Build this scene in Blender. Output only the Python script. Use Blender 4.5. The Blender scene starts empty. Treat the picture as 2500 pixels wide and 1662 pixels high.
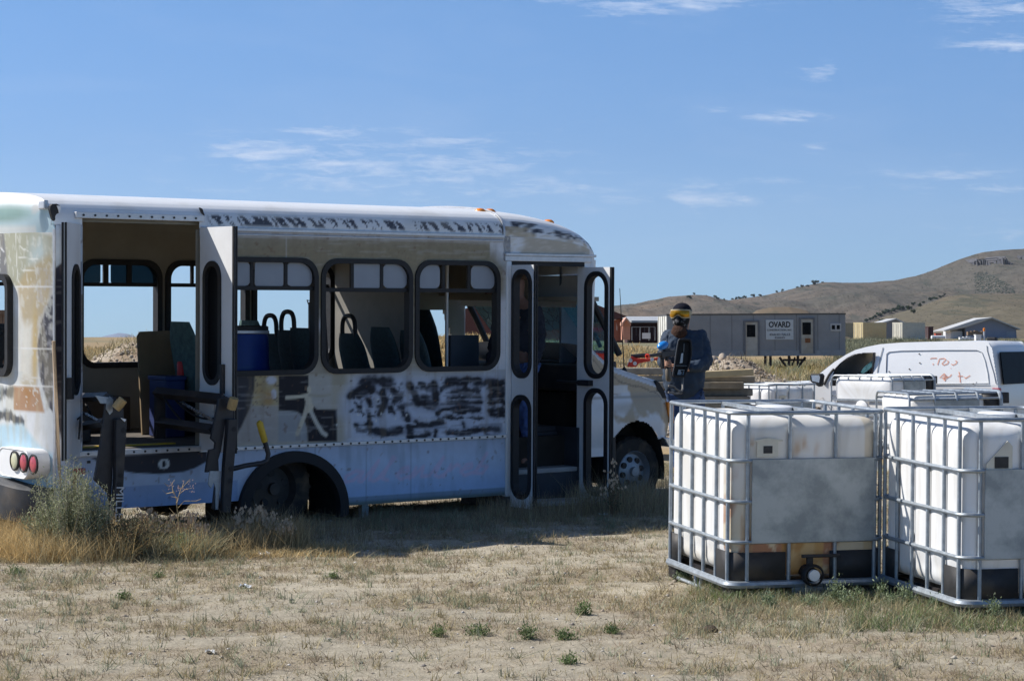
import bpy, math, random
import numpy as np
from mathutils import Vector, Matrix
random.seed(7)
RNG = np.random.default_rng(11)
R = math.radians
sc = bpy.context.scene
col = sc.collection

# ------------------------------------------------------------------ camera
F, CX, CY, CH = 5200.0, 1250.0, 829.0, 1.68
cam_d = bpy.data.cameras.new('camera')
cam = bpy.data.objects.new('camera', cam_d)
col.objects.link(cam)
cam.location = (0, 0, CH)
cam.rotation_euler = (R(90), 0, 0)
cam_d.sensor_width = 36.0
cam_d.lens = 36.0 * F / 2500.0
cam_d.shift_y = (CY - 831.0) / 2500.0
cam_d.clip_start = 0.5
cam_d.clip_end = 60000
sc.camera = cam
# ------------------------------------------------------------------ sun and sky
SUN_AZ = math.atan2(-0.973, 0.230)      # compass angle from +Y towards +X
SUN_EL = R(42.5)
world = bpy.data.worlds.new('World')
sc.world = world
world.use_nodes = True
wn, wl = world.node_tree.nodes, world.node_tree.links
bg = wn['Background']
sky = wn.new('ShaderNodeTexSky')
sky.sky_type = 'NISHITA'
sky.sun_disc = False
sky.sun_elevation = SUN_EL
sky.sun_rotation = SUN_AZ
sky.altitude = 1400
sky.air_density = 1.0
sky.dust_density = 0.3
sky.ozone_density = 1.6
bg.inputs['Strength'].default_value = 0.10

def wmath(op, a, b=None, c=None):
    m = wn.new('ShaderNodeMath'); m.operation = op
    for i, v in enumerate((a, b, c)):
        if v is None: continue
        if isinstance(v, (int, float)): m.inputs[i].default_value = v
        else: wl.new(v, m.inputs[i])
    return m.outputs[0]
wtc = wn.new('ShaderNodeTexCoord')
wsep = wn.new('ShaderNodeSeparateXYZ'); wl.new(wtc.outputs['Generated'], wsep.inputs[0])
wx, wy, wz = wsep.outputs
az = wmath('DIVIDE', wx, wmath('MAXIMUM', wy, 0.05))       # tangent of azimuth
el = wmath('DIVIDE', wz, wmath('MAXIMUM', wy, 0.05))       # tangent of elevation
def cloud_noise(sx, sz, detail, seed, lo, hi):
    cmb = wn.new('ShaderNodeCombineXYZ')
    wl.new(wmath('MULTIPLY', wmath('ADD', az, wmath('MULTIPLY', el, 0.8)), sx), cmb.inputs[0])
    wl.new(wmath('MULTIPLY', el, sz), cmb.inputs[1]); cmb.inputs[2].default_value = seed
    nz = wn.new('ShaderNodeTexNoise'); nz.inputs['Scale'].default_value = 1.0
    nz.inputs['Detail'].default_value = detail; nz.inputs['Roughness'].default_value = 0.62
    nz.inputs['Distortion'].default_value = 0.5
    wl.new(cmb.outputs[0], nz.inputs['Vector'])
    mr = wn.new('ShaderNodeMapRange'); mr.inputs['From Min'].default_value = lo; mr.inputs['From Max'].default_value = hi
    wl.new(nz.outputs[0], mr.inputs['Value'])
    return mr.outputs[0]
def cloud_spot(a0, e0, ra, re):
    u = wmath('DIVIDE', wmath('SUBTRACT', az, a0), ra)
    v = wmath('DIVIDE', wmath('SUBTRACT', el, e0), re)
    d = wmath('ADD', wmath('MULTIPLY', u, u), wmath('MULTIPLY', v, v))
    return wmath('POWER', 2.718, wmath('MULTIPLY', d, -1.0))
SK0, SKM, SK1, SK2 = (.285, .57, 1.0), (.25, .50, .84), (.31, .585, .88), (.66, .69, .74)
acc = None
for px, py, rx, ry, amp in [(930, 405, 400, 80, .52), (1330, 470, 260, 50, .40), (1760, 475, 190, 40, .36), (2290, 435, 200, 36, .38), (1600, 8, 240, 20, .40), (2430, 60, 150, 60, .40), (2440, 560, 160, 50, .34), (640, 368, 110, 26, .95), (860, 405, 130, 25, .9), (800, 320, 110, 14, .75),
                            (1180, 400, 110, 24, .7), (1080, 345, 120, 12, .5), (1330, 455, 130, 26, .6), (1150, 480, 200, 20, .55),
                            (1720, 480, 110, 32, .75), (1930, 283, 90, 12, .8), (2010, 177, 45, 18, .75), (1990, 362, 50, 12, .5),
                            (1530, 20, 100, 22, .8), (1720, 6, 120, 16, .8), (1370, 2, 80, 8, .6), (2430, 20, 120, 26, .8),
                            (2470, 108, 110, 18, .85), (2280, 428, 140, 16, .6), (2420, 458, 90, 14, .6), (2460, 580, 90, 20, .4),
                            (1880, 440, 90, 14, .4), (1760, 270, 40, 10, .4), (1480, 545, 150, 14, .3)]:
    g = wmath('MULTIPLY', cloud_spot((px - CX) / F, (CY - py) / F, rx * 1.35 / F, ry * 1.25 / F), amp)
    acc = g if acc is None else wmath('MAXIMUM', acc, g)
cn = wmath('ADD', wmath('MULTIPLY', cloud_noise(42, 250, 10, 3.1, .32, .70), .78), wmath('MULTIPLY', cloud_noise(170, 800, 8, 8.4, .28, .74), .38))
cl = wmath('MULTIPLY', wmath('MAXIMUM', wmath('MULTIPLY', wmath('ADD', wmath('ADD', wmath('MULTIPLY', acc, .72), cn), -.80), .95), 0.0), wmath('MINIMUM', wmath('MULTIPLY', acc, 2.2), 1.0))
veil = wmath('MULTIPLY', cloud_noise(8, 30, 5, 1.7, .5, .8), .08)
cl = wmath('MINIMUM', wmath('ADD', wmath('MULTIPLY', cl, 1.0), veil), .8)
wmix = wn.new('ShaderNodeMix'); wmix.data_type = 'RGBA'
wl.new(cl, wmix.inputs[0]); 
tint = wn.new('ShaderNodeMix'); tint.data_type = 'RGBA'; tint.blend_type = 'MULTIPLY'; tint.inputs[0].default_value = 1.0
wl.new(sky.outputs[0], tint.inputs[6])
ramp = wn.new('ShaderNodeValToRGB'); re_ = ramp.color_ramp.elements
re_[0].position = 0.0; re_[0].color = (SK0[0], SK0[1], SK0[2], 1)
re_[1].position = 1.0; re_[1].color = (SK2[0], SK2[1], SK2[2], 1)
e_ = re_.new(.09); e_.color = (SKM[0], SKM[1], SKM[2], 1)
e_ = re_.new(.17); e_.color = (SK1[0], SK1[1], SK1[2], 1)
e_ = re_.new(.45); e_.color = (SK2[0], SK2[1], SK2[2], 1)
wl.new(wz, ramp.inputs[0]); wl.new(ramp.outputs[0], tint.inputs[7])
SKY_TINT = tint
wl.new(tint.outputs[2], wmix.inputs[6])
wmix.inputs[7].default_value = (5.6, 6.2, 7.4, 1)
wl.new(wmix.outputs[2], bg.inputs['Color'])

sun_d = bpy.data.lights.new('sun', 'SUN')
sun = bpy.data.objects.new('sun', sun_d); col.objects.link(sun)
sun_d.energy = 5.0; sun_d.angle = R(0.53); sun_d.color = (1.0, 0.95, 0.88)
sdir = Vector((math.sin(SUN_AZ) * math.cos(SUN_EL), math.cos(SUN_AZ) * math.cos(SUN_EL), math.sin(SUN_EL)))
sun.rotation_euler = sdir.to_track_quat('Z', 'Y').to_euler()
sc.view_settings.view_transform = 'Standard'
sc.view_settings.look = 'None'
sc.view_settings.exposure = 0.5
sc.view_settings.gamma = 1.0
sc.view_settings.use_curve_mapping = False

# ------------------------------------------------------------------ helpers
def tag(o, label=None, cat=None, group=None, kind=None):
    if label: o['label'] = label
    if cat: o['category'] = cat
    if group: o['group'] = group
    if kind: o['kind'] = kind
    return o
def empty(name, loc=(0, 0, 0), rot=(0, 0, 0)):
    o = bpy.data.objects.new(name, None); col.objects.link(o)
    o.location = loc; o.rotation_euler = rot; o.empty_display_size = .2
    return o
def kids(o): return [c for c in bpy.data.objects if c.parent == o]
def copy_tree(o, parent=None):
    c = o.copy(); col.objects.link(c)
    if parent is not None: c.parent = parent
    for ch in kids(o): copy_tree(ch, c)
    return c
class MB:
    def __init__(s): s.v = []; s.f = []
    def add(s, vs, fs):
        n = len(s.v); s.v += [tuple(p) for p in vs]; s.f += [tuple(i + n for i in f) for f in fs]; return s
    def box(s, x0, x1, y0, y1, z0, z1, M=None):
        vs = [Vector((x, y, z)) for x in (x0, x1) for y in (y0, y1) for z in (z0, z1)]
        if M is not None: vs = [M @ v for v in vs]
        return s.add(vs, [(0, 1, 3, 2), (4, 6, 7, 5), (0, 4, 5, 1), (2, 3, 7, 6), (0, 2, 6, 4), (1, 5, 7, 3)])
    def tube(s, pts, r, n=8, cap=True):
        pts = [Vector(p) for p in pts]; rs = r if isinstance(r, (list, tuple)) else [r] * len(pts)
        vs = []; fs = []; prev = None
        for i, p in enumerate(pts):
            t = (pts[min(i + 1, len(pts) - 1)] - pts[max(i - 1, 0)]).normalized()
            if prev is None:
                a = Vector((0, 0, 1)) if abs(t.z) < .9 else Vector((1, 0, 0))
                u = t.cross(a).normalized()
            else:
                u = (prev - t * prev.dot(t)).normalized()
            prev = u; w = t.cross(u)
            for k in range(n):
                an = 2 * math.pi * k / n
                vs.append(p + (u * math.cos(an) + w * math.sin(an)) * rs[i])
        for i in range(len(pts) - 1):
            for k in range(n):
                a = i * n + k; b = i * n + (k + 1) % n
                fs.append((a, b, b + n, a + n))
        if cap: fs.append(tuple(range(n))[::-1]); fs.append(tuple((len(pts) - 1) * n + k for k in range(n)))
        return s.add(vs, fs)
    def cyl(s, a, b, r, n=20, r2=None): return s.tube([a, b], [r, r if r2 is None else r2], n)
    def prism(s, poly, y0, y1, M=None):
        """polygon in (x,z), extruded in y"""
        n = len(poly)
        vs = [Vector((x, y0, z)) for x, z in poly] + [Vector((x, y1, z)) for x, z in poly]
        if M is not None: vs = [M @ v for v in vs]
        return s.add(vs, [tuple(range(n)), tuple(range(n, 2 * n))[::-1]] + [(i, i + n, (i + 1) % n + n, (i + 1) % n) for i in range(n)])
    def ring(s, outer, inner, y0, y1, M=None):
        n = len(outer)
        vs = [Vector((x, y, z)) for y in (y0, y1) for L in (outer, inner) for x, z in L]
        if M is not None: vs = [M @ v for v in vs]
        fs = []
        for i in range(n):
            j = (i + 1) % n
            fs += [(i, j, n + j, n + i), (2 * n + i, 3 * n + i, 3 * n + j, 2 * n + j), (i, 2 * n + i, 2 * n + j, j), (n + i, n + j, 3 * n + j, 3 * n + i)]
        return s.add(vs, fs)
    def lathe(s, prof, c=(0, 0, 0), axis='z', n=32):
        """prof: list of (r, h)"""
        vs = []; fs = []
        for r, h in prof:
            for k in range(n):
                a = 2 * math.pi * k / n; p = (r * math.cos(a), r * math.sin(a), h)
                if axis == 'y': p = (p[0], p[2], p[1])
                if axis == 'x': p = (p[2], p[0], p[1])
                vs.append((c[0] + p[0], c[1] + p[1], c[2] + p[2]))
        for i in range(len(prof) - 1):
            for k in range(n):
                a = i * n + k; b = i * n + (k + 1) % n; fs.append((a, b, b + n, a + n))
        return s.add(vs, fs)
    def grid(s, P):
        """P: [rows][cols] of points"""
        nr, nc = len(P), len(P[0])
        return s.add([p for row in P for p in row], [(i * nc + j, i * nc + j + 1, (i + 1) * nc + j + 1, (i + 1) * nc + j) for i in range(nr - 1) for j in range(nc - 1)])
    def build(s, name, m, parent=None, smooth=False, bevel=0, M=None):
        me = bpy.data.meshes.new(name); me.from_pydata(s.v, [], s.f); me.validate(); me.update()
        return finish(me, name, m, parent, smooth, bevel, M)
def finish(me, name, m, parent=None, smooth=False, bevel=0, M=None):
    o = bpy.data.objects.new(name, me); col.objects.link(o)
    if m is not None: me.materials.append(m)
    if smooth:
        for p in me.polygons: p.use_smooth = True
        if smooth != 'all':
            try: me.set_sharp_from_angle(angle=R(40))
            except Exception: pass
    if bevel:
        b = o.modifiers.new('bevel', 'BEVEL'); b.width = bevel; b.segments = 2; b.limit_method = 'ANGLE'; b.angle_limit = R(40)
    if parent is not None: o.parent = parent
    if M is not None: o.matrix_local = M
    return o
def rrect(x0, x1, z0, z1, r, n=6):
    r = min(r, (x1 - x0) / 2 - 1e-4, (z1 - z0) / 2 - 1e-4)
    out = []
    for cx, cz, a0 in ((x1 - r, z1 - r, 0), (x0 + r, z1 - r, 90), (x0 + r, z0 + r, 180), (x1 - r, z0 + r, 270)):
        for k in range(n + 1):
            a = R(a0 + 90 * k / n); out.append((cx + r * math.cos(a), cz + r * math.sin(a)))
    return out
def np_mesh(name, V, Fq, m, parent=None, cols=None, smooth=True, kind=None):
    me = bpy.data.meshes.new(name)
    V = np.asarray(V, np.float32); Fq = np.asarray(Fq, np.int32); k = Fq.shape[1]
    me.vertices.add(len(V)); me.vertices.foreach_set('co', V.ravel())
    me.loops.add(Fq.size); me.loops.foreach_set('vertex_index', Fq.ravel())
    me.polygons.add(len(Fq)); me.polygons.foreach_set('loop_start', np.arange(0, Fq.size, k, dtype=np.int32))
    me.polygons.foreach_set('loop_total', np.full(len(Fq), k, np.int32))
    if smooth: me.polygons.foreach_set('use_smooth', np.ones(len(Fq), bool))
    if cols is not None:
        a = me.color_attributes.new('Col', 'FLOAT_COLOR', 'POINT')
        a.data.foreach_set('color', np.concatenate([cols, np.ones((len(cols), 1))], 1).astype(np.float32).ravel())
    me.update(calc_edges=True); me.validate()
    return finish(me, name, m, parent)
def grid_faces(nr, nc, mask=None):
    i, j = np.meshgrid(np.arange(nr - 1), np.arange(nc - 1), indexing='ij')
    a = (i * nc + j); q = np.stack([a, a + 1, a + nc + 1, a + nc], -1).reshape(-1, 4)
    return q if mask is None else q[mask.ravel()]
# value noise
_T = np.random.default_rng(5).random((256, 256))
def vnoise(x, y, f=1.0, octv=4, seed=0, rough=.5):
    x = np.asarray(x, float) * f + seed * 17.31; y = np.asarray(y, float) * f + seed * 9.77
    x, y = x * .87 - y * .49, x * .49 + y * .87
    out = 0; amp = 1; tot = 0
    for o in range(octv):
        xi = np.floor(x).astype(int); yi = np.floor(y).astype(int); fx = x - xi; fy = y - yi
        fx = fx * fx * (3 - 2 * fx); fy = fy * fy * (3 - 2 * fy)
        g = lambda a, b: _T[a % 256, b % 256]
        v = (g(xi, yi) * (1 - fx) + g(xi + 1, yi) * fx) * (1 - fy) + (g(xi, yi + 1) * (1 - fx) + g(xi + 1, yi + 1) * fx) * fy
        out = out + v * amp; tot += amp; amp *= rough; x, y = x * 1.62 - y * 1.22 + 5.1, x * 1.22 + y * 1.62 + 3.7
    return out / tot
def sstep(a, b, x):
    t = np.clip((np.asarray(x, float) - a) / (b - a), 0, 1); return t * t * (3 - 2 * t)
# ------------------------------------------------------------------ materials
MATS = {}
def mat(name, c, rough=.6, metal=0, var=.15, scale=6, bump=0, bscale=60, spec=.4, c2=None, dirt=0, coat=0):
    if name in MATS: return MATS[name]
    m = bpy.data.materials.new(name); m.use_nodes = True; N = m.node_tree.nodes; L = m.node_tree.links
    p = N['Principled BSDF']; p.inputs['Roughness'].default_value = rough; p.inputs['Metallic'].default_value = metal
    p.inputs['Specular IOR Level'].default_value = spec
    if coat: p.inputs['Coat Weight'].default_value = coat; p.inputs['Coat Roughness'].default_value = .2
    tc = N.new('ShaderNodeTexCoord')
    nz = N.new('ShaderNodeTexNoise'); nz.inputs['Scale'].default_value = scale; nz.inputs['Detail'].default_value = 7; nz.inputs['Roughness'].default_value = .65
    L.new(tc.outputs['Object'], nz.inputs['Vector'])
    rp = N.new('ShaderNodeValToRGB'); rp.color_ramp.elements[0].position = .32; rp.color_ramp.elements[1].position = .7
    a = c2 if c2 else tuple(v * (1 - var) for v in c); b = c if c2 else tuple(min(1, v * (1 + var)) for v in c)
    rp.color_ramp.elements[0].color = (*a, 1); rp.color_ramp.elements[1].color = (*b, 1)
    L.new(nz.outputs[0], rp.inputs[0]); out = rp.outputs[0]
    if dirt:
        nd = N.new('ShaderNodeTexNoise'); nd.inputs['Scale'].default_value = scale * .35; nd.inputs['Detail'].default_value = 9
        L.new(tc.outputs['Object'], nd.inputs['Vector'])
        mr = N.new('ShaderNodeMapRange'); mr.inputs['From Min'].default_value = .5; mr.inputs['From Max'].default_value = .72; mr.inputs['To Max'].default_value = dirt
        L.new(nd.outputs[0], mr.inputs['Value'])
        mx = N.new('ShaderNodeMix'); mx.data_type = 'RGBA'; L.new(mr.outputs[0], mx.inputs[0]); L.new(out, mx.inputs[6]); mx.inputs[7].default_value = (.27, .2, .13, 1)
        out = mx.outputs[2]
    L.new(out, p.inputs['Base Color'])
    rr = N.new('ShaderNodeMapRange'); rr.inputs['To Min'].default_value = max(.02, rough - .1); rr.inputs['To Max'].default_value = min(1, rough + .12)
    L.new(nz.outputs[0], rr.inputs['Value']); L.new(rr.outputs[0], p.inputs['Roughness'])
    if bump:
        nb = N.new('ShaderNodeTexNoise'); nb.inputs['Scale'].default_value = bscale; nb.inputs['Detail'].default_value = 5
        L.new(tc.outputs['Object'], nb.inputs['Vector'])
        bp = N.new('ShaderNodeBump'); bp.inputs['Strength'].default_value = bump; bp.inputs['Distance'].default_value = .02
        L.new(nb.outputs[0], bp.inputs['Height']); L.new(bp.outputs[0], p.inputs['Normal'])
    MATS[name] = m; return m
def painted(name, rough=.45, spec=.45, bump=.15, bscale=25, grime=.5, trans=0):
    if name in MATS: return MATS[name]
    m = bpy.data.materials.new(name); m.use_nodes = True; N = m.node_tree.nodes; L = m.node_tree.links
    p = N['Principled BSDF']; p.inputs['Roughness'].default_value = rough; p.inputs['Specular IOR Level'].default_value = spec
    at = N.new('ShaderNodeVertexColor'); at.layer_name = 'Col'
    tc = N.new('ShaderNodeTexCoord')
    nz = N.new('ShaderNodeTexNoise'); nz.inputs['Scale'].default_value = 9; nz.inputs['Detail'].default_value = 10; nz.inputs['Roughness'].default_value = .7
    L.new(tc.outputs['Object'], nz.inputs['Vector'])
    mr = N.new('ShaderNodeMapRange'); mr.inputs['From Min'].default_value = .3; mr.inputs['From Max'].default_value = .75
    mr.inputs['To Min'].default_value = 1.0; mr.inputs['To Max'].default_value = 1 - .3 * grime
    L.new(nz.outputs[0], mr.inputs['Value'])
    mx = N.new('ShaderNodeMix'); mx.data_type = 'RGBA'; mx.blend_type = 'MULTIPLY'; mx.inputs[0].default_value = 1
    cb = N.new('ShaderNodeCombineColor'); [L.new(mr.outputs[0], cb.inputs[i]) for i in range(3)]
    L.new(at.outputs[0], mx.inputs[6]); L.new(cb.outputs[0], mx.inputs[7]); L.new(mx.outputs[2], p.inputs['Base Color'])
    if bump:
        nb = N.new('ShaderNodeTexNoise'); nb.inputs['Scale'].default_value = bscale * .1; nb.inputs['Detail'].default_value = 3
        L.new(tc.outputs['Object'], nb.inputs['Vector'])
        bp = N.new('ShaderNodeBump'); bp.inputs['Strength'].default_value = bump; bp.inputs['Distance'].default_value = .03
        L.new(nb.outputs[0], bp.inputs['Height']); L.new(bp.outputs[0], p.inputs['Normal'])
    if trans:
        tr = N.new('ShaderNodeBsdfTranslucent'); L.new(mx.outputs[2], tr.inputs[0])
        ms = N.new('ShaderNodeMixShader'); ms.inputs[0].default_value = trans
        L.new(p.outputs[0], ms.inputs[1]); L.new(tr.outputs[0], ms.inputs[2]); L.new(ms.outputs[0], N['Material Output'].inputs[0])
    MATS[name] = m; return m
def glass(name, tint, opac, rough=.15, dif=(.3, .33, .38)):
    """dusty tinted pane: partly clear, partly diffuse dust, a little reflection"""
    if name in MATS: return MATS[name]
    m = bpy.data.materials.new(name); m.use_nodes = True; N = m.node_tree.nodes; L = m.node_tree.links
    p = N['Principled BSDF']; p.inputs['Base Color'].default_value = (*dif, 1); p.inputs['Roughness'].default_value = rough
    t = N.new('ShaderNodeBsdfTransparent'); t.inputs[0].default_value = (*tint, 1)
    tc = N.new('ShaderNodeTexCoord'); nz = N.new('ShaderNodeTexNoise'); nz.inputs['Scale'].default_value = 5; nz.inputs['Detail'].default_value = 6
    L.new(tc.outputs['Object'], nz.inputs['Vector'])
    mr = N.new('ShaderNodeMapRange'); mr.inputs['To Min'].default_value = max(0, opac - .12); mr.inputs['To Max'].default_value = min(1, opac + .12)
    L.new(nz.outputs[0], mr.inputs['Value'])
    ms = N.new('ShaderNodeMixShader'); L.new(mr.outputs[0], ms.inputs[0])
    L.new(t.outputs[0], ms.inputs[1]); L.new(p.outputs[0], ms.inputs[2]); L.new(ms.outputs[0], N['Material Output'].inputs[0])
    MATS[name] = m; return m
def cracked_glass():
    m = glass('cracked glass', (.25, .55, .6), .35, .2, (.2, .45, .48)); N = m.node_tree.nodes; L = m.node_tree.links
    v = N.new('ShaderNodeTexVoronoi'); v.feature = 'DISTANCE_TO_EDGE'; v.inputs['Scale'].default_value = 9
    tc = N.new('ShaderNodeTexCoord'); L.new(tc.outputs['Object'], v.inputs['Vector'])
    mr = N.new('ShaderNodeMapRange'); mr.inputs['From Max'].default_value = .05; mr.inputs['To Min'].default_value = 1; mr.inputs['To Max'].default_value = 0
    L.new(v.outputs['Distance'], mr.inputs['Value'])
    mx = N.new('ShaderNodeMix'); mx.data_type = 'RGBA'; L.new(mr.outputs[0], mx.inputs[0]); mx.inputs[6].default_value = (.22, .48, .52, 1); mx.inputs[7].default_value = (.05, .12, .13, 1)
    L.new(mx.outputs[2], N['Principled BSDF'].inputs['Base Color'])
    return m
M_white = mat('white paint', (.74, .75, .76), .4, var=.05, scale=3, dirt=.25)
M_inner = mat('beige inner panel', (.29, .27, .225), .7, var=.1, scale=4, dirt=.3)
M_rubber = mat('black rubber', (.018, .018, .02), .55, var=.3, scale=20, spec=.3)
M_black = mat('black painted steel', (.022, .022, .026), .45, var=.35, scale=12, spec=.4, dirt=.15)
M_dark = mat('dark underbody', (.02, .018, .016), .9, var=.4)
M_alu = mat('aluminium trim', (.55, .56, .58), .45, .6, var=.12, scale=15)
M_galv = mat('galvanised steel', (.33, .37, .41), .45, .55, var=.22, scale=18, bump=.05, bscale=80)
M_tyre = mat('tyre rubber', (.022, .021, .021), .85, var=.4, scale=14, bump=.2, bscale=90, dirt=.4)
M_floor = mat('dusty floor', (.16, .14, .12), .9, var=.3, scale=5, bump=.2, c2=(.06, .055, .05))
M_seat = mat('dark teal seat fabric', (.03, .055, .065), .9, var=.3, scale=30)
M_blue = mat('blue plastic', (.01, .034, .19), .35, var=.12, scale=5)
M_yellow = mat('yellow paint', (.55, .36, .03), .5, var=.2, scale=12, dirt=.4)
M_amber = mat('amber lens', (.8, .25, .03), .25, var=.1, scale=30)
M_red = mat('red lens', (.42, .07, .09), .3, var=.25, scale=30)
M_chrome = mat('dull chrome', (.6, .62, .66), .25, .85, var=.1)
M_gpane = glass('dusty grey pane', (.3, .32, .36), .75, .3, (.34, .37, .43))
M_fpane = glass('dark tinted pane', (.1, .16, .19), .2, .1, (.05, .08, .1))
M_crack = cracked_glass()
M_blackglass = mat('black glass', (.006, .007, .009), .4, var=.2, spec=.05)
# ================================================================== terrain
def terr(x, y, fine=True):
    x = np.asarray(x, float); y = np.asarray(y, float)
    z = .00827 * np.minimum(y, 23)
    z = z - .26 * sstep(23, 31, y) * sstep(-4, 5, x) 
    z = z + .05 * sstep(60, 118, y) + 1.78 * sstep(118, 420, y)
    # grassy berm behind the bus
    m = (1 - sstep(2.9, 5.2, x - (y - 50) * .05)) 
    h = 1.33 + .27 * sstep(-4, 1, x) + .10 * (vnoise(x, y, .18, 3, 4) - .5) * 2
    bm = sstep(34, 50, y) * (1 - .12 * sstep(52, 70, y)) * (1 - .9 * sstep(90, 140, y))
    z = z + m * bm * (h - .19) * np.clip(1 + .14 * np.exp(-((x + 1.2) / 1.4) ** 2), .5, 1.3)
    # gravel heap right of the standing person, and one behind the bus on the left
    z = z + 1.22 * np.exp(-((x - 3.5) / 1.25) ** 2 - ((y - 36) / 2.6) ** 2) + .5 * np.exp(-((x - 4.75) / .9) ** 2 - ((y - 35.5) / 2.0) ** 2)
    z = z + 1.05 * np.exp(-((x + 5.1) / 1.5) ** 2 - ((y - 33) / 2.0) ** 2) + .75 * np.exp(-((x + 6.6) / 2.2) ** 2 - ((y - 33) / 1.6) ** 2)
    u_ = (x + 1.397) * .788 + (y - 17.93) * .616; v_ = -(x + 1.397) * .616 + (y - 17.93) * .788
    z = z - .27 * sstep(1.0, 2.3, v_) * (1 - sstep(4.5, 9, v_)) * (1 - sstep(2.6, 4.0, u_))
    z = z + .95 * np.exp(-((x + .6) / 1.7) ** 2 - ((y - 34) / 2.0) ** 2)
    if fine:
        w = sstep(30, 34, y)
        z = z + w * sstep(6, 0, x * 0 + np.abs(y - 42) - 12) * .22 * (vnoise(x, y, 1.6, 4, 7) - .5)
        z = z + .05 * (vnoise(x, y, .9, 4, 1) - .5) * (y < 200) + .016 * (vnoise(x, y, 7, 3, 2) - .5) * (y < 30)
        z = z + np.where(y > 150, (vnoise(x, y, .02, 3, 9) - .5) * .8 * sstep(150, 300, y), 0)
    return z
def TZ(x, y): return float(terr(np.array([x]), np.array([y]))[0])
def axis_lines(c0, c1, d, far, g):
    a = list(np.arange(c0, c1, d)); st = d
    while a[-1] < far: st *= g; a.append(a[-1] + st)
    return a
ys = np.array(axis_lines(8, 30, .055, 26000, 1.045)); ys = np.concatenate([[-40, -10, 0, 4, 6, 7], ys])
xr = np.array(axis_lines(0, 7.5, .06, 16000, 1.05)); xs = np.concatenate([-xr[:0:-1], xr])
GX, GY = np.meshgrid(xs, ys)
GZ = terr(GX, GY)
GZ = np.where(GY > 2500, GZ - 0.0, GZ)
V = np.stack([GX, GY, GZ], -1).reshape(-1, 3)
# ground colour is a property of the soil and litter at each place
def lerp(a, b, t): t = np.asarray(t)[..., None]; return np.asarray(a) * (1 - t) + np.asarray(b) * t
sand = np.array([.47, .422, .33]); litter = np.array([.335, .27, .19]); straw = np.array([.40, .28, .12]); gravel = np.array([.42, .36, .29])
n1 = vnoise(GX, GY * 1.6, 1.5, 5, 21, .6); n2 = vnoise(GX, GY, 9, 4, 22, .6); n3 = vnoise(GX, GY, .35, 3, 23)
C = lerp(sand, sand * .82, sstep(.3, .7, n3))
lit = sstep(.43, .58, n1 * .75 + n2 * .25) * sstep(.25, .5, n3 + .12)
bare = np.exp(-((GX - .2) / 1.3) ** 2 - ((GY - 10.9) / .45) ** 2)
lit = lit * (1 - .9 * bare)
C = lerp(C, litter, lit * .6)
C = C * (1 + (.55 * (vnoise(GX, GY, 22, 2, 24) - .5)))[..., None]
far = sstep(26, 33, GY)
fg = lerp(straw, np.array([.24, .23, .11]), sstep(.4, .65, vnoise(GX, GY, .25, 4, 25)) * sstep(3, 7, GX + 0 * GY))
rub = sstep(.45, .6, vnoise(GX, GY, .5, 4, 26) + .35 * np.exp(-((GY - 40) / 5) ** 2) - .12)
heap = np.clip(np.exp(-((GX - 3.8) / 2) ** 2 - ((GY - 36) / 3.4) ** 2) * 1.6 + np.exp(-((GX + 5.1) / 2.8) ** 2 - ((GY - 32.6) / 2.4) ** 2) * 1.5 + np.exp(-((GX + .6) / 2) ** 2 - ((GY - 33.5) / 2.4) ** 2) * 1.6, 0, 1)
fg = lerp(fg, gravel * .8, rub * (GY < 47) * .85); fg = lerp(fg, gravel, heap)
fg = lerp(fg, np.array([.30, .22, .15]), sstep(.5, .62, vnoise(GX, GY, 2.2, 4, 29)) * heap * .8)
C = lerp(C, fg, far)
scrubc = np.array([.2, .19, .12]); 
C = lerp(C, lerp(np.array([.33, .25, .15]), scrubc, sstep(.42, .6, vnoise(GX, GY, .05, 4, 27))), sstep(125, 200, GY))
M_ground = painted('dusty ground', .95, .1, 0, grime=.3)
N = M_ground.node_tree.nodes; L = M_ground.node_tree.links
_nb = N.new('ShaderNodeTexNoise'); _nb.inputs['Scale'].default_value = 60; _nb.inputs['Detail'].default_value = 6; _nb.inputs['Roughness'].default_value = .7
_tc = N.new('ShaderNodeTexCoord'); L.new(_tc.outputs['Object'], _nb.inputs['Vector'])
_bp = N.new('ShaderNodeBump'); _bp.inputs['Strength'].default_value = .7; _bp.inputs['Distance'].default_value = .012
L.new(_nb.outputs[0], _bp.inputs['Height']); L.new(_bp.outputs[0], N['Principled BSDF'].inputs['Normal'])
_mx = N['Mix']; _prev = _mx.outputs[2]
for _s, _lo, _hi, _a, _b in ((38, .35, .66, 1.12, .80), (170, .38, .62, 1.14, .72)):
    _n = N.new('ShaderNodeTexNoise'); _n.inputs['Scale'].default_value = _s; _n.inputs['Detail'].default_value = 5; _n.inputs['Roughness'].default_value = .7; L.new(_tc.outputs['Object'], _n.inputs['Vector'])
    _r = N.new('ShaderNodeMapRange'); _r.inputs['From Min'].default_value = _lo; _r.inputs['From Max'].default_value = _hi; _r.inputs['To Min'].default_value = _a; _r.inputs['To Max'].default_value = _b; L.new(_n.outputs[0], _r.inputs['Value'])
    _m = N.new('ShaderNodeVectorMath'); _m.operation = 'SCALE'; L.new(_prev, _m.inputs[0]); L.new(_r.outputs[0], _m.inputs['Scale']); _prev = _m.outputs[0]
L.new(_prev, N['Principled BSDF'].inputs['Base Color'])
tag(np_mesh('ground', V, grid_faces(len(ys), len(xs)), M_ground, cols=C.reshape(-1, 3)), kind='structure')

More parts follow.
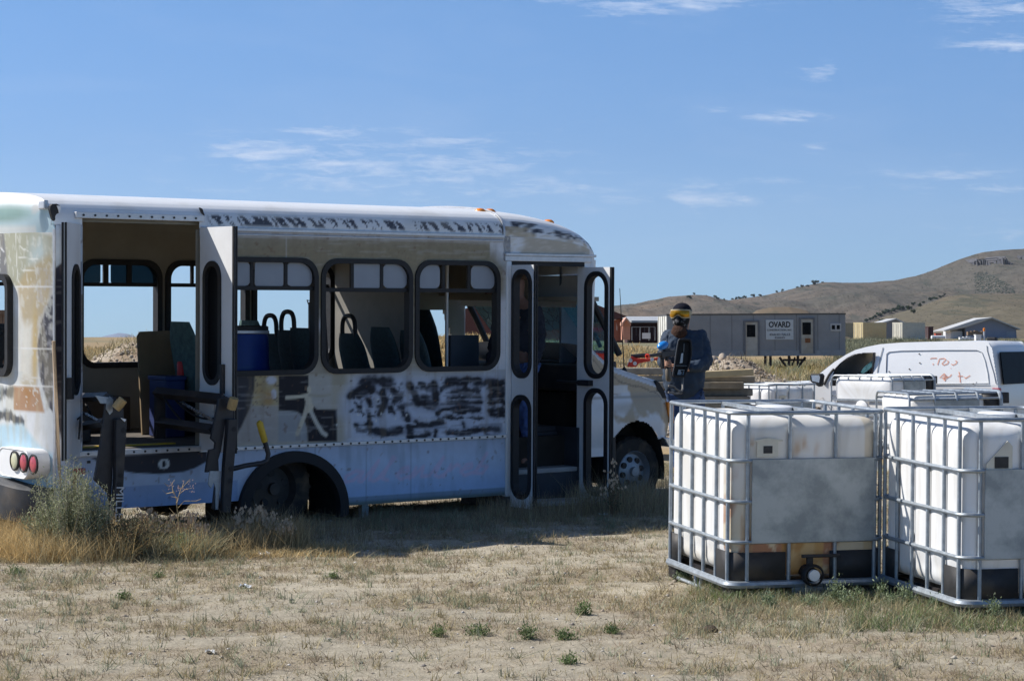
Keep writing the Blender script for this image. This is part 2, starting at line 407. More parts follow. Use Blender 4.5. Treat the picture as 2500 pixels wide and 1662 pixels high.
# ------------------------------------------------------------------ hills
def ridge_mesh(name, prof, Yb, Yr, Ye, zb, m_, amp, f, paint, x0, x1, nx, ny=60):
    px = np.linspace(x0, x1, nx)
    py = np.interp(px, [p[0] for p in prof], [p[1] for p in prof])
    py = py + (vnoise(px, px * 0, .03, 4, 3) - .5) * 2.2
    v = np.linspace(0, 1.25, ny)
    PX, VV = np.meshgrid(px, v)
    RZ = CH + (CY - py) / F * Yr
    Y = np.where(VV <= 1, Yb + (Yr - Yb) * VV, Yr + (Ye - Yr) * (VV - 1) * 4)
    X = (PX - CX) / F * (Yr * .35 + Y * .65)
    X = np.where(True, (PX - CX) / F * Yr * (.8 + .2 * Y / Yr), X)
    h = np.where(VV <= 1, VV ** 1.15, 1 - (VV - 1) * 3)
    Z = zb + (RZ[None, :] - zb) * h
    nz = (vnoise(X, Y, f, 6, 5, .55) - .5); rid = -np.abs(vnoise(X + Y * .25, Y * .35, f * 2.2, 5, 8) - .5)
    Z = Z + (vnoise(X, Y, f * 9, 4, 15, .6) - .5) * amp * .22 * np.clip(VV * 3, 0, 1) * np.clip((1.02 - VV) * 4, .12, 1)
    Z = Z + (nz * 1.2 + rid * 1.1 + .25) * amp * np.clip(VV * 3, 0, 1) * np.clip((1.0 - VV) * 2.2, .1, 1)
    colr = paint(PX, X, Y, Z, VV)
    V = np.stack([X, Y, Z], -1).reshape(-1, 3)
    return tag(np_mesh(name, V, grid_faces(ny, nx), m_, cols=colr.reshape(-1, 3)), kind='structure')
M_hill = painted('hill soil', .95, .1, 0, grime=.15)
profA = [(1180, 812), (1330, 790), (1440, 765), (1490, 754), (1529, 748), (1575, 737), (1632, 725), (1694, 720), (1724, 721), (1778, 733), (1805, 729), (1860, 722), (1914, 710),
         (1955, 700), (2009, 689), (2074, 690), (2128, 689), (2181, 684.5), (2235, 674), (2288, 656), (2342, 633.6), (2396, 617.5), (2436, 612.7), (2500, 608), (2700, 585), (3000, 560), (3400, 620)]
def paintA(PX, X, Y, Z, VV):
    c = lerp(np.array([.125, .103, .084]), np.array([.088, .082, .070]), sstep(.35, .65, vnoise(X, Y, .006, 5, 31)))
    c = lerp(c, np.array([.185, .135, .095]), sstep(.55, .7, vnoise(X, Y, .004, 4, 32)) * .7)
    c = c * (1 + .5 * (vnoise(X, Y, .12, 3, 38) - .5) + .5 * (vnoise(PX, Z, .5, 2, 39) - .5))[..., None]
    sp = sstep(.60, .68, vnoise(X, Z * 2.5, .10, 3, 33)) * sstep(.35, .55, vnoise(X, Y, .008, 3, 37) + .08)
    c = lerp(c, np.array([.055, .06, .05]), sp * .7)
    gul = sstep(.47, .5, vnoise(X + Y * .25, Y * .35, .0022 * 2.2, 5, 8)) * (1 - sstep(.5, .53, vnoise(X + Y * .25, Y * .35, .0022 * 2.2, 5, 8)))
    return lerp(c, np.array([.075, .072, .062]), gul * .45)
ridge_mesh('hill', profA, 1750, 2600, 3300, -2, M_hill, 42, .0022, paintA, 1180, 3400, 900, 170)
profB = [(1950, 842), (2050, 812), (2109, 796), (2168, 770), (2235, 752), (2302, 727), (2342, 719), (2420, 718), (2500, 717), (2650, 712), (3000, 722), (3400, 775)]
def paintB(PX, X, Y, Z, VV):
    c = lerp(np.array([.14, .112, .08]), np.array([.105, .093, .066]), sstep(.35, .6, vnoise(X, Y, .01, 5, 41)))
    c = c * (1 + .5 * (vnoise(X, Y, .15, 3, 44) - .5) + .4 * (vnoise(PX, Z, .6, 2, 45) - .5))[..., None]; sp = sstep(.60, .66, vnoise(X, Z * 3, .14, 3, 43))
    return lerp(c, np.array([.055, .06, .045]), sp * .6)
ridge_mesh('foothill', profB, 900, 1500, 1740, 1.0, M_hill, 9, .005, paintB, 1950, 3400, 900, 140)
profC = [(1770, 835), (1800, 790), (1846, 757), (1880, 749), (1925, 748), (1968, 757), (2010, 785), (2040, 835)]
def paintC(PX, X, Y, Z, VV):
    c = lerp(np.array([.135, .108, .078]), np.array([.095, .085, .064]), sstep(.5, .62, vnoise(X, Y, .3, 4, 51))); return c
ridge_mesh('knoll', profC, 330, 380, 420, 1.0, M_hill, .8, .08, paintC, 1770, 2040, 90, 40)
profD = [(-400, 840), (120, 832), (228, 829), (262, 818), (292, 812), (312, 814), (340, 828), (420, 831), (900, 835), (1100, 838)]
def paintD(PX, X, Y, Z, VV): return lerp(np.array([.17, .19, .26]), np.array([.14, .17, .25]), sstep(.4, .6, vnoise(X, Y, .001, 3, 2)))  # blue of the distance haze is put into the mountain colour too
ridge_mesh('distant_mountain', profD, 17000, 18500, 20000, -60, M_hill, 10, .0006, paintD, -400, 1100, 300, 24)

# ================================================================== minibus
CB, SB = math.cos(R(38)), math.sin(R(38))
BY0 = 17.93; BX0 = (845 - CX) / F * BY0; BP, BR, BZ = .0091, .020, .148
ex = Vector((CB, SB, BP)).normalized(); ey = Vector((-SB, CB, BR)); ey = (ey - ex * ey.dot(ex)).normalized(); ez = ex.cross(ey)
MBUS = Matrix.Translation((BX0, BY0, BZ)) @ Matrix(((ex.x, ey.x, ez.x), (ex.y, ey.y, ez.y), (ex.z, ey.z, ez.z))).to_4x4()
MBI = MBUS.inverted()
def bus_pt(px, py, off=0.0):
    """where the sight line through a photo point meets the plane y=off of the bus"""
    o = MBI @ Vector((0, 0, CH)); d = MBI.to_3x3() @ Vector(((px - CX) / F, 1, (CY - py) / F))
    t = (off - o.y) / d.y; p = o + d * t; return p.x, p.z
def S(*pts, off=0.0): return [bus_pt(px, py, off) for px, py in pts]
bus = empty('minibus'); bus.matrix_world = MBUS
tag(bus, 'wrecked white minibus with open side doors, sprayed black scribbles and peeling tan wrap', 'minibus')
W = 2.25
# ---- colour canvas
class Canvas:
    def __init__(s, U, Z, base): s.U = U; s.Z = Z; s.C = np.zeros(U.shape + (3,)) + np.array(base)
    def put(s, a, c): s.C = lerp(s.C, np.array(c), 0) * (1 - np.clip(a, 0, 1)[..., None]) + np.array(c) * np.clip(a, 0, 1)[..., None]
    def poly(s, pts, c, a=1, soft=0):
        P = np.array(pts); x, y = s.U, s.Z; ins = np.zeros(x.shape, bool); d = np.full(x.shape, 9e9)
        for i in range(len(P)):
            x1, y1 = P[i]; x2, y2 = P[(i + 1) % len(P)]
            cnd = ((y1 > y) != (y2 > y)); ins ^= cnd & (x < (x2 - x1) * (y - y1) / ((y2 - y1) if y2 != y1 else 1e-9) + x1)
            if soft: d = np.minimum(d, s.seg(x1, y1, x2, y2))
        m = ins.astype(float)
        if soft: m = np.where(ins, np.clip(.5 + d / soft / 2, 0, 1), np.clip(.5 - d / soft / 2, 0, 1))
        s.put(m * a, c)
    def seg(s, x1, y1, x2, y2):
        dx, dy = x2 - x1, y2 - y1; L2 = dx * dx + dy * dy + 1e-12
        t = np.clip(((s.U - x1) * dx + (s.Z - y1) * dy) / L2, 0, 1); return np.hypot(s.U - x1 - t * dx, s.Z - y1 - t * dy)
    def stroke(s, pts, w, c, a=1, soft=.5):
        d = np.full(s.U.shape, 9e9)
        for (x1, y1), (x2, y2) in zip(pts[:-1], pts[1:]): d = np.minimum(d, s.seg(x1, y1, x2, y2))
        s.put(a * (1 - sstep(w * (1 - soft), w * (1 + soft), d)), c)
    def ell(s, u, z, ru, rz, c, a=1, soft=.3):
        d = np.hypot((s.U - u) / ru, (s.Z - z) / rz); s.put(a * (1 - sstep(1 - soft, 1 + soft, d)), c)
WHT = (.72, .73, .76); TAN = (.29, .25, .17); BLU = (.52, .63, .80); BLK = (.022, .022, .028); PALE = (.52, .60, .74)
def paint_side(U, Z):
    k = Canvas(U, Z, WHT)
    k.C = lerp(k.C, (.62, .64, .68), sstep(.4, .7, vnoise(U, Z, 1.4, 4, 61)) * .5)
    # tan wrap above and below the windows
    k.poly(S((560, 590), (1190, 590), (1190, 600), (1237, 648), (1237, 720), (1100, 760), (560, 760)), TAN, .9, .06)
    k.put(((Z > 1.15) & (Z < 2.3)) * sstep(.3, .5, vnoise(U, Z, 2.2, 4, 62)) * (U < 1.45) * .85, TAN)
    k.put((Z > 2.15) * (1 - sstep(2.365, 2.385, Z)) * (U < 1.40 + .18 * vnoise(U, Z, 5, 2, 60)) * .9, TAN)
    k.C = k.C * (1 + .22 * (vnoise(U, Z * 1.5, 28, 3, 59) - .5) * ((Z > 2.1) & (Z < 2.37)))[..., None]
    k.put(sstep(2.365, 2.39, Z) * .8, (.45, .46, .50))
    lowt = (Z < 1.26) * (Z > .67) * (U > -1.4) * (1 - sstep(-.05, .12, U + .12 * (vnoise(U, Z, 6, 3, 63) - .5)))
    k.put(lowt * .85, (.42, .38, .29))
    k.put((Z < 1.26) * (Z > 1.0) * sstep(.0, .2, U) * sstep(1.0, 1.2, Z) * .6, (.44, .41, .33))
    g = lambda x, y: (560 + x / 3.37, 880 + y / 3.37)
    # fine weave in the wrap
    k.C = k.C * (1 + .16 * (vnoise(U, Z, 60, 2, 64) - .5) * (Z > 1.9))[..., None]
    k.poly(S(g(205, 120), g(405, 120), g(405, 380), g(185, 375), g(190, 240)), (.50, .40, .22), .8, .01)
    k.poly(S(g(180, 375), g(395, 375), g(395, 660), g(80, 680), g(70, 600), g(130, 480)), (.43, .40, .38), .8, .01)
    k.poly(S(g(400, 415), g(530, 410), g(600, 450), g(640, 540), g(645, 665), g(400, 670)), (.34, .36, .38), .9, .01)
    k.poly(S(g(650, 120), g(840, 120), g(840, 400), g(700, 400), g(650, 300)), (.48, .47, .44), .8, .02)
    k.poly(S(g(60, 110), g(210, 115), g(205, 240), g(165, 400), g(110, 520), g(60, 610)), (.055, .055, .065), 1, .01)
    k.poly(S(g(405, 125), g(650, 122), g(650, 270), g(690, 370), g(720, 402), g(885, 402), g(885, 665), g(645, 668), g(640, 560), g(610, 470), g(560, 420), g(500, 412), g(405, 410)), (.028, .027, .033), 1, .006)
    # crackle on the old wrap
    cr = np.abs(vnoise(U, Z, 14, 2, 65) - .5)
    k.put((cr < .018) * ((U > -.96) & (U < -.66) & (Z > .98) & (Z < 1.26)) * .8, (.12, .11, .1))
    k.ell(*S(g(345, 160))[0], .05, .035, (.62, .64, .72), .95, .3); k.ell(*S(g(365, 275))[0], .028, .04, (.62, .64, .72), .95, .2); k.ell(*S(g(320, 310))[0], .05, .06, (.42, .25, .1), .7, .6)
    k.ell(*S(g(265, 260))[0], .06, .08, (.48, .32, .12), .5, .6)
    # star-jump figure
    fc = (.62, .57, .45)
    k.poly(S(g(645, 270), g(668, 262), g(680, 340), g(695, 375), g(680, 430), g(610, 430), g(628, 340), g(615, 300)), fc, 1, .006)
    k.stroke(S(g(470, 305), g(550, 300), g(640, 285)), .014, fc, 1, .4); k.stroke(S(g(660, 285), g(760, 290), g(830, 280)), .013, (.44, .41, .34), 1, .4)
    k.stroke(S(g(630, 420), g(600, 500), g(560, 600)), .019, fc, 1, .4); k.stroke(S(g(672, 420), g(715, 510), g(765, 590), g(795, 610)), .018, (.58, .56, .49), 1, .4)
    k.ell(*S(g(655, 238))[0], .018, .03, fc, 1, .2); k.ell(*S(g(630, 228))[0], .014, .02, (.2, .14, .1), .8, .3)
    # overspray halo then the black scribbles
    k.poly(S(g(1000, 200), g(1060, 130), g(1250, 100), g(1700, 110), g(2150, 90), g(2260, 110), g(2260, 640), g(980, 650), g(1000, 520), g(920, 430), g(930, 300)), (.50, .56, .68), .95, .07)
    nz = (vnoise(U * 1.1 + Z * .7, Z - U * .6, 13, 4, 66) + vnoise(U - Z * .9, Z * 1.1 + U * .4, 17, 4, 72)) / 2; nh = vnoise(U + Z * .6, Z * 5, 7, 3, 67)
    def blot(pts, w, a=.95):
        d = np.full(U.shape, 9e9); P = S(*[g(*p) for p in pts])
        for (x1, y1), (x2, y2) in zip(P[:-1], P[1:]): d = np.minimum(d, k.seg(x1, y1, x2, y2))
        d = d + .032 * (nz - .5) * 2 + .02 * (nh - .5)
        k.put(.42 * (1 - sstep(w * .8, w * 3.6, d)), (.10, .11, .15)); k.put(a * (1 - sstep(w * .7, w * 1.9, d)), BLK)
    for pts, w in [([(1100, 165), (1200, 160), (1310, 180)], .032), ([(1060, 265), (1180, 235)], .026), ([(1150, 180), (1050, 250), (990, 300)], .02), ([(1150, 330), (1160, 345)], .024), ([(1060, 380), (1070, 382)], .014),
                   ([(1260, 260), (1280, 340), (1230, 440)], .022), ([(1340, 240), (1400, 290), (1360, 330)], .022), ([(1420, 380), (1430, 440)], .018), ([(1330, 390), (1360, 430)], .014),
                   ([(1150, 450), (1160, 580)], .016), ([(1210, 580), (1300, 600), (1400, 570)], .024), ([(1040, 530), (1180, 520)], .012), ([(1480, 200), (1530, 290), (1560, 350), (1680, 360)], .030), ([(1680, 190), (1700, 280), (1700, 350)], .022),
                   ([(1560, 190), (1600, 200)], .012), ([(1460, 460), (1480, 540), (1500, 620)], .02), ([(1530, 520), (1640, 530), (1750, 500)], .022), ([(1700, 580), (1690, 620)], .018), ([(1480, 630), (1650, 610)], .012),
                   ([(1790, 165), (1950, 160), (2055, 160), (2040, 185)], .022), ([(1740, 230), (1800, 200), (1930, 190)], .015), ([(1830, 255), (1950, 245), (2045, 245), (2040, 265)], .014), ([(1820, 305), (1950, 300), (2060, 300)], .014),
                   ([(1800, 350), (1940, 340), (2070, 345)], .016), ([(1710, 440), (1760, 400), (1900, 385), (2060, 395)], .013), ([(1850, 415), (2050, 415)], .016), ([(1800, 480), (1950, 470), (2090, 475)], .008), ([(1920, 520), (1930, 540)], .016),
                   ([(1800, 590), (2000, 580), (2180, 560)], .014), ([(2190, 560), (2210, 565)], .026), ([(2120, 180), (2255, 175)], .018), ([(2150, 200), (2250, 240)], .022), ([(2150, 290), (2255, 280)], .02), ([(2150, 340), (2255, 345)], .018),
                   ([(2140, 410), (2250, 410)], .018), ([(2160, 440), (2250, 450)], .018), ([(2150, 230), (2200, 250)], .02)]:
        blot(pts, w * 1.0)
    rg = np.random.default_rng(4)
    def dab(x, y, w, ln, a):
        (u1, z1), = S(g(x, y)); d = k.seg(u1 - ln / 2, z1 + rg.normal(0, .004), u1 + ln / 2, z1 + rg.normal(0, .006)) + .022 * (nz - .5); k.put(a * (1 - sstep(w * .5, w * 1.8, d)), BLK)
    for _ in range(60): dab(rg.uniform(1000, 1430), rg.uniform(140, 460), rg.uniform(.005, .014), rg.uniform(0, .035), rg.uniform(.4, .95))
    for _ in range(26): dab(rg.uniform(1470, 1700), rg.uniform(190, 375), rg.uniform(.008, .02), rg.uniform(.02, .07), rg.uniform(.25, .75))
    for _ in range(44): dab(rg.uniform(1770, 2060), rg.uniform(150, 480), rg.uniform(.003, .010), rg.uniform(.05, .16), rg.uniform(.3, .85))
    for _ in range(26): dab(rg.uniform(2130, 2250), rg.uniform(160, 465), rg.uniform(.005, .014), rg.uniform(.02, .06), rg.uniform(.5, .95))
    for _ in range(34): dab(rg.uniform(1060, 2230), rg.uniform(540, 625), rg.uniform(.004, .012), rg.uniform(.02, .12), rg.uniform(.3, .85))
    fil = ((U > .40) & (U < .58) | (U > .82) & (U < 1.42)) & (Z > .9) & (Z < 1.17)
    k.put(fil * .45 * sstep(.45, .6, nh), (.12, .13, .16))
    k.put(((U > .1) & (U < 1.66) & (Z > .70) & (Z < .78)) * .4 * sstep(.48, .6, nh), (.12, .13, .16))
    # light chalky streak
    k.stroke(S(g(1310, 520), g(1420, 510), g(1530, 520)), .008, (.55, .6, .7), .7); k.stroke(S(g(1560, 500), g(1700, 480)), .01, (.6, .64, .72), .5)
    # lower skirt: blue with faint script
    lo = (Z < .655)
    blue = lerp(BLU, (.40, .55, .80), sstep(.5, .2, Z)); w_ = (1 - sstep(-.95, -.2, U)) * sstep(.25, .5, Z) * .8
    blue = lerp(blue, PALE, w_); blue = lerp(blue, (.44, .49, .6), sstep(.45, .66, Z) * .6)
    k.C = np.where(lo[..., None], blue, k.C)
    def word(x0, y0, sx, sy, slant, c, w, a):
        letters = {'a': [(.9, .5), (.5, .55), (.1, .3), (.2, .02), (.6, .1), (.95, .5), (.9, .05), (1.1, 0)], 't': [(.1, 0.1), (.5, 1.0), (.4, .1), (.7, 0), (.95, .15)], 'l': [(0, .1), (.5, 1.1), (.35, 1.15), (.25, .1), (.6, 0)],
                   'e': [(.1, .3), (.7, .4), (.6, .6), (.3, .55), (.15, .2), (.45, 0), (.9, .15)], 'n': [(.1, 0), (.2, .55), (.25, .1), (.6, .6), (.7, .1), (1, .1)], 'r': [(.1, 0), (.25, .6), (.3, .3), (.6, .6), (.8, .5)],
                   'i': [(.3, .5), (.35, .05), (.7, .1)], 'h': [(.1, 0), (.35, 1.1), (.2, .1), (.6, .55), (.7, .05), (1.0, .1)], 'b': [(.1, 0.1), (.4, 1.1), (.2, .1), (.6, .05), (.75, .4), (.4, .45)]}
        x = x0
        for ch in 'atlentreb':
            P = [(x + (p[0] + p[1] * slant) * sx, y0 + p[1] * sy) for p in letters[ch]]; k.stroke(P, w, c, a, .5); x += sx * (1.05 if ch in 'anh' else .85)
    word(-.05, .33, .19, .17, .45, (.66, .56, .74), .015, .85)
    k.put(lo * sstep(.55, .75, vnoise(U, Z * .25, 9, 4, 68)) * .2 * sstep(.3, .6, Z), (.12, .15, .17))
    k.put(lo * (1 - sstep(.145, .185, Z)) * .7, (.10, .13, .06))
    # rear quarter: dark ball-shaped graphic left of the opening, dark smile under it
    g2 = lambda x, y: (x / 2.903, 860 + y / 2.903)
    k.put((U < -2.42) * (Z > 1.9) * .8, (.56, .66, .78))
    k.poly(S((128, 660), (150, 643), (190, 635), (199, 640), (199, 1080), (160, 1079), (150, 1070), (138, 1030), (128, 980)), (.05, .05, .075), 1, .006)
    k.poly(S(g2(640, 747), g2(1470, 690), g2(1470, 770), g2(1380, 820), g2(1300, 846), g2(1130, 862), g2(960, 855), g2(850, 838), g2(760, 800)), (.05, .05, .06), 1, .006)
    k.ell(*S(g2(1163, 790))[0], .052, .042, (.62, .64, .62), 1, .05); k.ell(*S(g2(1163, 790))[0], .016, .026, BLK, 1, .1)
    k.put(((U < -1.05) & (Z < .40)) * .55, (.22, .32, .55)); k.poly(S(g2(450, 1060), g2(560, 905), g2(700, 960), g2(760, 1060), g2(760, 1110), g2(450, 1110)), (.25, .32, .5), .7, .01)
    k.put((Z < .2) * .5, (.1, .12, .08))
    # chips and rust specks
    k.put(sstep(.80, .84, vnoise(U, Z, 26, 2, 69)) * .5, (.2, .12, .08))
    k.put((Z > .66) * sstep(.62, .72, vnoise(U * .5, Z * 6, 9, 4, 70)) * .15, (.7, .7, .7))
    st = vnoise(U, Z * .12, 16, 4, 71); k.put(sstep(.56, .72, st) * .28 * (Z > .7) , (.25, .2, .14)); k.put(sstep(.6, .78, st) * .15 * (Z < .66), (.12, .15, .18))
    for u in (-.29, .22, .68, 1.25): k.put((np.abs(U - u + .015) < .005) * (Z < .64) * .35, (.1, .12, .18)); 
    k.put((np.abs(U + .60) < .004) * (Z > 2.2) * .4, (.6, .6, .6)); k.put((np.abs(U - .72) < .004) * (Z > 2.2) * .3, (.6, .6, .6))
    for u, z in [(.18, .95), (.32, 1.02), (.35, .9), (.45, 1.05), (.5, .85), (.3, .84), (.12, .9), (-.1, .82), (.62, .88)]: k.ell(u, z, .008, .01, (.75, .76, .72), .9, .3)
    return k.C
s_ax = np.arange(-2.66, 1.7451, .0125); z_ax = np.concatenate([np.arange(.135, 2.43, .0125), [2.435]])
SU, SZ = np.meshgrid(s_ax, z_ax)
SC = paint_side(SU, SZ)
WIN = [(-1.235, -.29), (-.262, .671), (.697, 1.62)]; WZ = (1.246, 2.212)
cu = (SU[:-1, :-1] + SU[1:, 1:]) / 2; cz = (SZ[:-1, :-1] + SZ[1:, 1:]) / 2
hole = np.zeros(cu.shape, bool)
def rr_in(u, z, a, b, c, d, r):
    qx = np.maximum(np.abs(u - (a + b) / 2) - (b - a) / 2 + r, 0); qz = np.maximum(np.abs(z - (c + d) / 2) - (d - c) / 2 + r, 0)
    return np.hypot(qx, qz) < r
for a, b in WIN: hole |= rr_in(cu, cz, a + .02, b - .02, WZ[0] + .02, WZ[1] - .02, .13)
hole |= (cu > -2.44) & (cu < -1.41) & (cz > .70)
AR = (-.53, .13, .53, .49)
hole |= np.hypot((cu - AR[0]) / (AR[2] - .03), (cz - AR[1]) / (AR[3] - .03)) < 1
# rear overhang skirt rises
hole |= (cz < .235 - .0 * cu) & (cu < -1.0)
M_side = painted('sun-faded bus paint', .55, .12, .12, grime=.5)
Vo = np.stack([SU, SU * 0, SZ], -1).reshape(-1, 3)
np_mesh('side_panel', Vo, grid_faces(len(z_ax), len(s_ax), ~hole), M_side, bus, SC.reshape(-1, 3), smooth=False)['label'] = 'side wall with tan wrap, dark graphics and black scribbles'
def wall_grid(name, ss, zs, y, hole_fn, m_):
    U, Z = np.meshgrid(ss, zs); a = (U[:-1, :-1] + U[1:, 1:]) / 2; b = (Z[:-1, :-1] + Z[1:, 1:]) / 2
    return np_mesh(name, np.stack([U, U * 0 + y, Z], -1).reshape(-1, 3), grid_faces(len(zs), len(ss), ~hole_fn(a, b)), m_, bus, smooth=False)
def near_hole(u, z):
    h = (u > -2.44) & (u < -1.41)
    for a, b in WIN: h |= rr_in(u, z, a + .02, b - .02, WZ[0] + .02, WZ[1] - .02, .13)
    return h
wall_grid('inner_panel', np.arange(-2.62, 1.745, .025), np.arange(.70, 2.44, .025), .045, near_hole, M_inner)
FW = [(-2.27, -1.37), (-1.33, -.50), (-.465, .43), (.47, 1.33)]
FZ = (1.246, 2.212)
dwx = (bus_pt(1016, 800, W)[0], bus_pt(1112, 800, W)[0]); dwz = (bus_pt(1060, 892, W)[1], bus_pt(1060, 757, W)[1])
fx = [bus_pt(p, 700, W - .03)[0] for p in (195, 392, 401, 605, 612, 812)]
FW = [(fx[0] - .03 - .0, fx[1]), (fx[2], fx[3]), (fx[4], fx[5]), (-2.30, fx[0] - .08)]
def far_hole(u, z):
    h = np.zeros(u.shape, bool)
    for a, b in FW: h |= rr_in(u, z, a + .02, b - .02, FZ[0] + .02, FZ[1] - .02, .13)
    h |= rr_in(u, z, dwx[0], dwx[1], dwz[0], dwz[1], .09); h |= (u > 2.66) & (z < 1.32)
    h &= ~((u > dwx[1] - .16) & ((z - dwz[0]) / (dwz[1] - dwz[0]) > (dwx[1] - u) / .16) & (u < 2.9) & (z > 1.32)); return h
wall_grid('far_wall', np.arange(-2.66, 2.93, .02), np.arange(.2, 2.435, .02), W, far_hole, M_white)
wall_grid('far_inner_panel', np.arange(-2.62, 2.90, .02), np.arange(.70, 2.60, .02), W - .045, far_hole, M_inner)
def window(a, b, z0, z1, y0, y1, r, w, vbars, bar_z, pane_list, pane_mat, name='window', vb=.03):
    m = MB(); o = rrect(a, b, z0, z1, r, 7); i = rrect(a + w, b - w, z0 + w, z1 - w, r - w * .8, 7); m.ring(o, i, y0, y1)
    ym = (y0 + y1) / 2
    if bar_z: m.box(a + w * .9, b - w * .9, ym - .012, ym + .012, bar_z - .017, bar_z + .017)
    for v in vbars: m.box(v - vb / 2, v + vb / 2, ym - .011, ym + .011, bar_z, z1 - w * .9)
    f = m.build(name, M_rubber, bus)
    for p0, p1 in pane_list:
        q = MB(); q.prism(rrect(p0, p1, bar_z + .017, z1 - w * .95, .012 if pane_mat is M_fpane else (.02 if p0 > a + .06 and p1 < b - .06 else .05), 3), ym - .003, ym + .003); q.build('pane', pane_mat, f)
    return f
def wx(px, off=0): return bus_pt(px, 670, off)[0]
zb = bus_pt(900, 705)[1]
window(*WIN[0], *WZ, -.018, .06, .16, .042, [wx(617), wx(700)], zb, [(WIN[0][0] + .045, wx(617) - .01), (wx(625), wx(695)), (wx(702), WIN[0][1] - .045)], M_gpane)
window(*WIN[1], *WZ, -.018, .06, .16, .042, [wx(862), wx(934)], zb - .01, [(wx(864), wx(931)), (wx(938), WIN[1][1] - .045)], M_gpane)
window(*WIN[2], *WZ, -.018, .06, .16, .042, [wx(1085), wx(1147)], zb - .01, [(WIN[2][0] + .045, wx(1077)), (wx(1153), WIN[2][1] - .045)], M_gpane)
fzb = bus_pt(300, 695, W)[1]
f1x = [bus_pt(p, 670, W)[0] for p in (237, 272, 305, 318, 463, 612, 660, 700)]
window(*FW[0], *FZ, W - .07, W + .02, .16, .05, [(f1x[0] + f1x[1]) / 2, (f1x[2] + f1x[3]) / 2], fzb, [(FW[0][0] + .03, f1x[0] + .02), (f1x[1] - .02, f1x[2] + .01), (f1x[3] - .01, FW[0][1] - .03)], M_fpane, vb=.05)
window(*FW[3], *FZ, W - .07, W + .02, .16, .05, [], fzb, [], M_fpane)
window(*FW[1], *FZ, W - .07, W + .02, .16, .05, [f1x[4] + .01], fzb, [], M_fpane, vb=.03)
window(*FW[2], *FZ, W - .07, W + .02, .16, .05, [f1x[6]], fzb, [], M_fpane, vb=.03)
# the loose sash hanging behind the second window
lx = [bus_pt(p, 700, .1)[0] for p in (788, 800)]
m = MB(); m.tube([(lx[0], .1, 2.1), (lx[0] + .02, .1, 1.7), (lx[1], .1, 1.32)], .014, 6); m.build('loose_window_frame', M_rubber, bus)

# ---- roof: one curved shell from drip rail to drip rail, ending in the moulded front cap
prof = [(0, 2.43), (.0, 2.48), (.010, 2.52), (.03, 2.56), (.065, 2.595), (.11, 2.622), (.17, 2.643), (.26, 2.662), (.40, 2.68), (.62, 2.697), (.88, 2.71), (W / 2, 2.714)]
prof = prof + [(W - y, z) for y, z in prof[-2::-1]]
pp = []
for (a, b), (c_, d) in zip(prof[:-1], prof[1:]):
    k_ = max(1, int(math.hypot(c_ - a, d - b) / (.011 if min(a, W - a) < .1 else .03)))
    pp += [(a + (c_ - a) * t / k_, b + (d - b) * t / k_) for t in range(k_)]
pp.append(prof[-1]); PY = np.array([p[0] for p in pp]); PZ = np.array([p[1] for p in pp])
ARC = np.concatenate([[0], np.cumsum(np.hypot(np.diff(PY), np.diff(PZ)))])
def paint_roof(U, A, front=False):
    k = Canvas(U, A, (.76, .78, .80))
    lowp = (A < .24)
    k.put((A < .17) * .3, (.6, .63, .68))
    band = sstep(.015, .05, A) * (1 - sstep(.10, .135, A)) * sstep(-1.36, -1.28, U)
    nz = vnoise(U * 2.4 + A * 1.6, A * .9, 13, 3, 81); nf = vnoise(U + A, A - U, 70, 2, 82); nb_ = vnoise(U, A * 0, 3.5, 2, 87)
    k.put(band * sstep(.50, .55, nz + (nf - .5) * .28 + (nb_ - .5) * .15) * .95, (.03, .03, .045))
    if front: k.put((U > 1.78) * (U < 2.12) * (A > .05) * (A < .16) * sstep(.42, .5, nz) * .95, (.03, .03, .045))
    k.put((A < .012) * .8, (.35, .36, .38))
    k.put(sstep(.55, .75, vnoise(U, A, 4, 4, 83)) * .25, (.5, .48, .42))
    if front:
        cr = np.abs(vnoise(U, A, 13, 3, 84) - .5)
        k.put((A > .0) * (A < .10) * (U > 1.7) * sstep(.4, .5, vnoise(U, A, 5, 3, 85)) * .85, (.42, .34, .22)); k.put((cr < .03) * (A < .10) * .7, (.55, .5, .42))
    return k.C
su = np.arange(-2.70, 1.66, .0125)
U, J = np.meshgrid(su, np.arange(len(pp)), indexing='ij')
M_roof = painted('roof paint', .35, .45, .1, grime=.25)
hl = np.zeros((len(su) - 1, len(pp) - 1), bool); uc = (su[1:] + su[:-1]) / 2
np_mesh('roof', np.stack([U, PY[J], PZ[J]], -1).reshape(-1, 3), grid_faces(len(su), len(pp), ~(((uc[:, None] > -2.44) & (uc[:, None] < -1.41)) & (PZ[1:][None, :] < 2.50) & (PY[1:][None, :] < 1))), M_roof, bus, paint_roof(U, ARC[J]).reshape(-1, 3))
# inner ceiling
m = MB(); m.grid([[(u, W / 2 + (y - W / 2) * .96, z - .045) for y, z in pp[6:-6:3]] for u in (-2.6, 2.0)]); m.build('ceiling', M_inner, bus, True)
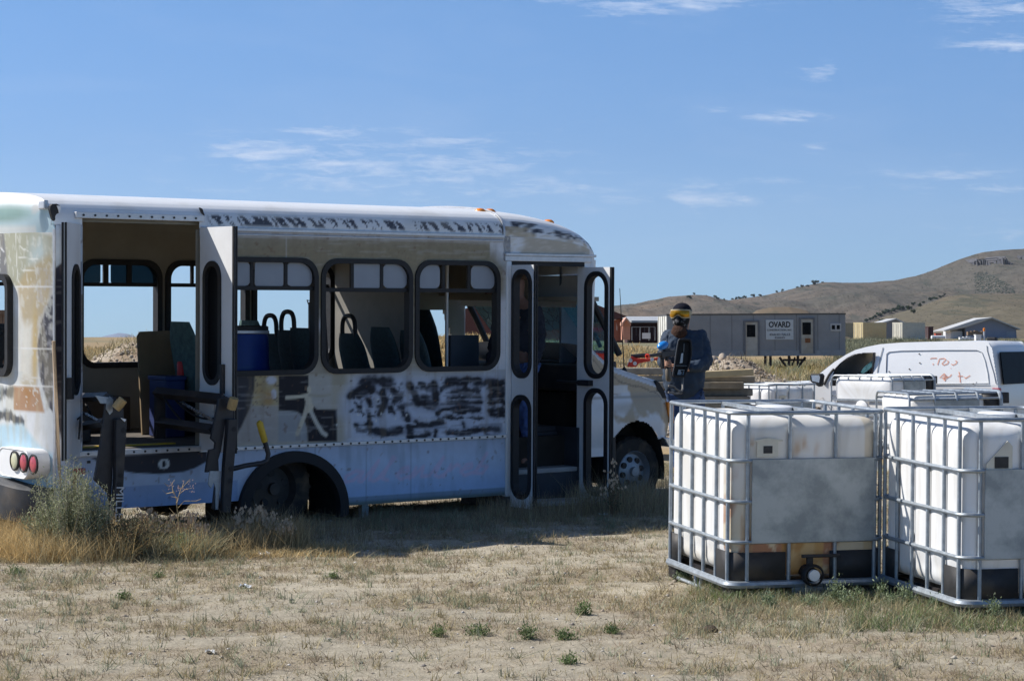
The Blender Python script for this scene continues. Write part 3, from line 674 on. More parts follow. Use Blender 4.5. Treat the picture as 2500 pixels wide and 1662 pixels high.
# front cap: profile loft with shrinking height and rounding corners
capP = S((1231, 525), (1354, 550), (1394, 567), (1421, 594), (1434, 618), (1444, 671), (1440, 733), off=.25)
cs = [1.66, 1.85, 2.05, 2.25, 2.45, 2.62, 2.74, 2.82, 2.875, 2.905, 2.915]
czt = [2.714, 2.708, 2.69, 2.66, 2.61, 2.545, 2.47, 2.39, 2.30, 2.2, 2.10]
rows = []; cols_ = []
cs2 = np.linspace(0, 1, 46); csi = np.interp(cs2, np.linspace(0, 1, len(cs)), cs); czi = np.interp(cs2, np.linspace(0, 1, len(cs)), czt)
CU = np.zeros((46, len(pp))); CYm = np.zeros_like(CU); CZm = np.zeros_like(CU)
for i, (s_, zt) in enumerate(zip(csi, czi)):
    fz = (zt - 2.22) / (2.714 - 2.22)
    t = max(0, (s_ - 2.35) / .565); ins = .30 * (1 - math.sqrt(max(0, 1 - t * t)))
    zl = 2.22 + (PZ - 2.43) / (2.714 - 2.43) * (zt - 2.22)
    zl = np.where(zt > 2.43, np.maximum(zl, 2.22 + (PZ - 2.43) * 0), zl)
    CU[i] = s_; CYm[i] = W / 2 + (PY - W / 2) * (1 - ins / (W / 2)); CZm[i] = 2.22 + (PZ - 2.22) * fz if fz > 0 else 2.22 + (PZ - 2.22) * fz
CZm = np.minimum(CZm, 9)
# bottom hem of the cap: extend each side down to the door header
np_mesh('front_cap', np.stack([CU, CYm, CZm], -1).reshape(-1, 3), grid_faces(46, len(pp)), M_roof, bus, paint_roof(CU, ARC[None, :] + 0 * CU, True).reshape(-1, 3))
# cap side between header (2.22) and the roof curve, both sides
for yy, nm in ((0, 'cap_side'), (1, 'cap_side')):
    ycol = 0 if yy == 0 else -1
    rr = [[(CU[i, ycol], CYm[i, ycol], 2.215 + (CZm[i, ycol] - 2.215) * t) for t in np.linspace(0, 1, 14)] for i in range(46)]
    P = np.array(rr); k = Canvas(P[..., 0], P[..., 2], (.72, .73, .75))
    cr = np.abs(vnoise(P[..., 0], P[..., 2], 13, 3, 84) - .5)
    k.put(sstep(.38, .5, vnoise(P[..., 0], P[..., 2], 4, 3, 86)) * .85, (.44, .37, .27)); k.put((cr < .03) * .6, (.6, .55, .48))
    np_mesh(nm, P.reshape(-1, 3), grid_faces(46, 14), M_roof, bus, k.C.reshape(-1, 3))
# cap nose going down to the windscreen
rr = []
for t in np.linspace(0, 1, 12):
    z = 2.10 - .30 * t; s_ = 2.915 - .05 * t * t
    rr.append([(s_ - .18 * (abs(y - W / 2) / (W / 2)) ** 4, W / 2 + (y - W / 2) * .80, z) for y in np.linspace(0, W, 30)])
MB().grid(rr).build('cap_nose', M_white, bus, True)
# rib where cap and roof meet, drip rail, rivet rails
m = MB(); m.tube([(1.665, PY[j] - .004 * (PY[j] < 1), PZ[j] + .006) for j in range(0, len(pp), 2)], .012, 6); m.build('roof_rib', M_alu, bus, True)
m = MB(); m.box(-1.40, 1.66, -.022, .0, 2.418, 2.446); m.box(-1.40, 1.66, -.014, -.001, 2.385, 2.397); m.build('drip_rail', M_alu, bus, bevel=.004)
m = MB(); m.box(-2.50, -1.38, -.028, .03, 2.487, 2.535); hdr = m.build('door_header', M_alu, bus, bevel=.004)
m = MB(); m.box(-1.41, 1.70, -.02, -.001, .645, .675); r1 = m.build('lower_rail', M_alu, bus, bevel=.003)
m = MB(); m.box(-2.50, -1.41, -.03, .12, .655, .695); r2 = m.build('door_sill', M_alu, bus, bevel=.003)
def rivets(xs_, y, z, par):
    m = MB()
    for x in xs_: m.cyl((x, y, z), (x, y - .006, z), .009, 8)
    m.build('rivets', M_black, par)
rivets(np.arange(-2.44, -1.40, .098), -.028, 2.511, hdr); rivets(np.arange(-1.33, 1.68, .085), -.02, .66, r1); rivets(np.arange(-2.40, -1.42, .098), -.03, .675, r2)
m = MB(); m.box(1.69, 1.745, -.016, .05, .12, 2.215); m.build('door_post', M_white, bus, bevel=.008)
m = MB(); m.box(1.67, 2.68, -.02, .05, 2.215, 2.262); m.box(1.67, 2.72, -.028, -.001, 2.262, 2.285); m.build('entry_door_header', M_alu, bus, bevel=.004)
m = MB(); m.box(1.742, 2.60, .0, .09, 2.175, 2.214); m.build('header_shade_strip', M_rubber, bus)  # solid black strip drawn in for the shade under the header
m = MB(); m.tube([(2.66, .05, .06), (2.67, .05, 1.4), (2.70, .05, 2.24)], [.055, .055, .06], 12); m.box(2.60, 2.68, .0, .10, .06, 2.22); m.build('front_corner_post', M_white, bus, True)
for px, py, nm in ((1172, 516, 0), (1196, 517, 0), (1339, 543, 0)):
    s_, z_ = bus_pt(px, py, .30); m = MB(); m.lathe([(.0, .04), (.03, .036), (.05, .02), (.055, 0)], (s_, .30, z_ - .012), n=16); m.build('clearance_light', M_amber, bus, True)
# torn dark gash in the roof edge
g1 = lambda x, y: (x / 3.734, 440 + y / 3.734)
m = MB(); m.prism(S(g1(1828, 250), g1(1850, 262), g1(1858, 290), g1(1870, 322), g1(1852, 306), g1(1842, 280)), -.030, -.002, Matrix.Translation((0, .035, 0))); m.build('roof_tear', M_rubber, bus)
# ---- rear wall and rear cap
def rear_pt(px, py, xo=-2.73):
    o = MBI @ Vector((0, 0, CH)); d = MBI.to_3x3() @ Vector(((px - CX) / F, 1, (CY - py) / F))
    t = (xo - o.x) / d.x; p = o + d * t; return p.y, p.z
def RP(*pts): return [rear_pt(*p) for p in pts]
def bow(y): return -2.655 - .14 * (1 - np.abs((y - W / 2) / (W / 2)) ** 4)
yr = np.arange(0, W + .001, .0125); zr = np.arange(.26, 2.39, .0125)
RY, RZ_ = np.meshgrid(yr, zr)
k = Canvas(RY, RZ_, (.70, .72, .74))
k.put(sstep(.35, .65, vnoise(RY, RZ_, 3, 4, 91)) * .4, (.55, .58, .56))
k.poly(RP((-400, 520), (0, 515), (60, 535), (131, 565), (131, 640), (111, 640), (111, 520)), (.45, .64, .76), .8, .02)
k.poly(RP((-400, 530), (30, 536), (58, 552), (111, 575), (111, 640), (75, 700), (30, 700), (-300, 700)), (.37, .37, .27), .9, .015)
k.poly(RP((-400, 530), (22, 533), (30, 600), (36, 680), (-300, 680)), (.20, .20, .21), .95, .015)
k.ell(*rear_pt(92, 630), .10, .16, (.50, .60, .62), .8, .8)
k.poly(RP((70, 660), (111, 615), (111, 700), (106, 740), (92, 800), (88, 930), (75, 990), (62, 930), (66, 800), (55, 700)), (.46, .37, .22), .85, .03)
k.poly(RP((64, 790), (84, 790), (82, 930), (60, 920)), (.72, .72, .68), .8, .05)
k.ell(*rear_pt(86, 850), .03, .3, (.55, .38, .12), .6, .7)
k.poly(RP((131, 672), (128, 680), (108, 725), (95, 790), (90, 844), (93, 920), (106, 994), (113, 1012), (124, 1039), (131, 1055)), (.06, .06, .08), .95, .006)
k.put(sstep(.5, .62, vnoise(RY * 3, RZ_, 22, 3, 92)) * (RY < .20) * (RZ_ > 1.0) * (RZ_ < 2.1) * .45, (.5, .5, .52))
k.poly(RP((47, 942), (92, 946), (100, 1007), (48, 1000)), (.40, .20, .08), .85, .006)
cr = np.abs(vnoise(RY, RZ_, 16, 2, 93) - .5); P_ = RP((47, 1010), (95, 940))
k.put((cr < .025) * (RY < P_[0][0]) * (RY > P_[1][0]) * (RZ_ > 1.03) * (RZ_ < 1.27) * .8, (.66, .64, .6))
for a, b, r1, r2 in ((10, 955, .1, .06), (36, 950, .05, .055), (0, 1020, .1, .045), (30, 1018, .07, .04), (52, 1026, .06, .035), (64, 1030, .03, .04)):
    pass
sm_ = vnoise(RY * 2 , RZ_, 13, 4, 97)
for pts, w_ in ((RP((-60, 950), (42, 958)), .045), (RP((-60, 975), (20, 970)), .03), (RP((-60, 1018), (30, 1012), (64, 1030)), .035)):
    d_ = np.full(RY.shape, 9e9)
    for (x1, y1), (x2, y2) in zip(pts[:-1], pts[1:]): d_ = np.minimum(d_, k.seg(x1, y1, x2, y2))
    k.put(.9 * (1 - sstep(w_ * .5, w_ * 1.5, d_ + .08 * (sm_ - .5))), (.04, .045, .055))
k.put((RZ_ > .98) * (RZ_ < 1.3) * (RY > .2) * sstep(.4, .7, vnoise(RY, RZ_, 5, 4, 94)) * .4, (.4, .48, .52))
k.poly(RP((-500, 1050), (30, 1035), (66, 1035), (100, 1100), (131, 1120), (131, 1290), (-500, 1290)), (.42, .62, .74), .85, .02)
k.poly(RP((0, 1066), (8, 1075), (12, 1100), (11, 1120), (-200, 1130), (-200, 1060)), (.09, .1, .12), .9, .01)
k.poly(RP((-300, 1118), (26, 1122), (26, 1131), (-300, 1128)), (.55, .42, .25), .9, .004)
k.poly(RP((-300, 1140), (10, 1140), (5, 1165), (-300, 1170)), (.66, .66, .64), .8, .02)
for yy in (700, 852, 943):
    z_ = rear_pt(80, yy)[1]; k.put((np.abs(RZ_ - z_) < .006) * .8, (.75, .76, .76))
k.put(sstep(.6, .68, vnoise(RY * 2.5, RZ_, 20, 3, 95)) * (RZ_ > 1.4) * .5, (.66, .67, .62))
st = vnoise(RY, RZ_ * .15, 14, 4, 96); k.put(sstep(.58, .72, st) * .3, (.5, .45, .32))
for pts in (RP((-8, 590), (-8, 552), (2, 556), (3, 568), (-5, 573), (7, 588)), RP((-2, 592), (-2, 612)), RP((-4, 594), (6, 596)), RP((3, 594), (3, 614)), RP((20, 606), (24, 612), (27, 613))): k.stroke(pts, .006, (.72, .73, .73), .9)
for pts in (RP((60, 600), (66, 608), (75, 612)), RP((52, 555), (54, 640), (57, 690)), RP((58, 628), (90, 633)), RP((65, 660), (88, 662))): k.stroke(pts, .005, (.74, .75, .7), .8)
(ra, _), (_, rt) = rear_pt(47, 700), rear_pt(20, 669); rb = rear_pt(20, 918)[1]
RW = (ra, W - ra)
rc = rr_in((RY[1:, 1:] + RY[:-1, :-1]) / 2, (RZ_[1:, 1:] + RZ_[:-1, :-1]) / 2, RW[0] + .02, RW[1] - .02, rb + .02, rt - .02, .1)
np_mesh('rear_panel', np.stack([bow(RY), RY, RZ_], -1).reshape(-1, 3), grid_faces(len(zr), len(yr), ~rc), M_side, bus, k.C.reshape(-1, 3))
rc2 = lambda u, z: rr_in(u, z, RW[0] + .02, RW[1] - .02, rb + .02, rt - .02, .1)
U, Z = np.meshgrid(np.arange(.05, W - .04, .03), np.arange(.3, 2.4, .03)); a = (U[:-1, :-1] + U[1:, 1:]) / 2; b = (Z[:-1, :-1] + Z[1:, 1:]) / 2
np_mesh('rear_inner_panel', np.stack([U * 0 - 2.61, U, Z], -1).reshape(-1, 3), grid_faces(U.shape[0], U.shape[1], ~rc2(a, b)), M_inner, bus, smooth=False)
MR = Matrix(((0, 1, 0, 0), (1, 0, 0, 0), (0, 0, 1, 0), (0, 0, 0, 1)))
def swap(pts): return pts
m = MB(); m.ring(rrect(RW[0], RW[1], rb, rt, .12, 7), rrect(RW[0] + .05, RW[1] - .05, rb + .05, rt - .05, .08, 7), -2.83, -2.60, MR)
m.build('rear_window_frame', M_rubber, bus)
rr = []; nn = 14
for i in range(nn):
    t = i / (nn - 1); a = t * math.pi / 2
    row = []
    for y, z in zip(PY, PZ):
        sb = float(bow(np.array([min(max(y, 0), W)]))[0]) - .035 * math.sin(math.pi * t) * (1 if .1 < y < W - .1 else .3)
        row.append((-2.695 + (sb + 2.695) * math.sin(a), y, z - (z - 2.375) * (1 - math.cos(a)) if z > 2.375 else z))
    rr.append(row)
P = np.array(rr); k = Canvas(P[..., 1], P[..., 2], (.76, .78, .79))
k.put(sstep(2.62, 2.52, P[..., 2]) * .8, (.42, .60, .68)); 
k.ell(.62, 2.53, .42, .07, (.20, .30, .25), .9, .5); k.put((P[..., 2] < 2.43) * (P[..., 1] > .18) * .8, (.72, .74, .73))
k.ell(.18, 2.56, .05, .035, (.5, .5, .48), .9, .2)
np_mesh('rear_cap', P.reshape(-1, 3), grid_faces(nn, len(pp)), M_roof, bus, k.C.reshape(-1, 3))
# corner moulding, broken open at the top
m = MB(); m.tube([(-2.672, -.006, .30), (-2.672, -.006, 1.4), (-2.675, -.006, 2.40)], .012, 8); m.build('corner_trim', M_alu, bus, True)
hp = [(741, 380), (770, 350), (830, 348), (880, 372), (893, 420), (868, 480), (830, 500), (812, 530), (812, 580), (800, 600), (770, 560), (745, 480), (735, 430)]
hp = S(*[(x / 6.03, 440 + y / 6.03) for x, y in hp], off=-.05)
m = MB(); m.prism(hp, -.052, -.02); m.build('corner_hole', M_rubber, bus)
hp = S(*[(x / 6.03, 440 + y / 6.03) for x, y in ((835, 375), (885, 378), (893, 420), (868, 490), (860, 440))], off=-.055)
m = MB(); m.prism(hp, -.06, -.052); m.build('torn_flap', M_white, bus)
y_, z_ = rear_pt(103, 500); m = MB(); m.box(-2.74, -2.70, y_ - .05, y_ + .05, z_ - .035, z_ + .035); m.build('marker_light_socket', M_alu, bus, bevel=.01)
# ---- tail lamp pod
yc, zc = rear_pt(66, 1130, -2.78); y0, _ = rear_pt(120, 1130, -2.74); y1, _ = rear_pt(30, 1130, -2.80)
tl = MB(); tl.ring(rrect(.04, .60, zc - .115, zc + .115, .10, 8), rrect(.06, .58, zc - .10, zc + .10, .09, 8), -2.865, -2.68, MR)
tl.prism(rrect(.05, .59, zc - .105, zc + .105, .095, 8), -2.86, -2.68, MR)
pod = tl.build('tail_lamp_pod', M_white, bus, True, bevel=.012)
for i, (px, c_) in enumerate(((36, 'pale'), (58, 'red'), (82, 'red'))):
    yy, zz = rear_pt(px, 1124 + i * 4.5, -2.87)
    m = MB(); m.lathe([(.075, 0), (.078, -.012), (.068, -.016), (.064, -.010)], (-2.865, yy, zz), 'x', 28); rg = m.build('lamp_ring', M_rubber, pod, True)
    m = MB(); m.lathe([(.066, -.004), (.05, -.014), (.02, -.018), (0, -.019)], (-2.865, yy, zz), 'x', 28)
    m.build('lamp_lens', M_red if c_ == 'red' else mat('pale lens', (.55, .55, .38), .3, var=.15, scale=30), pod, True)
# ---- rear bumper: black moulding, sagging at the right end
rows = []
for i in range(22):
    t = i / 21; y = -.03 + (W * .95 + .03) * t
    sag = .06 * max(0, 1 - t * 4)
    s0 = float(bow(np.array([min(max(y, 0), W)]))[0]) - .10 * min(1, t * 9 + .2)
    rows.append([(s0 + .10, y, .47 - sag), (s0 - .03, y, .475 - sag), (s0 - .07, y, .45 - sag), (s0 - .07, y, .30 - sag), (s0 - .04, y, .17 - sag * .4), (s0 + .10, y, .15 - sag * .4)])
MB().grid(rows).build('rear_bumper', mat('faded black plastic', (.055, .058, .065), .55, var=.25, scale=10, dirt=.3), bus, True)
a = S((177, 1143), (207, 1156))
m = MB(); m.box(a[0][0], a[1][0], -.018, .0, a[1][1], a[0][1]); m.build('side_marker', M_red, bus, bevel=.006)
a = S((216, 1127))[0]; m = MB(); m.box(a[0] - .012, a[0] + .012, -.012, 0, a[1] - .01, a[1] + .01); m.build('bolt', M_black, bus)
# ---- doors
def door(name, hinge_s, hinge_y, ang, L_, z0, z1, holes, th=.04, face=1, seals=True, label=None):
    Md = Matrix.Translation((hinge_s, hinge_y, 0)) @ Matrix.Rotation(R(ang), 4, 'Z')
    e = (0, th) if face > 0 else (-th, 0)
    m = MB(); hs = sorted(holes, key=lambda h: h[2])
    cuts = [z0] + [(a[3] + b[2]) / 2 for a, b in zip(hs[:-1], hs[1:])] + [z1]
    for h, c0, c1 in zip(hs, cuts[:-1], cuts[1:]):
        m.ring(rrect(0, L_, c0, c1, .001, 8), rrect(h[0], h[1], h[2], h[3], h[4], 8), e[0], e[1])
    d = m.build(name, M_white, bus, M=Md)
    if label: d['label'] = label
    for h in hs:
        m = MB(); m.ring(rrect(h[0] - .012, h[1] + .012, h[2] - .012, h[3] + .012, h[4] + .01, 8), rrect(h[0] + .03, h[1] - .03, h[2] + .03, h[3] - .03, max(.02, h[4] - .03), 8), e[0] - .012, e[1] + .012)
        m.build('window_rubber', M_rubber, d)
        if len(h) > 5:
            m = MB(); m.prism(rrect(h[0] + .02, h[1] - .02, h[2] + .02, h[3] - .02, max(.02, h[4] - .02), 8), (e[0] + e[1]) / 2 - .003, (e[0] + e[1]) / 2 + .003); m.build('pane', h[5], d)
    if seals:
        m = MB(); m.box(L_, L_ + .02, e[0] + .002, e[0] + .014, z0, z1); m.box(L_, L_ + .02, e[1] - .014, e[1] - .002, z0, z1); m.build('edge_seal', M_rubber, d)
        m = MB(); m.box(L_, L_ + .008, e[0] + .016, e[1] - .016, z0, z1); m.build('edge_strip', M_alu, d)
    return d
zt = bus_pt(486, 542)[1]; zl0 = bus_pt(520, 1092, -.3)[1]
zt = 2.44
dr = door('lift_door', -1.405, 0, -90, .50, .665, zt, [(.07, .325, 1.20, 2.16, .125, M_blackglass)], label='right lift door, white inner face with tall black window')
m = MB(); m.box(.36, .40, -.03, 0, 1.13, 1.36); m.box(.33, .365, -.025, 0, 1.24, 1.28); m.build('latch', M_black, dr, bevel=.004)
m = MB(); m.tube([(.31, -.01, 1.10), (.29, -.04, 1.06), (.285, -.04, .98), (.31, -.01, .94)], .009, 8); m.build('handle', M_alu, dr, True)
dl = door('lift_door', -2.46, -.02, -129, .46, .66, zt, [(.06, .30, 1.15, 2.12, .12, M_blackglass)], face=-1, label='left lift door, swung far back, grey inner face with narrow black window')
m = MB(); m.tube([(.12, .0, .95), (.14, .03, .97), (.16, .03, .93), (.15, .02, .80)], .008, 6); m.build('latch', M_black, dl)
m = MB(); m.box(.40, .47, .0, .04, 1.12, 1.28); m.build('hinge_plate', M_rubber, dl)
door('entry_door', 1.75, 0, -93, .34, .03, 2.18, [(.03, .31, 1.19, 2.13, .125), (.03, .31, .12, 1.02, .125)], label='rear leaf of the entry door')
e2 = door('entry_door', 2.60, 0, -90, .355, .02, 2.17, [(.02, .325, 1.17, 2.12, .14), (.02, .325, .10, 1.06, .14)], label='front leaf of the entry door with two long oval openings')
m = MB(); m.cyl((-.35, -.03, 1.115), (.13, -.03, 1.115), .014, 8); m.box(-.03, .13, -.055, -.0, 1.09, 1.14); m.build('door_arm', M_black, e2)
# ---- lift: two posts, parallelogram arms
def poly2(pts): return S(*[(x / 2.903, 860 + y / 2.903) for x, y in pts], off=-.5)
m = MB(); m.prism(poly2([(735, 420), (745, 320), (800, 312), (840, 350), (868, 400), (870, 490), (800, 500), (790, 900), (770, 1190), (760, 1000), (715, 950), (660, 900), (680, 800), (705, 650), (720, 520)]), -.52, -.49)
m.prism(poly2([(795, 470), (868, 470), (866, 520), (850, 800), (840, 1000), (818, 1200), (768, 1200), (788, 900)]), -.575, -.52)
pA = m.build('lift_post', M_black, bus, bevel=.005); pA['label'] = 'left lift post with white lettering low down'
m = MB(); m.prism(poly2([(765, 310), (790, 330), (785, 420), (765, 440), (740, 400), (745, 340)]), -.53, -.521); m.prism(poly2([(665, 305), (770, 318), (740, 362), (700, 360)]), -.53, -.521); m.build('worn_plate', M_galv, pA)
m = MB(); m.prism(poly2([(820, 460), (858, 470), (850, 488), (838, 480)]), -.582, -.5755); m.build('paint_chip', M_white, pA)
for x, y in ((842, 548), (822, 868), (812, 930)): a = poly2([(x, y)])[0]; MB().cyl((a[0], -.578, a[1]), (a[0], -.57, a[1]), .02, 12).build('bolt_hole', M_rubber, pA)
m = MB(); m.prism(poly2([(1488, 610), (1505, 520), (1530, 400), (1545, 325), (1600, 312), (1640, 335), (1652, 400), (1650, 490), (1590, 500), (1560, 690), (1540, 760), (1555, 1120), (1500, 1110), (1530, 840), (1450, 850), (1475, 690), (1515, 680), (1520, 640)]), -.52, -.49)
m.prism(poly2([(1588, 470), (1652, 470), (1648, 540), (1620, 860), (1600, 1130), (1545, 1130), (1560, 800)]), -.575, -.52)
pB = m.build('lift_post', M_black, bus, bevel=.005); pB['label'] = 'right lift post carrying the grab bar'
m = MB(); m.prism(poly2([(1472, 838), (1552, 838), (1545, 960), (1530, 1110), (1512, 1110), (1512, 960), (1500, 920), (1480, 960), (1460, 930)]), -.535, -.525); m.build('bare_metal_plate', M_galv, pB)
for x, y in ((1623, 540), (1600, 820), (1596, 905)): a = poly2([(x, y)])[0]; MB().cyl((a[0], -.578, a[1]), (a[0], -.57, a[1]), .02, 12).build('bolt_hole', M_rubber, pB)
for (px, py), par in (((284, 985), pA), ((560, 984), pB)):
    a = bus_pt(px, py, -.55); m = MB(); m.lathe([(0, -.045), (.036, -.045), (.038, 0), (.036, .045), (0, .045)], n=20)
    m.build('roller', mat('tan roller', (.42, .29, .13), .5, var=.2, scale=30), par, True, M=Matrix.Translation((a[0], -.60, a[1])) @ Matrix.Rotation(R(35 if par is pA else 5), 4, 'Y') @ Matrix.Rotation(R(20), 4, 'X'))
def beam(name, p, q, w, m_=M_black):
    (s0, z0), (s1, z1) = bus_pt(p[0], p[1], p[2]), bus_pt(q[0], q[1], q[2]); m = MB(); m.tube([(s0, p[2], z0), (s1, q[2], z1)], w, 4); return m.build(name, m_, bus)
beam('lift_arm', (382, 958, .35), (545, 975, -.5), .045); beam('lift_arm', (388, 1030, .35), (520, 1048, -.47), .042)
beam('lift_arm', (199, 970, .30), (262, 968, -.5), .035); beam('lift_arm', (199, 1040, .3), (255, 1030, -.5), .035)
beam('lift_cylinder', (440, 980, .1), (518, 1025, -.45), .014, M_chrome); beam('lift_cylinder', (210, 1010, .1), (250, 1032, -.45), .012, M_chrome)
m = MB(); a = S((379, 950), (401, 950), (401, 1070), (379, 1070), off=.35); m.prism(a, .33, .37); m.build('lift_bracket', M_black, bus)
m = MB(); pts = [bus_pt(px, py, -.5) for px, py in ((556, 1147), (600, 1136), (640, 1130), (652, 1124), (655, 1108), (651, 1092), (646, 1076))]
m.tube([(s, -.5, z) for s, z in pts], .02, 10); hb = m.build('grab_bar', M_black, bus, True)
m = MB(); pts = [bus_pt(px, py, -.5) for px, py in ((647, 1078), (640, 1055), (634, 1033), (631, 1029))]; m.tube([(s, -.5, z) for s, z in pts], [.026, .027, .027, .018], 12); m.build('yellow_grip', M_yellow, hb, True)
for a, b, sg_ in (((420, 965, .2), (552, 1010, -.46), .10), ((395, 960, .25), (545, 1030, -.48), .16), ((210, 985, .2), (268, 1020, -.46), .09)):
    (s0, z0), (s1, z1) = bus_pt(*a), bus_pt(*b); P_ = [(s0 + (s1 - s0) * t, a[2] + (b[2] - a[2]) * t, z0 + (z1 - z0) * t - sg_ * 4 * t * (1 - t)) for t in np.linspace(0, 1, 12)]
    MB().tube(P_, .009, 7).build('hydraulic_hose', M_rubber, bus, True)
# lettering on the post
def fit_text(body, lo, hi, y, mt, parent, name, bold=0, M=None):
    """letters as a real mesh filling the rectangle lo..hi on a wall (x, z)"""
    c = bpy.data.curves.new(name, 'FONT'); c.body = body; c.size = 1; c.extrude = .01; c.resolution_u = 3; c.offset = bold
    o = bpy.data.objects.new(name, c); col.objects.link(o); bpy.context.view_layer.update()
    me = bpy.data.meshes.new_from_object(o.evaluated_get(bpy.context.evaluated_depsgraph_get())); bpy.data.objects.remove(o)
    v = np.array([tuple(q.co) for q in me.vertices]); mn, mx = v.min(0), v.max(0)
    sx, sz = (hi[0] - lo[0]) / (mx[0] - mn[0]), (hi[1] - lo[1]) / (mx[1] - mn[1])
    for q in me.vertices:
        x, z, d = q.co.x, q.co.y, q.co.z; q.co = ((x - mn[0]) * sx, -d * .3, (z - mn[1]) * sz)
    me.update(); ob = finish(me, name, mt, parent)
    ob.matrix_local = (M if M is not None else Matrix.Translation((lo[0], y, lo[1])))
    if bold: pass
    return ob
M_letterw = mat('white lettering', (.6, .62, .64), .6, var=.15, scale=40)
a = poly2([(816, 1040)])[0]
fit_text('MILLER', (0, 0), (.30, .062), 0, M_letterw, pA, 'maker_lettering', M=Matrix.Translation((a[0] - .028, -.580, a[1] + .10)) @ Matrix.Rotation(R(93), 4, 'Y'))
# ---- wheels
def wheel(x, y, z, r, rim_m, holes, name, parent=bus, out=-1, w=.2):
    m = MB(); m.lathe([(r * .58, 0), (r * .80, -.012), (r * .94, .0), (r, .03), (r, w - .03), (r * .94, w), (r * .8, w + .01), (r * .58, w)], (0, 0, 0), 'y', 48)
    for k in range(48):
        if k % 2: continue
        a = 2 * math.pi * k / 48; M = Matrix.Rotation(a, 4, 'Y'); m.box(r * .985, r * 1.012, .02, w - .02, -.016, .016, M)
    Mw = Matrix.Translation((x, y, z)) @ (Matrix.Identity(4) if out < 0 else Matrix.Rotation(math.pi, 4, 'Z'))
    wh = m.build(name, M_tyre, parent, True, M=Mw)
    m = MB(); m.lathe([(r * .60, .0), (r * .58, -.008), (r * .54, .02), (r * .50, .05), (r * .40, .045), (r * .22, .015), (r * .14, .012), (r * .13, -.02), (0, -.022)], (0, 0, 0), 'y', 40)
    rm = m.build('rim', rim_m, wh, True)
    for k in range(holes):
        m = MB(); a = 2 * math.pi * (k + .3) / holes; m.cyl((r * .35 * math.cos(a), .024, r * .35 * math.sin(a)), (r * .35 * math.cos(a), .06, r * .35 * math.sin(a)), r * .085, 14)
        m.build('rim_hole', M_rubber, rm)
    return wh
s_, z_ = bus_pt(668, 1235, .14); wheel(s_, .14, .30, .37, mat('dull steel rim', (.045, .043, .042), .6, .3, var=.25, dirt=.3), 5, 'rear_wheel')
wheel(s_, W - .14, .30, .37, M_black, 5, 'rear_wheel', out=1)
# ---- wheel arch flare and dark well
def arch_pts(cx, cz, rx, rz, a0, a1, n=28): return [(cx + rx * math.cos(R(a0 + (a1 - a0) * i / n)), cz + rz * math.sin(R(a0 + (a1 - a0) * i / n))) for i in range(n + 1)]
o_ = arch_pts(AR[0], AR[1], AR[2] + .0, AR[3] + .0, -8, 188); i_ = arch_pts(AR[0], AR[1], AR[2] - .09, AR[3] - .09, -12, 192)
m = MB(); n_ = len(o_)
vs = [(x, -.045, z) for x, z in o_] + [(x, -.055, z) for x, z in i_] + [(x, .0, z) for x, z in o_] + [(x, .02, z) for x, z in i_]
fs = []
for q in range(n_ - 1): fs += [(q, q + 1, n_ + q + 1, n_ + q), (q, 2 * n_ + q, 2 * n_ + q + 1, q + 1), (n_ + q, n_ + q + 1, 3 * n_ + q + 1, 3 * n_ + q)]
m.add(vs, fs); m.build('fender_flare', mat('black flare plastic', (.014, .014, .016), .75, var=.2), bus, True)
m = MB(); q = arch_pts(AR[0], AR[1], AR[2] - .02, AR[3] - .02, -10, 190)
m.grid([[(x, y, z) for x, z in q] for y in (.0, .55)]); m.box(AR[0] - .5, AR[0] + .5, .55, .56, 0, .65); m.build('wheel_well', M_dark, bus)
# ---- chassis and underbody
m = MB(); m.box(-2.6, -1.1, .25, W - .25, .30, .62); m.box(0.1, 2.6, .25, W - .25, .26, .62); m.box(-2.6, 2.7, .6, .72, .28, .45); m.box(-2.6, 2.7, 1.5, 1.62, .28, .45); m.build('chassis', M_dark, bus)
m = MB(); m.box(.26, .33, .15, .20, -.01, .14); m.build('pipe_stub', M_galv, bus)
# ---- floor, steps
m = MB(); m.box(-2.60, 1.74, .05, W - .05, .655, .70); m.box(1.74, 2.66, .72, W - .05, .655, .70); m.build('floor', M_floor, bus)
a = bus_pt(300, 1085, .35)
m = MB(); m.box(-2.40, -1.5, .22, .29, .701, .712); m.build('floor_edge_strip', M_yellow, bus)
m = MB(); m.box(1.76, 2.58, .06, .36, .30, .345); st1 = m.build('step', mat('worn step', (.3, .3, .3), .7, dirt=.5), bus, bevel=.01)
m = MB(); m.box(1.76, 2.58, .36, .38, .345, .65); m.box(1.76, 2.58, .38, .70, .655, .70); m.box(1.76, 2.58, .06, .08, .0, .30); m.box(1.74, 1.76, .06, .72, .0, .70); m.box(2.58, 2.6, .06, .72, .0, .70); m.build('step_well', mat('dark step panel', (.03, .035, .045), .7, var=.3), bus)
a = S((1323, 1234), (1405, 1216), off=-.12); m = MB(); m.box(-.28, .28, -.14, .14, -.02, .02)
m.build('step_plate', M_alu, bus, bevel=.008, M=Matrix.Translation(((a[0][0] + a[1][0]) / 2, -.1, max(.05, (a[0][1] + a[1][1]) / 2))) @ Matrix.Rotation(R(-8), 4, 'Z'))
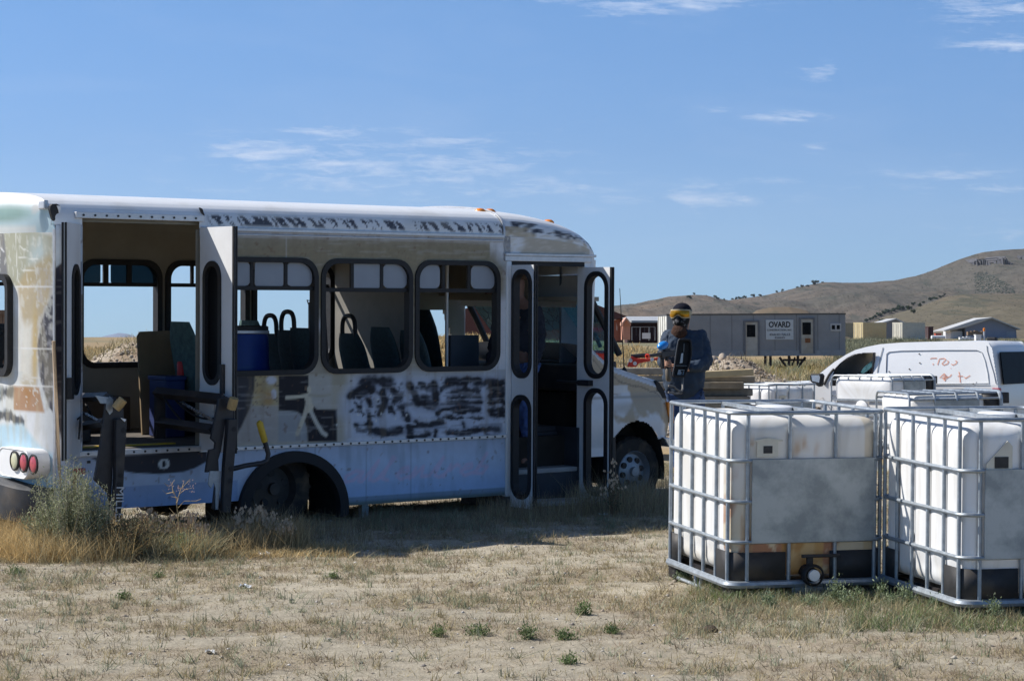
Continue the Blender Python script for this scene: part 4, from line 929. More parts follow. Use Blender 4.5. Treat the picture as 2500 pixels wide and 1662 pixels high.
# ---- interior fittings
m = MB(); m.box(-2.5, -1.0, W - .32, W - .05, .70, 1.0); m.build('heater_box', M_black, bus, bevel=.01)
s0 = bus_pt(1367, 800, .72)[0]; s1 = bus_pt(1404, 800, .72)[0]
m = MB(); m.box(s0, s1 + .03, .70, .73, .70, 2.2); m.build('entry_bulkhead', mat('blue grey panel', (.17, .2, .25), .6, var=.1), bus)
s0 = bus_pt(1097, 850, 1.0)[0]; s1 = bus_pt(1166, 850, 1.0)[0]; zt_ = bus_pt(1130, 818, 1.0)[1]
m = MB(); m.box(s0, s1, .98, 1.02, .72, zt_); m.build('modesty_panel', mat('dark blue grey panel', (.07, .085, .11), .6, var=.1), bus)
s0 = bus_pt(1091, 750, .8)[0]; m = MB(); m.cyl((s0, .8, .70), (s0, .8, 2.5), .017, 12); m.build('stanchion', M_alu, bus, True)
s0, s1 = bus_pt(836, 700, W - .2)[0], bus_pt(867, 700, W - .2)[0]
m = MB(); m.box(s0, s0 + .03, W - .75, W - .05, .7, 2.5); m.build('bulkhead_post', M_inner, bus)
s0, s1 = bus_pt(870, 700, W - .5)[0], bus_pt(1004, 700, W - .5)[0]
m = MB(); m.box(s0 + .02, s0 + .05, .95, W - .1, .7, 2.5); m.build('driver_partition', mat('grey brown partition', (.2, .19, .17), .8, var=.12), bus)
def seat(px, py, off, w=.42, back=.62, handle=True, ang=0, label=None, z=.70, mtl=None):
    s, zt = bus_pt(px, py, off); e = MB(); mt = mtl or M_seat
    M = Matrix.Translation((s, off, z)) @ Matrix.Rotation(R(ang), 4, 'Z')
    top = zt - z - (.17 if handle else 0)
    sec = []
    for t in np.linspace(0, 1, 9):
        wz = w * (1 - .25 * max(0, t - .7) / .3) * (.94 + .06 * math.sin(math.pi * t)); z_ = .42 + (top - .42) * t; x_ = -.12 * t
        th = .11 * (1 - .45 * t) * (1 if t < .999 else .4)
        sec.append([(x_ + (th / 2) * math.cos(a) , (wz / 2) * np.sign(math.sin(a)) * abs(math.sin(a)) ** .5, z_) for a in np.linspace(0, 2 * math.pi, 21)])
    e.grid(sec); e.add(sec[-1], [tuple(range(20))]); b = e.build('seat', mt, bus, True, M=M)
    if label: b['label'] = label
    q = MB(); q.box(-.05, .40, -w / 2, w / 2, .34, .46); q.build('cushion', mt, b, bevel=.03)
    q = MB(); q.box(0, .34, -w / 2 + .04, -w / 2 + .07, 0, .34); q.box(0, .34, w / 2 - .07, w / 2 - .04, 0, .34); q.build('seat_leg', M_black, b)
    if handle:
        h = MB(); hw = .10; h.tube([(-.11, -hw * 1.1, top - .06)] + [(-.12, -hw * 1.05 * np.sign(math.cos(a)) * abs(math.cos(a)) ** .7, top + .03 + .13 * math.sin(a) ** .8) for a in np.linspace(0.001, math.pi - .001, 15)] + [(-.11, hw * 1.1, top - .06)], .021, 10); h.build('grab_handle', M_rubber, b, True)
    return b
seat(688, 767, 1.15); seat(731, 758, .80); seat(878, 768, 1.3); seat(955, 798, .7, handle=False, w=.4)
seat(760, 800, .30, handle=False, w=.4)
seat(470, 785, .95, handle=False, w=.45, mtl=mat('pale teal seat fabric', (.07, .125, .12), .9, var=.3, scale=20))
seat(635, 782, 1.75, handle=False, w=.45, mtl=mat('pale teal seat fabric', (.07, .125, .12), .9, var=.3, scale=20))
seat(1050, 756, 1.62, handle=False, w=.46, label='driver seat with tall back')
seat(1028, 806, .35, handle=False, w=.4)
# ---- cab: windscreen, dash, pillars, fender, bonnet
rows = [[(2.88 + .44 * t - .12 * (abs(y - W / 2) / (W / 2)) ** 2.5, y, 1.86 - .50 * t) for y in np.linspace(.22, W - .22, 22)] for t in np.linspace(0, 1, 12)]
MB().grid(rows).build('windscreen', M_crack, bus, True)
m = MB(); m.tube([(2.80, .16, 1.90), (2.98, .15, 1.62), (3.14, .13, 1.36)], .032, 8); m.build('windscreen_pillar', M_rubber, bus, True); m = MB(); m.tube([(2.80, W - .16, 1.90), (2.98, W - .15, 1.62), (3.14, W - .13, 1.36)], .032, 8); m.build('windscreen_pillar', M_rubber, bus, True)
m = MB(); m.box(2.68, 3.12, .16, W - .16, 1.02, 1.27); m.box(3.08, 3.14, .16, W - .16, .3, 1.3); m.build('dashboard', M_black, bus, bevel=.02)
M_fend = painted('bonnet paint', .38, .45, .08, grime=.35)
ft = [bus_pt(*p, .1) for p in ((1450, 850), (1468, 868), (1485, 883), (1501, 894), (1530, 905), (1555, 913), (1580, 922), (1603, 930))]
top_x = np.array([p[0] for p in ft]); top_z = np.array([p[1] for p in ft])
fs_, fz_ = np.meshgrid(np.arange(2.70, 3.745, .0125), np.arange(.42, 1.44, .0125))
topc = np.interp(fs_, np.concatenate([[2.7], top_x, [3.7, 3.74]]), np.concatenate([[1.5], top_z, [1.0, .9]]))
aw = bus_pt(1555, 1100, .1); FA = (3.30, .24, .38, .50)
oc = (fs_[1:, 1:] + fs_[:-1, :-1]) / 2; zc_ = (fz_[1:, 1:] + fz_[:-1, :-1]) / 2
hl = (fz_[:-1, 1:] >= topc[:-1, 1:]) | (np.hypot((oc - FA[0]) / FA[2], (zc_ - FA[1]) / FA[3]) < 1) | ((zc_ < .56) & (oc > 3.3))
k = Canvas(fs_, fz_, (.72, .73, .75))
k.put(sstep(.35, .5, vnoise(fs_, fz_, 5, 4, 101) + .12 - np.abs(fz_ - topc + .14) * 1.2) * .9, (.42, .32, .2))
k.put((fz_ > topc - .06) * .8, (.70, .72, .76))
k.ell(3.25, .86, .3, .05, (.45, .38, .28), .6, .7)
a_, b_ = bus_pt(1489, 941, .1), bus_pt(1532, 960, .1); k.put((fs_ > a_[0]) * (fs_ < b_[0]) * (fz_ < a_[1]) * (fz_ > b_[1]) * .9, (.72, .72, .72))
k.put((np.abs(fz_ - bus_pt(1550, 968, .1)[1]) < .008) * .6, (.3, .27, .22))
dd = topc - fz_; sb_ = vnoise(fs_ * 1.0, fs_ * 0, 14, 3, 102); k.put((np.abs(dd - .09 - .05 * sb_) < .008) * .7, (.14, .12, .1))
yoff = .1 - .05 * np.sin(np.clip((fz_ - .5) / .5, 0, 1) * math.pi) + .05 * sstep(3.6, 3.74, fs_) + .04 * sstep(.06, 0, topc - fz_)
np_mesh('fender', np.stack([fs_, yoff, np.minimum(fz_, topc)], -1).reshape(-1, 3), grid_faces(fs_.shape[0], fs_.shape[1], ~hl), M_fend, bus, k.C.reshape(-1, 3))
np_mesh('fender', np.stack([fs_, W - yoff, np.minimum(fz_, topc)], -1).reshape(-1, 3), grid_faces(fs_.shape[0], fs_.shape[1], ~hl), M_fend, bus, k.C.reshape(-1, 3))
rows = []
for s in np.linspace(2.80, 3.64, 16):
    zt_ = float(np.interp(s, top_x, top_z)) - .012
    rows.append([(s + .10 * (1 - abs(v) ** 2.5), W / 2 + v * (W / 2 - .13), zt_ + .05 * (1 - abs(v) ** 4)) for v in np.linspace(-1, 1, 21)])
P = np.array(rows); k = Canvas(P[..., 0], P[..., 1], (.72, .73, .76)); np_mesh('bonnet', P.reshape(-1, 3), grid_faces(16, 21), M_fend, bus, k.C.reshape(-1, 3))
m = MB(); m.prism(S((1603, 929), (1610, 934), (1622, 955), (1628, 972), (1606, 971), (1602, 955), off=.1), .10, W - .1); m.build('grille_edge', M_rubber, bus)
m = MB(); m.box(3.66, 3.72, .2, W - .2, .62, .95); m.build('grille', M_black, bus, bevel=.01)
m = MB(); m.prism(S((1629, 981), (1640, 981), (1645, 985), (1645, 1034), (1638, 1030), (1631, 1010), off=.09), .085, .2); m.build('indicator_lamp', M_amber, bus, bevel=.006)
m = MB(); m.prism(S((1620, 1067), (1648, 1070), (1646, 1092), (1632, 1090), off=.05), .05, W - .05); m.build('front_bumper', M_chrome, bus, bevel=.01)
m = MB(); m.box(2.72, 3.64, .42, W - .42, .16, 1.0); m.grid([[(x, y, z) for x, z in arch_pts(FA[0], FA[1], FA[2] + .02, FA[3] + .03, -8, 188)] for y in (.11, .42)]); m.build('engine_bay', M_dark, bus)
wheel(bus_pt(1545, 1140, .2)[0], .18, .25, .33, mat('silver rim', (.26, .28, .31), .45, .5, var=.1), 8, 'front_wheel')
wheel(bus_pt(1545, 1140, .2)[0], W - .18, .25, .33, M_black, 8, 'front_wheel', out=1)
m = MB(); a0 = bus_pt(1524, 906, .3); a1 = bus_pt(1513, 704, .3); m.tube([(a0[0], .3, a0[1]), (a1[0], .3, a1[1])], [.006, .003], 6); m.lathe([(.03, -.01), (.022, .02), (.012, .035), (0, .05)], (a0[0], .3, a0[1]), n=12); m.build('antenna', M_rubber, bus)
# ---- bonnet mirror: empty black housing turned towards the rear, on a bent arm
MY = 20.75
MW = MBI
def MS(*p): return [((x - CX) / F * MY, CH + (CY - y) / F * MY) for x, y in p]
zp = lambda x, y: (1590 + x / 5.807, 720 + y / 5.807)
oc_ = [zp(*p) for p in ((398, 618), (470, 614), (545, 622), (565, 640), (572, 680), (578, 760), (574, 860), (545, 980), (505, 1090), (470, 1165), (395, 1166), (318, 1160), (303, 1140), (306, 1090), (325, 1000), (345, 850), (368, 700), (380, 640))]
def inset(pts, f):
    cx = sum(p[0] for p in pts) / len(pts); cy = sum(p[1] for p in pts) / len(pts); return [(cx + (x - cx) * f, cy + (y - cy) * (f + .06)) for x, y in pts]
m = MB(); m.ring(MS(*oc_), MS(*inset(oc_, .82)), MY - .03, MY + .05); m.prism(MS(*oc_), MY + .05, MY + .06); mir = m.build('mirror_housing', M_rubber, bus, bevel=.005, M=MW)
MM = None
def sub_m(b, name, mt): o = b.build(name, mt, mir); return o
m = MB(); m.prism(MS(zp(430, 830), zp(458, 822), zp(448, 960), zp(408, 970)), MY + .03, MY + .048); sub_m(m, 'mirror_bracket', M_alu)
m = MB(); m.prism(MS(zp(340, 995), zp(510, 1000), zp(505, 1012), zp(340, 1005)), MY + .0, MY + .049); m.prism(MS(zp(462, 690), zp(478, 690), zp(470, 810), zp(458, 810)), MY + .03, MY + .049); sub_m(m, 'mirror_rib', mat('grey plastic rib', (.16, .17, .18), .5))
m = MB(); m.prism(MS(zp(392, 1058), zp(475, 1062), zp(460, 1160), zp(365, 1155)), MY + .03, MY + .046); sub_m(m, 'sticker', M_letterw)
m = MB(); m.prism(MS(zp(425, 1068), zp(470, 1070), zp(460, 1085), zp(440, 1085), zp(455, 1100), zp(440, 1125), zp(425, 1120), zp(438, 1100), zp(418, 1080)), MY + .024, MY + .029); sub_m(m, 'sticker_mark', M_rubber)
pts = [zp(450, 1170), zp(445, 1220), zp(440, 1270), zp(438, 1320), zp(425, 1350), zp(395, 1360), zp(340, 1330), zp(300, 1290), zp(220, 1280)]
m = MB(); m.tube([(p[0], MY + .02 - .03 * i, p[1]) for i, p in enumerate(MS(*pts))], .010, 8); pts = [zp(420, 1385), zp(330, 1392), zp(220, 1370)]; m.tube([(p[0], MY - .12 - .04 * i, p[1]) for i, p in enumerate(MS(*pts))], .010, 8); m.build('mirror_arm', mat('chipped grey arm', (.16, .15, .14), .6, var=.4, scale=40), bus, True, M=MW)
# header over the windscreen and inner front panel
m = MB(); m.box(2.56, 2.62, .75, W - .05, 1.90, 2.62); m.box(2.62, 2.86, .1, W - .1, 1.86, 1.90); m.build('windscreen_header', M_inner, bus)
m = MB(); m.prism([(2.2, 1.92), (2.55, 1.92), (2.5, 2.1), (2.3, 2.2)], .85, .88); m.build('hanging_visor', mat('brown board', (.10, .05, .03), .9), bus, M=Matrix.Translation((0, .1, 0)))
# ================================================================== IBC water tanks
M_bottle = painted('translucent white plastic', .42, .35, 0, grime=.08, trans=.2)
def bottle(parent, stains, seed, nb=(6, 4)):
    """grooved blow-moulded bottle: perimeter x height grid, 1.14 x .94 x .98"""
    hx, hy, r = .565, .463, .08
    per = []
    def side_pts(p, q, n, nbul, nrm):
        for i in range(n):
            t = i / n; xx_ = p[0] + (q[0] - p[0]) * t; yy_ = p[1] + (q[1] - p[1]) * t; dn = min(abs((xx_ if nrm[0] == 0 else yy_) - w_) for w_ in ((-.53, -.34, -.12, .10, .32, .52) if nrm[0] == 0 else (-.38, -.12, .17, .42)))
            bul = min(1, dn / .085) ** .5 * .023 - .006
            yield (xx_, yy_, nrm, bul)
    def corner(cx, cy, a0, n=10):
        for i in range(n):
            a = R(a0 + 90 * i / n); yield (cx + r * math.cos(a), cy + r * math.sin(a), (math.cos(a), math.sin(a)), .004)
    per += list(side_pts((-hx + r, -hy), (hx - r, -hy), 80, nb[0], (0, -1))); per += list(corner(hx - r, -hy + r, -90))
    per += list(side_pts((hx, -hy + r), (hx, hy - r), 64, nb[1], (1, 0))); per += list(corner(hx - r, hy - r, 0))
    per += list(side_pts((hx - r, hy), (-hx + r, hy), 80, nb[0], (0, 1))); per += list(corner(-hx + r, hy - r, 90))
    per += list(side_pts((-hx, hy - r), (-hx, -hy + r), 64, nb[1], (-1, 0))); per += list(corner(-hx + r, -hy + r, 180))
    n = len(per); rows = []
    zs = [(.14, .55), (.145, .80), (.16, .93), (.19, .985)] + [(z, 1.0) for z in np.arange(.22, 1.0, .02)] + [(1.03, 1.0), (1.055, .993), (1.075, .975), (1.092, .945), (1.104, .905), (1.112, .85), (1.116, .5), (1.117, .02)]
    for z, k_ in zs:
        row = []
        for x, y, nr, bul in per:
            fade = min(1, max(0, (z - .27) / .08)) * min(1, max(0, (1.09 - z) / .05)); b = bul * fade
            ins = (1 - k_) * .47
            L_ = math.hypot(x, y)
            xx = x - nr[0] * ins + nr[0] * b; yy = y - nr[1] * ins + nr[1] * b
            if k_ < .9: xx = x * (1 - (1 - k_) * .8); yy = y * (1 - (1 - k_) * .8)
            row.append((xx, yy, z))
        row.append(row[0]); rows.append(row)
    P = np.array(rows); X, Y, Z = P[..., 0], P[..., 1], P[..., 2]
    C = np.zeros(P.shape) + np.array((.84, .85, .86))
    k = Canvas(X, Z, (.80, .80, .78)); k.C = C
    k.put(sstep(.4, .7, vnoise(X + Y, Z, 3, 4, seed)) * .2, (.7, .67, .58)); k.put(sstep(.5, .7, vnoise((X + Y) * 2, Z * .25, 9, 4, seed + 8)) * .22, (.5, .45, .36))
    k.put((1 - sstep(.14, .34, Z)) * .45 * sstep(.3, .6, vnoise(X + Y, Z, 6, 3, seed + 1)), (.55, .45, .28))
    if stains:
        fr = (X > .44)
        k.put(fr * (1 - sstep(.40, .9, Z)) * .7, (.64, .52, .30)); k.put(fr * .25, (.68, .62, .5)); k.put(fr * sstep(.52, .62, vnoise(Y * 1.4, Z, 7, 4, seed + 2)) * (1 - sstep(.3, .95, Z)) * .95, (.42, .2, .12))
        m_ = fr * (np.abs(Y + .03) < .13) * (Z < .36); k.put(m_ * .75, (.62, .40, .16)); k.put(m_ * sstep(.45, .6, vnoise(Y * 2, Z, 8, 4, seed + 3)) * .7, (.42, .2, .06))
        k.put(fr * np.exp(-((Y + .02) / .07) ** 2 - ((Z - .93) / .05) ** 2) * sstep(.35, .65, vnoise(Y, Z * .4, 14, 3, seed + 4)) * 1.6, (.55, .33, .16))
        k.put(fr * np.exp(-((Y + .27) / .08) ** 2 - ((Z - .94) / .07) ** 2) * .6, (.62, .55, .42))
        k.put(fr * (np.abs(Y - .40) < .05) * .45, (.60, .45, .22)); k.put(fr * (np.abs(Y + .38) < .04) * sstep(.45, .6, vnoise(Y, Z * .6, 12, 3, seed + 6)) * .6, (.55, .35, .2))
    return np_mesh('bottle', P.reshape(-1, 3), grid_faces(len(rows), n + 1), M_bottle, parent, k.C.reshape(-1, 3))
def tank(label, stains=True, seed=5, tag_kind=0, detail=True):
    """local axes: x along the 1.2 m side, y along the 1.0 m side; the valve face is +x, origin under the middle"""
    t = empty('water_tank'); tag(t, label, 'water tank', 'caged white plastic water tanks')
    bottle(t, stains, seed)
    hx, hy = .60, .50
    def loop(z, r_, w=.011, x=hx - .012, y=hy - .012, rr=.09, skip=None):
        m = MB(); p = [(a, b, z) for a, b in rrect(-x, x, -y, y, rr, 6)]; p.append(p[0]); m.tube(p, w, 8); return m
    m = loop(1.15, 0, .013); m.box(-hx + .02, hx - .02, -.13, -.10, 1.128, 1.152); m.box(-hx + .02, hx - .02, .10, .13, 1.128, 1.152); m.build('top_rail', M_galv, t, True)
    for z in (.86, .61, .365): loop(z, 0, .012).build('cage_rail', M_galv, t, True)
    m = loop(.105, 0, .024, rr=.08); m.build('base_rail', M_galv, t, True)
    xs_ = [-.53, -.34, -.12, .10, .32, .52]; ys_ = [-.38, -.12, .17, .42]
    for s_ in (-1, 1):
        for x in xs_: MB().tube([(x, s_ * (hy - .020), .10), (x, s_ * (hy - .020), 1.14)], .0125, 8).build('cage_bar', M_galv, t, True)
        for y in ys_: MB().tube([(s_ * (hx - .020), y, .10), (s_ * (hx - .020), y, 1.14)], .0125, 8).build('cage_bar', M_galv, t, True)
    for a in (-1, 1):
        for b in (-1, 1):
            g = MB(); q = [(a * .577, b * .14)] + [(a * (.477 + .10 * math.cos(u)), b * (.377 + .10 * math.sin(u))) for u in np.linspace(0, math.pi / 2, 8)] + [(a * .33, b * .477)]
            g.grid([[(x, y, z) for x, y in q] for z in (.125, .30)]); gm = g.build('base_guard', mat('black pallet plastic', (.028, .028, .03), .6, var=.25, dirt=.25, scale=14), t, True); so = gm.modifiers.new('solid', 'SOLIDIFY'); so.thickness = .012; so.offset = 0
    m = MB(); m.box(hx - .006, hx + .004, -.36, .405, .36, .868); pl = m.build('steel_plate', mat('weathered zinc plate', (.46, .49, .49), .6, .15, c2=(.27, .30, .31), scale=3.0, bump=.1, bscale=8), t)
    rp_ = MATS['weathered zinc plate'].node_tree.nodes['Color Ramp'].color_ramp.elements; rp_[0].position = .43; rp_[1].position = .60
    # valve
    m = MB(); m.tube([(.50, .0, .19), (.60, .0, .17), (.64, 0, .165)], .045, 16); m.lathe([(.066, 0), (.068, .03), (.058, .045), (.05, .046)], (.64, 0, .165), 'x', 24); v = m.build('valve', M_rubber, t, True)
    m = MB(); m.lathe([(.036, .03), (.034, .05), (0, .052)], (.64, 0, .165), 'x', 20); m.build('valve_cap', M_white, v, True)
    m = MB(); m.box(.60, .625, -.05, .19, .265, .285); m.box(.60, .62, -.02, .02, .20, .27); m.build('valve_handle', M_black, v, bevel=.004)
    m = MB(); m.prism([(-.10, .10), (.17, .10), (.17, .02), (.13, -.03), (-.06, -.03), (-.10, .02)], 0, .004, Matrix(((0, 1, 0, .585), (1, 0, 0, 0), (0, 0, 1, 0), (0, 0, 0, 1)))); m.build('valve_guard', M_galv, t)
    # pallet
    for a in (-1, 0, 1):
        for b in (-1, 1):
            m = MB()
            if a == 0: m.tube([(-.10, b * .46, .09), (-.085, b * .46, .0)], .014, 6); m.tube([(.02, b * .46, .09), (-.01, b * .46, .0)], .014, 6)
            else: m.box(a * .50 - .07, a * .50 + .07, b * .42 - .06, b * .42 + .06, .0, .10)
            m.build('pallet_foot', M_galv if a == 0 else M_black, t, bevel=.01)
    m = MB(); m.box(-.52, .52, -.42, .42, .09, .125); m.build('pallet_deck', M_black, t)
    for b in (-1, 1):
        m = MB(); m.tube([(-.56, b * .46, .012), (.56, b * .46, .012)], .012, 6); m.build('pallet_runner', M_galv, t)
    m = MB(); m.lathe([(.11, 1.115), (.115, 1.15), (.10, 1.158), (0, 1.16)], n=28); m.build('lid', M_white, t, True)
    m = MB()
    if tag_kind == 0:
        m.box(.588, .594, -.33, -.20, .885, .99); c = m.build('tag_plate', mat('yellowed card', (.62, .59, .50), .7, dirt=.3), t); q = MB(); q.box(.594, .597, -.29, -.235, .905, .95); q.build('label_window', M_black, c); q = MB(); q.prism([(-.345, .985), (-.27, 1.0), (-.17, .985), (-.17, .978), (-.34, .976)], .594, .598, Matrix(((0, 1, 0, 0), (1, 0, 0, 0), (0, 0, 1, 0), (0, 0, 0, 1)))); q.build('torn_paper', MATS['yellowed card'], c)
    else:
        m.prism([(-.35, .86), (-.35, .90), (-.25, 1.0), (-.22, 1.03), (-.19, 1.0), (-.19, .86)], .588, .594, Matrix(((0, 1, 0, 0), (1, 0, 0, 0), (0, 0, 1, 0), (0, 0, 0, 1)))); c = m.build('tag_plate', mat('yellowed card', (.62, .59, .50), .7, dirt=.3), t); q = MB(); q.box(.594, .597, -.30, -.215, .875, .94); q.build('label_window', M_black, c)
    return t
def place_tank(t, cx, cy, th, zc=None, tilt=.012, wide=1.0):
    """(cx,cy): near corner on the ground; th: degrees the valve face turns away from the camera plane"""
    a = R(th); dx = Vector((math.cos(a), math.sin(a), 0)); dy = Vector((-math.sin(a), math.cos(a), tilt)).normalized()
    # valve (+x local) faces the viewer: local +x = -(dy), local y = dx
    X = -dy; Y = dx; Z = X.cross(Y).normalized()
    c = Vector((cx, cy, 0)) + dx * .5 * wide + Vector((dy.x, dy.y, 0)) * .6
    z = (TZ(cx, cy) + .6 * tilt) if zc is None else zc
    t.matrix_world = Matrix.Translation((c.x, c.y, z)) @ Matrix(((X.x, Y.x, Z.x), (X.y, Y.y, Z.y), (X.z, Y.z, Z.z))).to_4x4() @ Matrix.Diagonal((1, wide, 1, 1))
def gpt(px, py, Y): return ((px - CX) / F * Y, Y, CH + (CY - py) / F * Y)
x, y, _ = gpt(1778, 1400, 12.9)
place_tank(tank('white water tank in a steel cage, rust-stained front, nearest left of the pair', True, 5, 0), x, y, 15.0, zc=.107 - .004, tilt=.030, wide=1.045)
x, y, _ = gpt(2346, 1450, 12.07)
place_tank(tank('clean white water tank in a steel cage cut off by the right picture edge', False, 9, 1), x, y, 13.5, zc=.105 - .016, tilt=.024)
x, y, _ = gpt(1884, 1400, 31.5)
t3 = tank('white water tank standing behind the nearest tank, bright rail along its top', False, 13, 0); place_tank(t3, x, y, 38, zc=-.14, tilt=.0)
def lay_tank(t, M): t.matrix_world = M
t4 = tank('white water tank tipped on its side in front of the white van door', False, 17, 0)
# lying: local z points to camera-left, local x up
def basis(xv, yv, loc):
    xv = Vector(xv).normalized(); yv = Vector(yv); yv = (yv - xv * yv.dot(xv)).normalized(); z = xv.cross(yv)
    return Matrix.Translation(loc) @ Matrix(((xv.x, yv.x, z.x), (xv.y, yv.y, z.y), (xv.z, yv.z, z.z))).to_4x4()
# top of tank (local +z) faces left and toward the camera, axis long side vertical
zdir = Vector((-math.sin(R(48)), -math.cos(R(48)), 0)); 
X_, Y_, Z_ = gpt(2160, 914, 33)
yv = Vector((0, 0, 1)); xv = yv.cross(zdir)
t4.matrix_world = Matrix.Translation((X_, Y_, 0) ) @ Matrix(((xv.x, yv.x, zdir.x), (xv.y, yv.y, zdir.y), (xv.z, yv.z, zdir.z))).to_4x4() @ Matrix.Translation((0, 0, -.58))
t4.location.z = CH + (CY - 914) / F * 33 - .5
t5 = tank('white water tank tipped over behind the right-hand tank, beside the van tail lamp', False, 21, 1)
zdir = Vector((-math.cos(R(8)), -math.sin(R(8)), -.02)).normalized()
X_, Y_, Z_ = gpt(2300, 952, 24); yv = Vector((0.02, 0, 1)); xv = yv.cross(zdir).normalized(); yv = zdir.cross(xv)
t5.matrix_world = Matrix.Translation((X_, Y_, 0)) @ Matrix(((xv.x, yv.x, zdir.x), (xv.y, yv.y, zdir.y), (xv.z, yv.z, zdir.z))).to_4x4() @ Matrix.Translation((0, 0, -.58))
t5.location.z = CH + (CY - 950) / F * 24 - .5

# ================================================================== white van
class Plane:
    def __init__(s, px, Y, yaw, z0):
        s.X = (px - CX) / F * Y; s.Y = Y; s.c = math.cos(R(yaw)); s.n = math.sin(R(yaw)); s.z0 = z0
        s.M = Matrix.Translation((s.X, s.Y, z0)) @ Matrix.Rotation(R(yaw), 4, 'Z')
    def __call__(s, px, py, off=0):
        x0 = s.X - off * s.n; y0 = s.Y + off * s.c; u = (px - CX) / F
        t = (u * y0 - x0) / (s.c - u * s.n); Y = y0 + t * s.n; return t, CH + (CY - py) / F * Y - s.z0
zv = -.07
VP_ = Plane(2432, 33, -34, zv)     # local x to the right = toward the rear; the front is at negative x
van = empty('cargo_van'); van.matrix_world = VP_.M
tag(van, 'white cargo van with smashed window and faded orange scrawl on its side panel', 'van')
M_van = mat('white van paint', (.78, .79, .80), .3, var=.03, scale=2, coat=.3, dirt=.06)
zB = lambda x, y: (1900 + x / 3.733, 580 + y / 3.733)
vp = lambda x, y, off=0: VP_(*zB(x, y), off)
roofc = [vp(*p) for p in ((270, 1322), (380, 1228), (500, 1128), (600, 1062), (680, 1020), (780, 992), (900, 968), (1100, 952), (1400, 944), (1700, 938), (1880, 942), (1940, 975), (1965, 1060))]
# body side outline (x, z)
front_x = roofc[0][0] - 1.25
belt = vp(850, 1245)[1]
side_poly = [(.02, .28), (.04, .75), (.02, 1.05)] + [(-.03, 1.30), (-.10, 1.62)] + [p for p in roofc[::-1][2:]] + [(front_x + .8, 1.06), (front_x + .25, .93), (front_x, .75), (front_x - .03, .35), (front_x + .02, .25)]
VWd = 1.75
def vx(i): return side_poly[i]
# shell: loft of the side outline across the width, top corners rounded
def van_section(yv):
    e = abs(yv - VWd / 2) / (VWd / 2); out = []
    for x, z in side_poly:
        tw = .13 * max(0, (z - 1.05) / .7); yy = VWd / 2 + (yv - VWd / 2) * (1 - tw / (VWd / 2))
        dz = -.05 * e ** 6 * (1 if z > 1.55 else 0); out.append((x + .05 * (1 - e ** 4) * (1 if x > -.15 else -1 if x < front_x + .3 else 0), yy, z + dz))
    return out
ysec = [0, .015, .05, .12, .3, .6, VWd / 2, VWd - .6, VWd - .3, VWd - .12, VWd - .05, VWd - .015, VWd]
rows = [van_section(v) for v in ysec]
for r_ in rows: r_.append(r_[0])
# side skins with window cut-outs are separate; loft only the wrap-around
wdw = [vp(*p) for p in ((492, 1245), (512, 1190), (560, 1140), (620, 1095), (680, 1062), (760, 1050), (872, 1046), (858, 1236), (850, 1350), (470, 1350))]
def skin(y, flip, hole):
    xs_ = np.arange(front_x, .045, .0125); zs_ = np.arange(.24, 1.86, .0125); U, Z = np.meshgrid(xs_, zs_)
    up = sorted([p for p in side_poly if p[1] > .74 and p[0] < -.03] + [(.045, 1.0)]); TOP = np.interp(U, [p[0] for p in up], [p[1] for p in up]) - .006
    def inp(P, x, z):
        ins = np.zeros(x.shape, bool)
        for i in range(len(P)):
            x1, y1 = P[i]; x2, y2 = P[(i + 1) % len(P)]; c = ((y1 > z) != (y2 > z)); ins ^= c & (x < (x2 - x1) * (z - y1) / ((y2 - y1) or 1e-9) + x1)
        return ins
    a = (U[1:, 1:] + U[:-1, :-1]) / 2; b = (Z[1:, 1:] + Z[:-1, :-1]) / 2
    keep = (Z[:-1, :-1] < TOP[1:, 1:]) & (a > front_x)
    Z = np.minimum(Z, TOP)
    if hole: keep &= ~inp(wdw, a, b)
    keep &= ~(np.hypot((a + .85) / .36, (b - .3) / .36) < 1) & ~(np.hypot((a - front_x - .85) / .36, (b - .3) / .36) < 1)
    tw = .13 * np.maximum(0, (Z - 1.05) / .7); Yv = (y + tw) if y < .5 else (y - tw)
    return np.stack([U, Yv, Z], -1).reshape(-1, 3), grid_faces(len(zs_), len(xs_), keep), U, Z
V1, F1, U, Z = skin(0, False, True)
k = Canvas(U, Z, (.78, .79, .80))
np_body = MB(); 
idx = [i for i in range(len(side_poly))]
b_ = MB().grid(rows[0:1] * 1 + rows[1:]); body = b_.build('body', M_van, van, True)
V1c = np_mesh('side_skin', V1 + np.array([0, -.004, 0]), F1, M_van, van, smooth=False)
V2, F2, _, _ = skin(VWd, True, True); np_mesh('side_skin', V2, F2, M_van, van, smooth=False)
M_line = mat('panel gap', (.26, .28, .31), .7, var=.1)
def vline(pts, w=.005, m_=M_line, name='panel_gap', y=-.012):
    m = MB(); P = [vp(*p) for p in pts]; m.tube([(x, y + .13 * max(0, (z - 1.05) / .7), z) for x, z in P], w, 6); return m.build(name, m_, van, True)
vline([(932, 1000), (915, 1090), (902, 1160), (896, 1245), (895, 1420)]); vline([(1878, 985), (1885, 1030), (1920, 1130), (1960, 1240), (1985, 1330)])
vline([(985, 1350), (975, 1180), (970, 1060), (990, 1042), (1100, 1032), (1500, 1026), (1790, 1026), (1835, 1045)], .006); vline([(1835, 1045), (1870, 1120), (1905, 1240), (1920, 1325), (1400, 1332), (985, 1340)], .006, mat('pale crease', (.62, .64, .66), .5))
m = MB(); P = wdw; m.ring([(x, z) for x, z in P], inset(P, .93), -.01, .02); m.bo = 0
wf = m.build('door_window', M_rubber, van, M=Matrix.Translation((0, .035, 0)))
sh = [vp(*p) for p in ((730, 1225), (760, 1180), (820, 1130), (858, 1115), (850, 1160), (800, 1210), (750, 1240))]
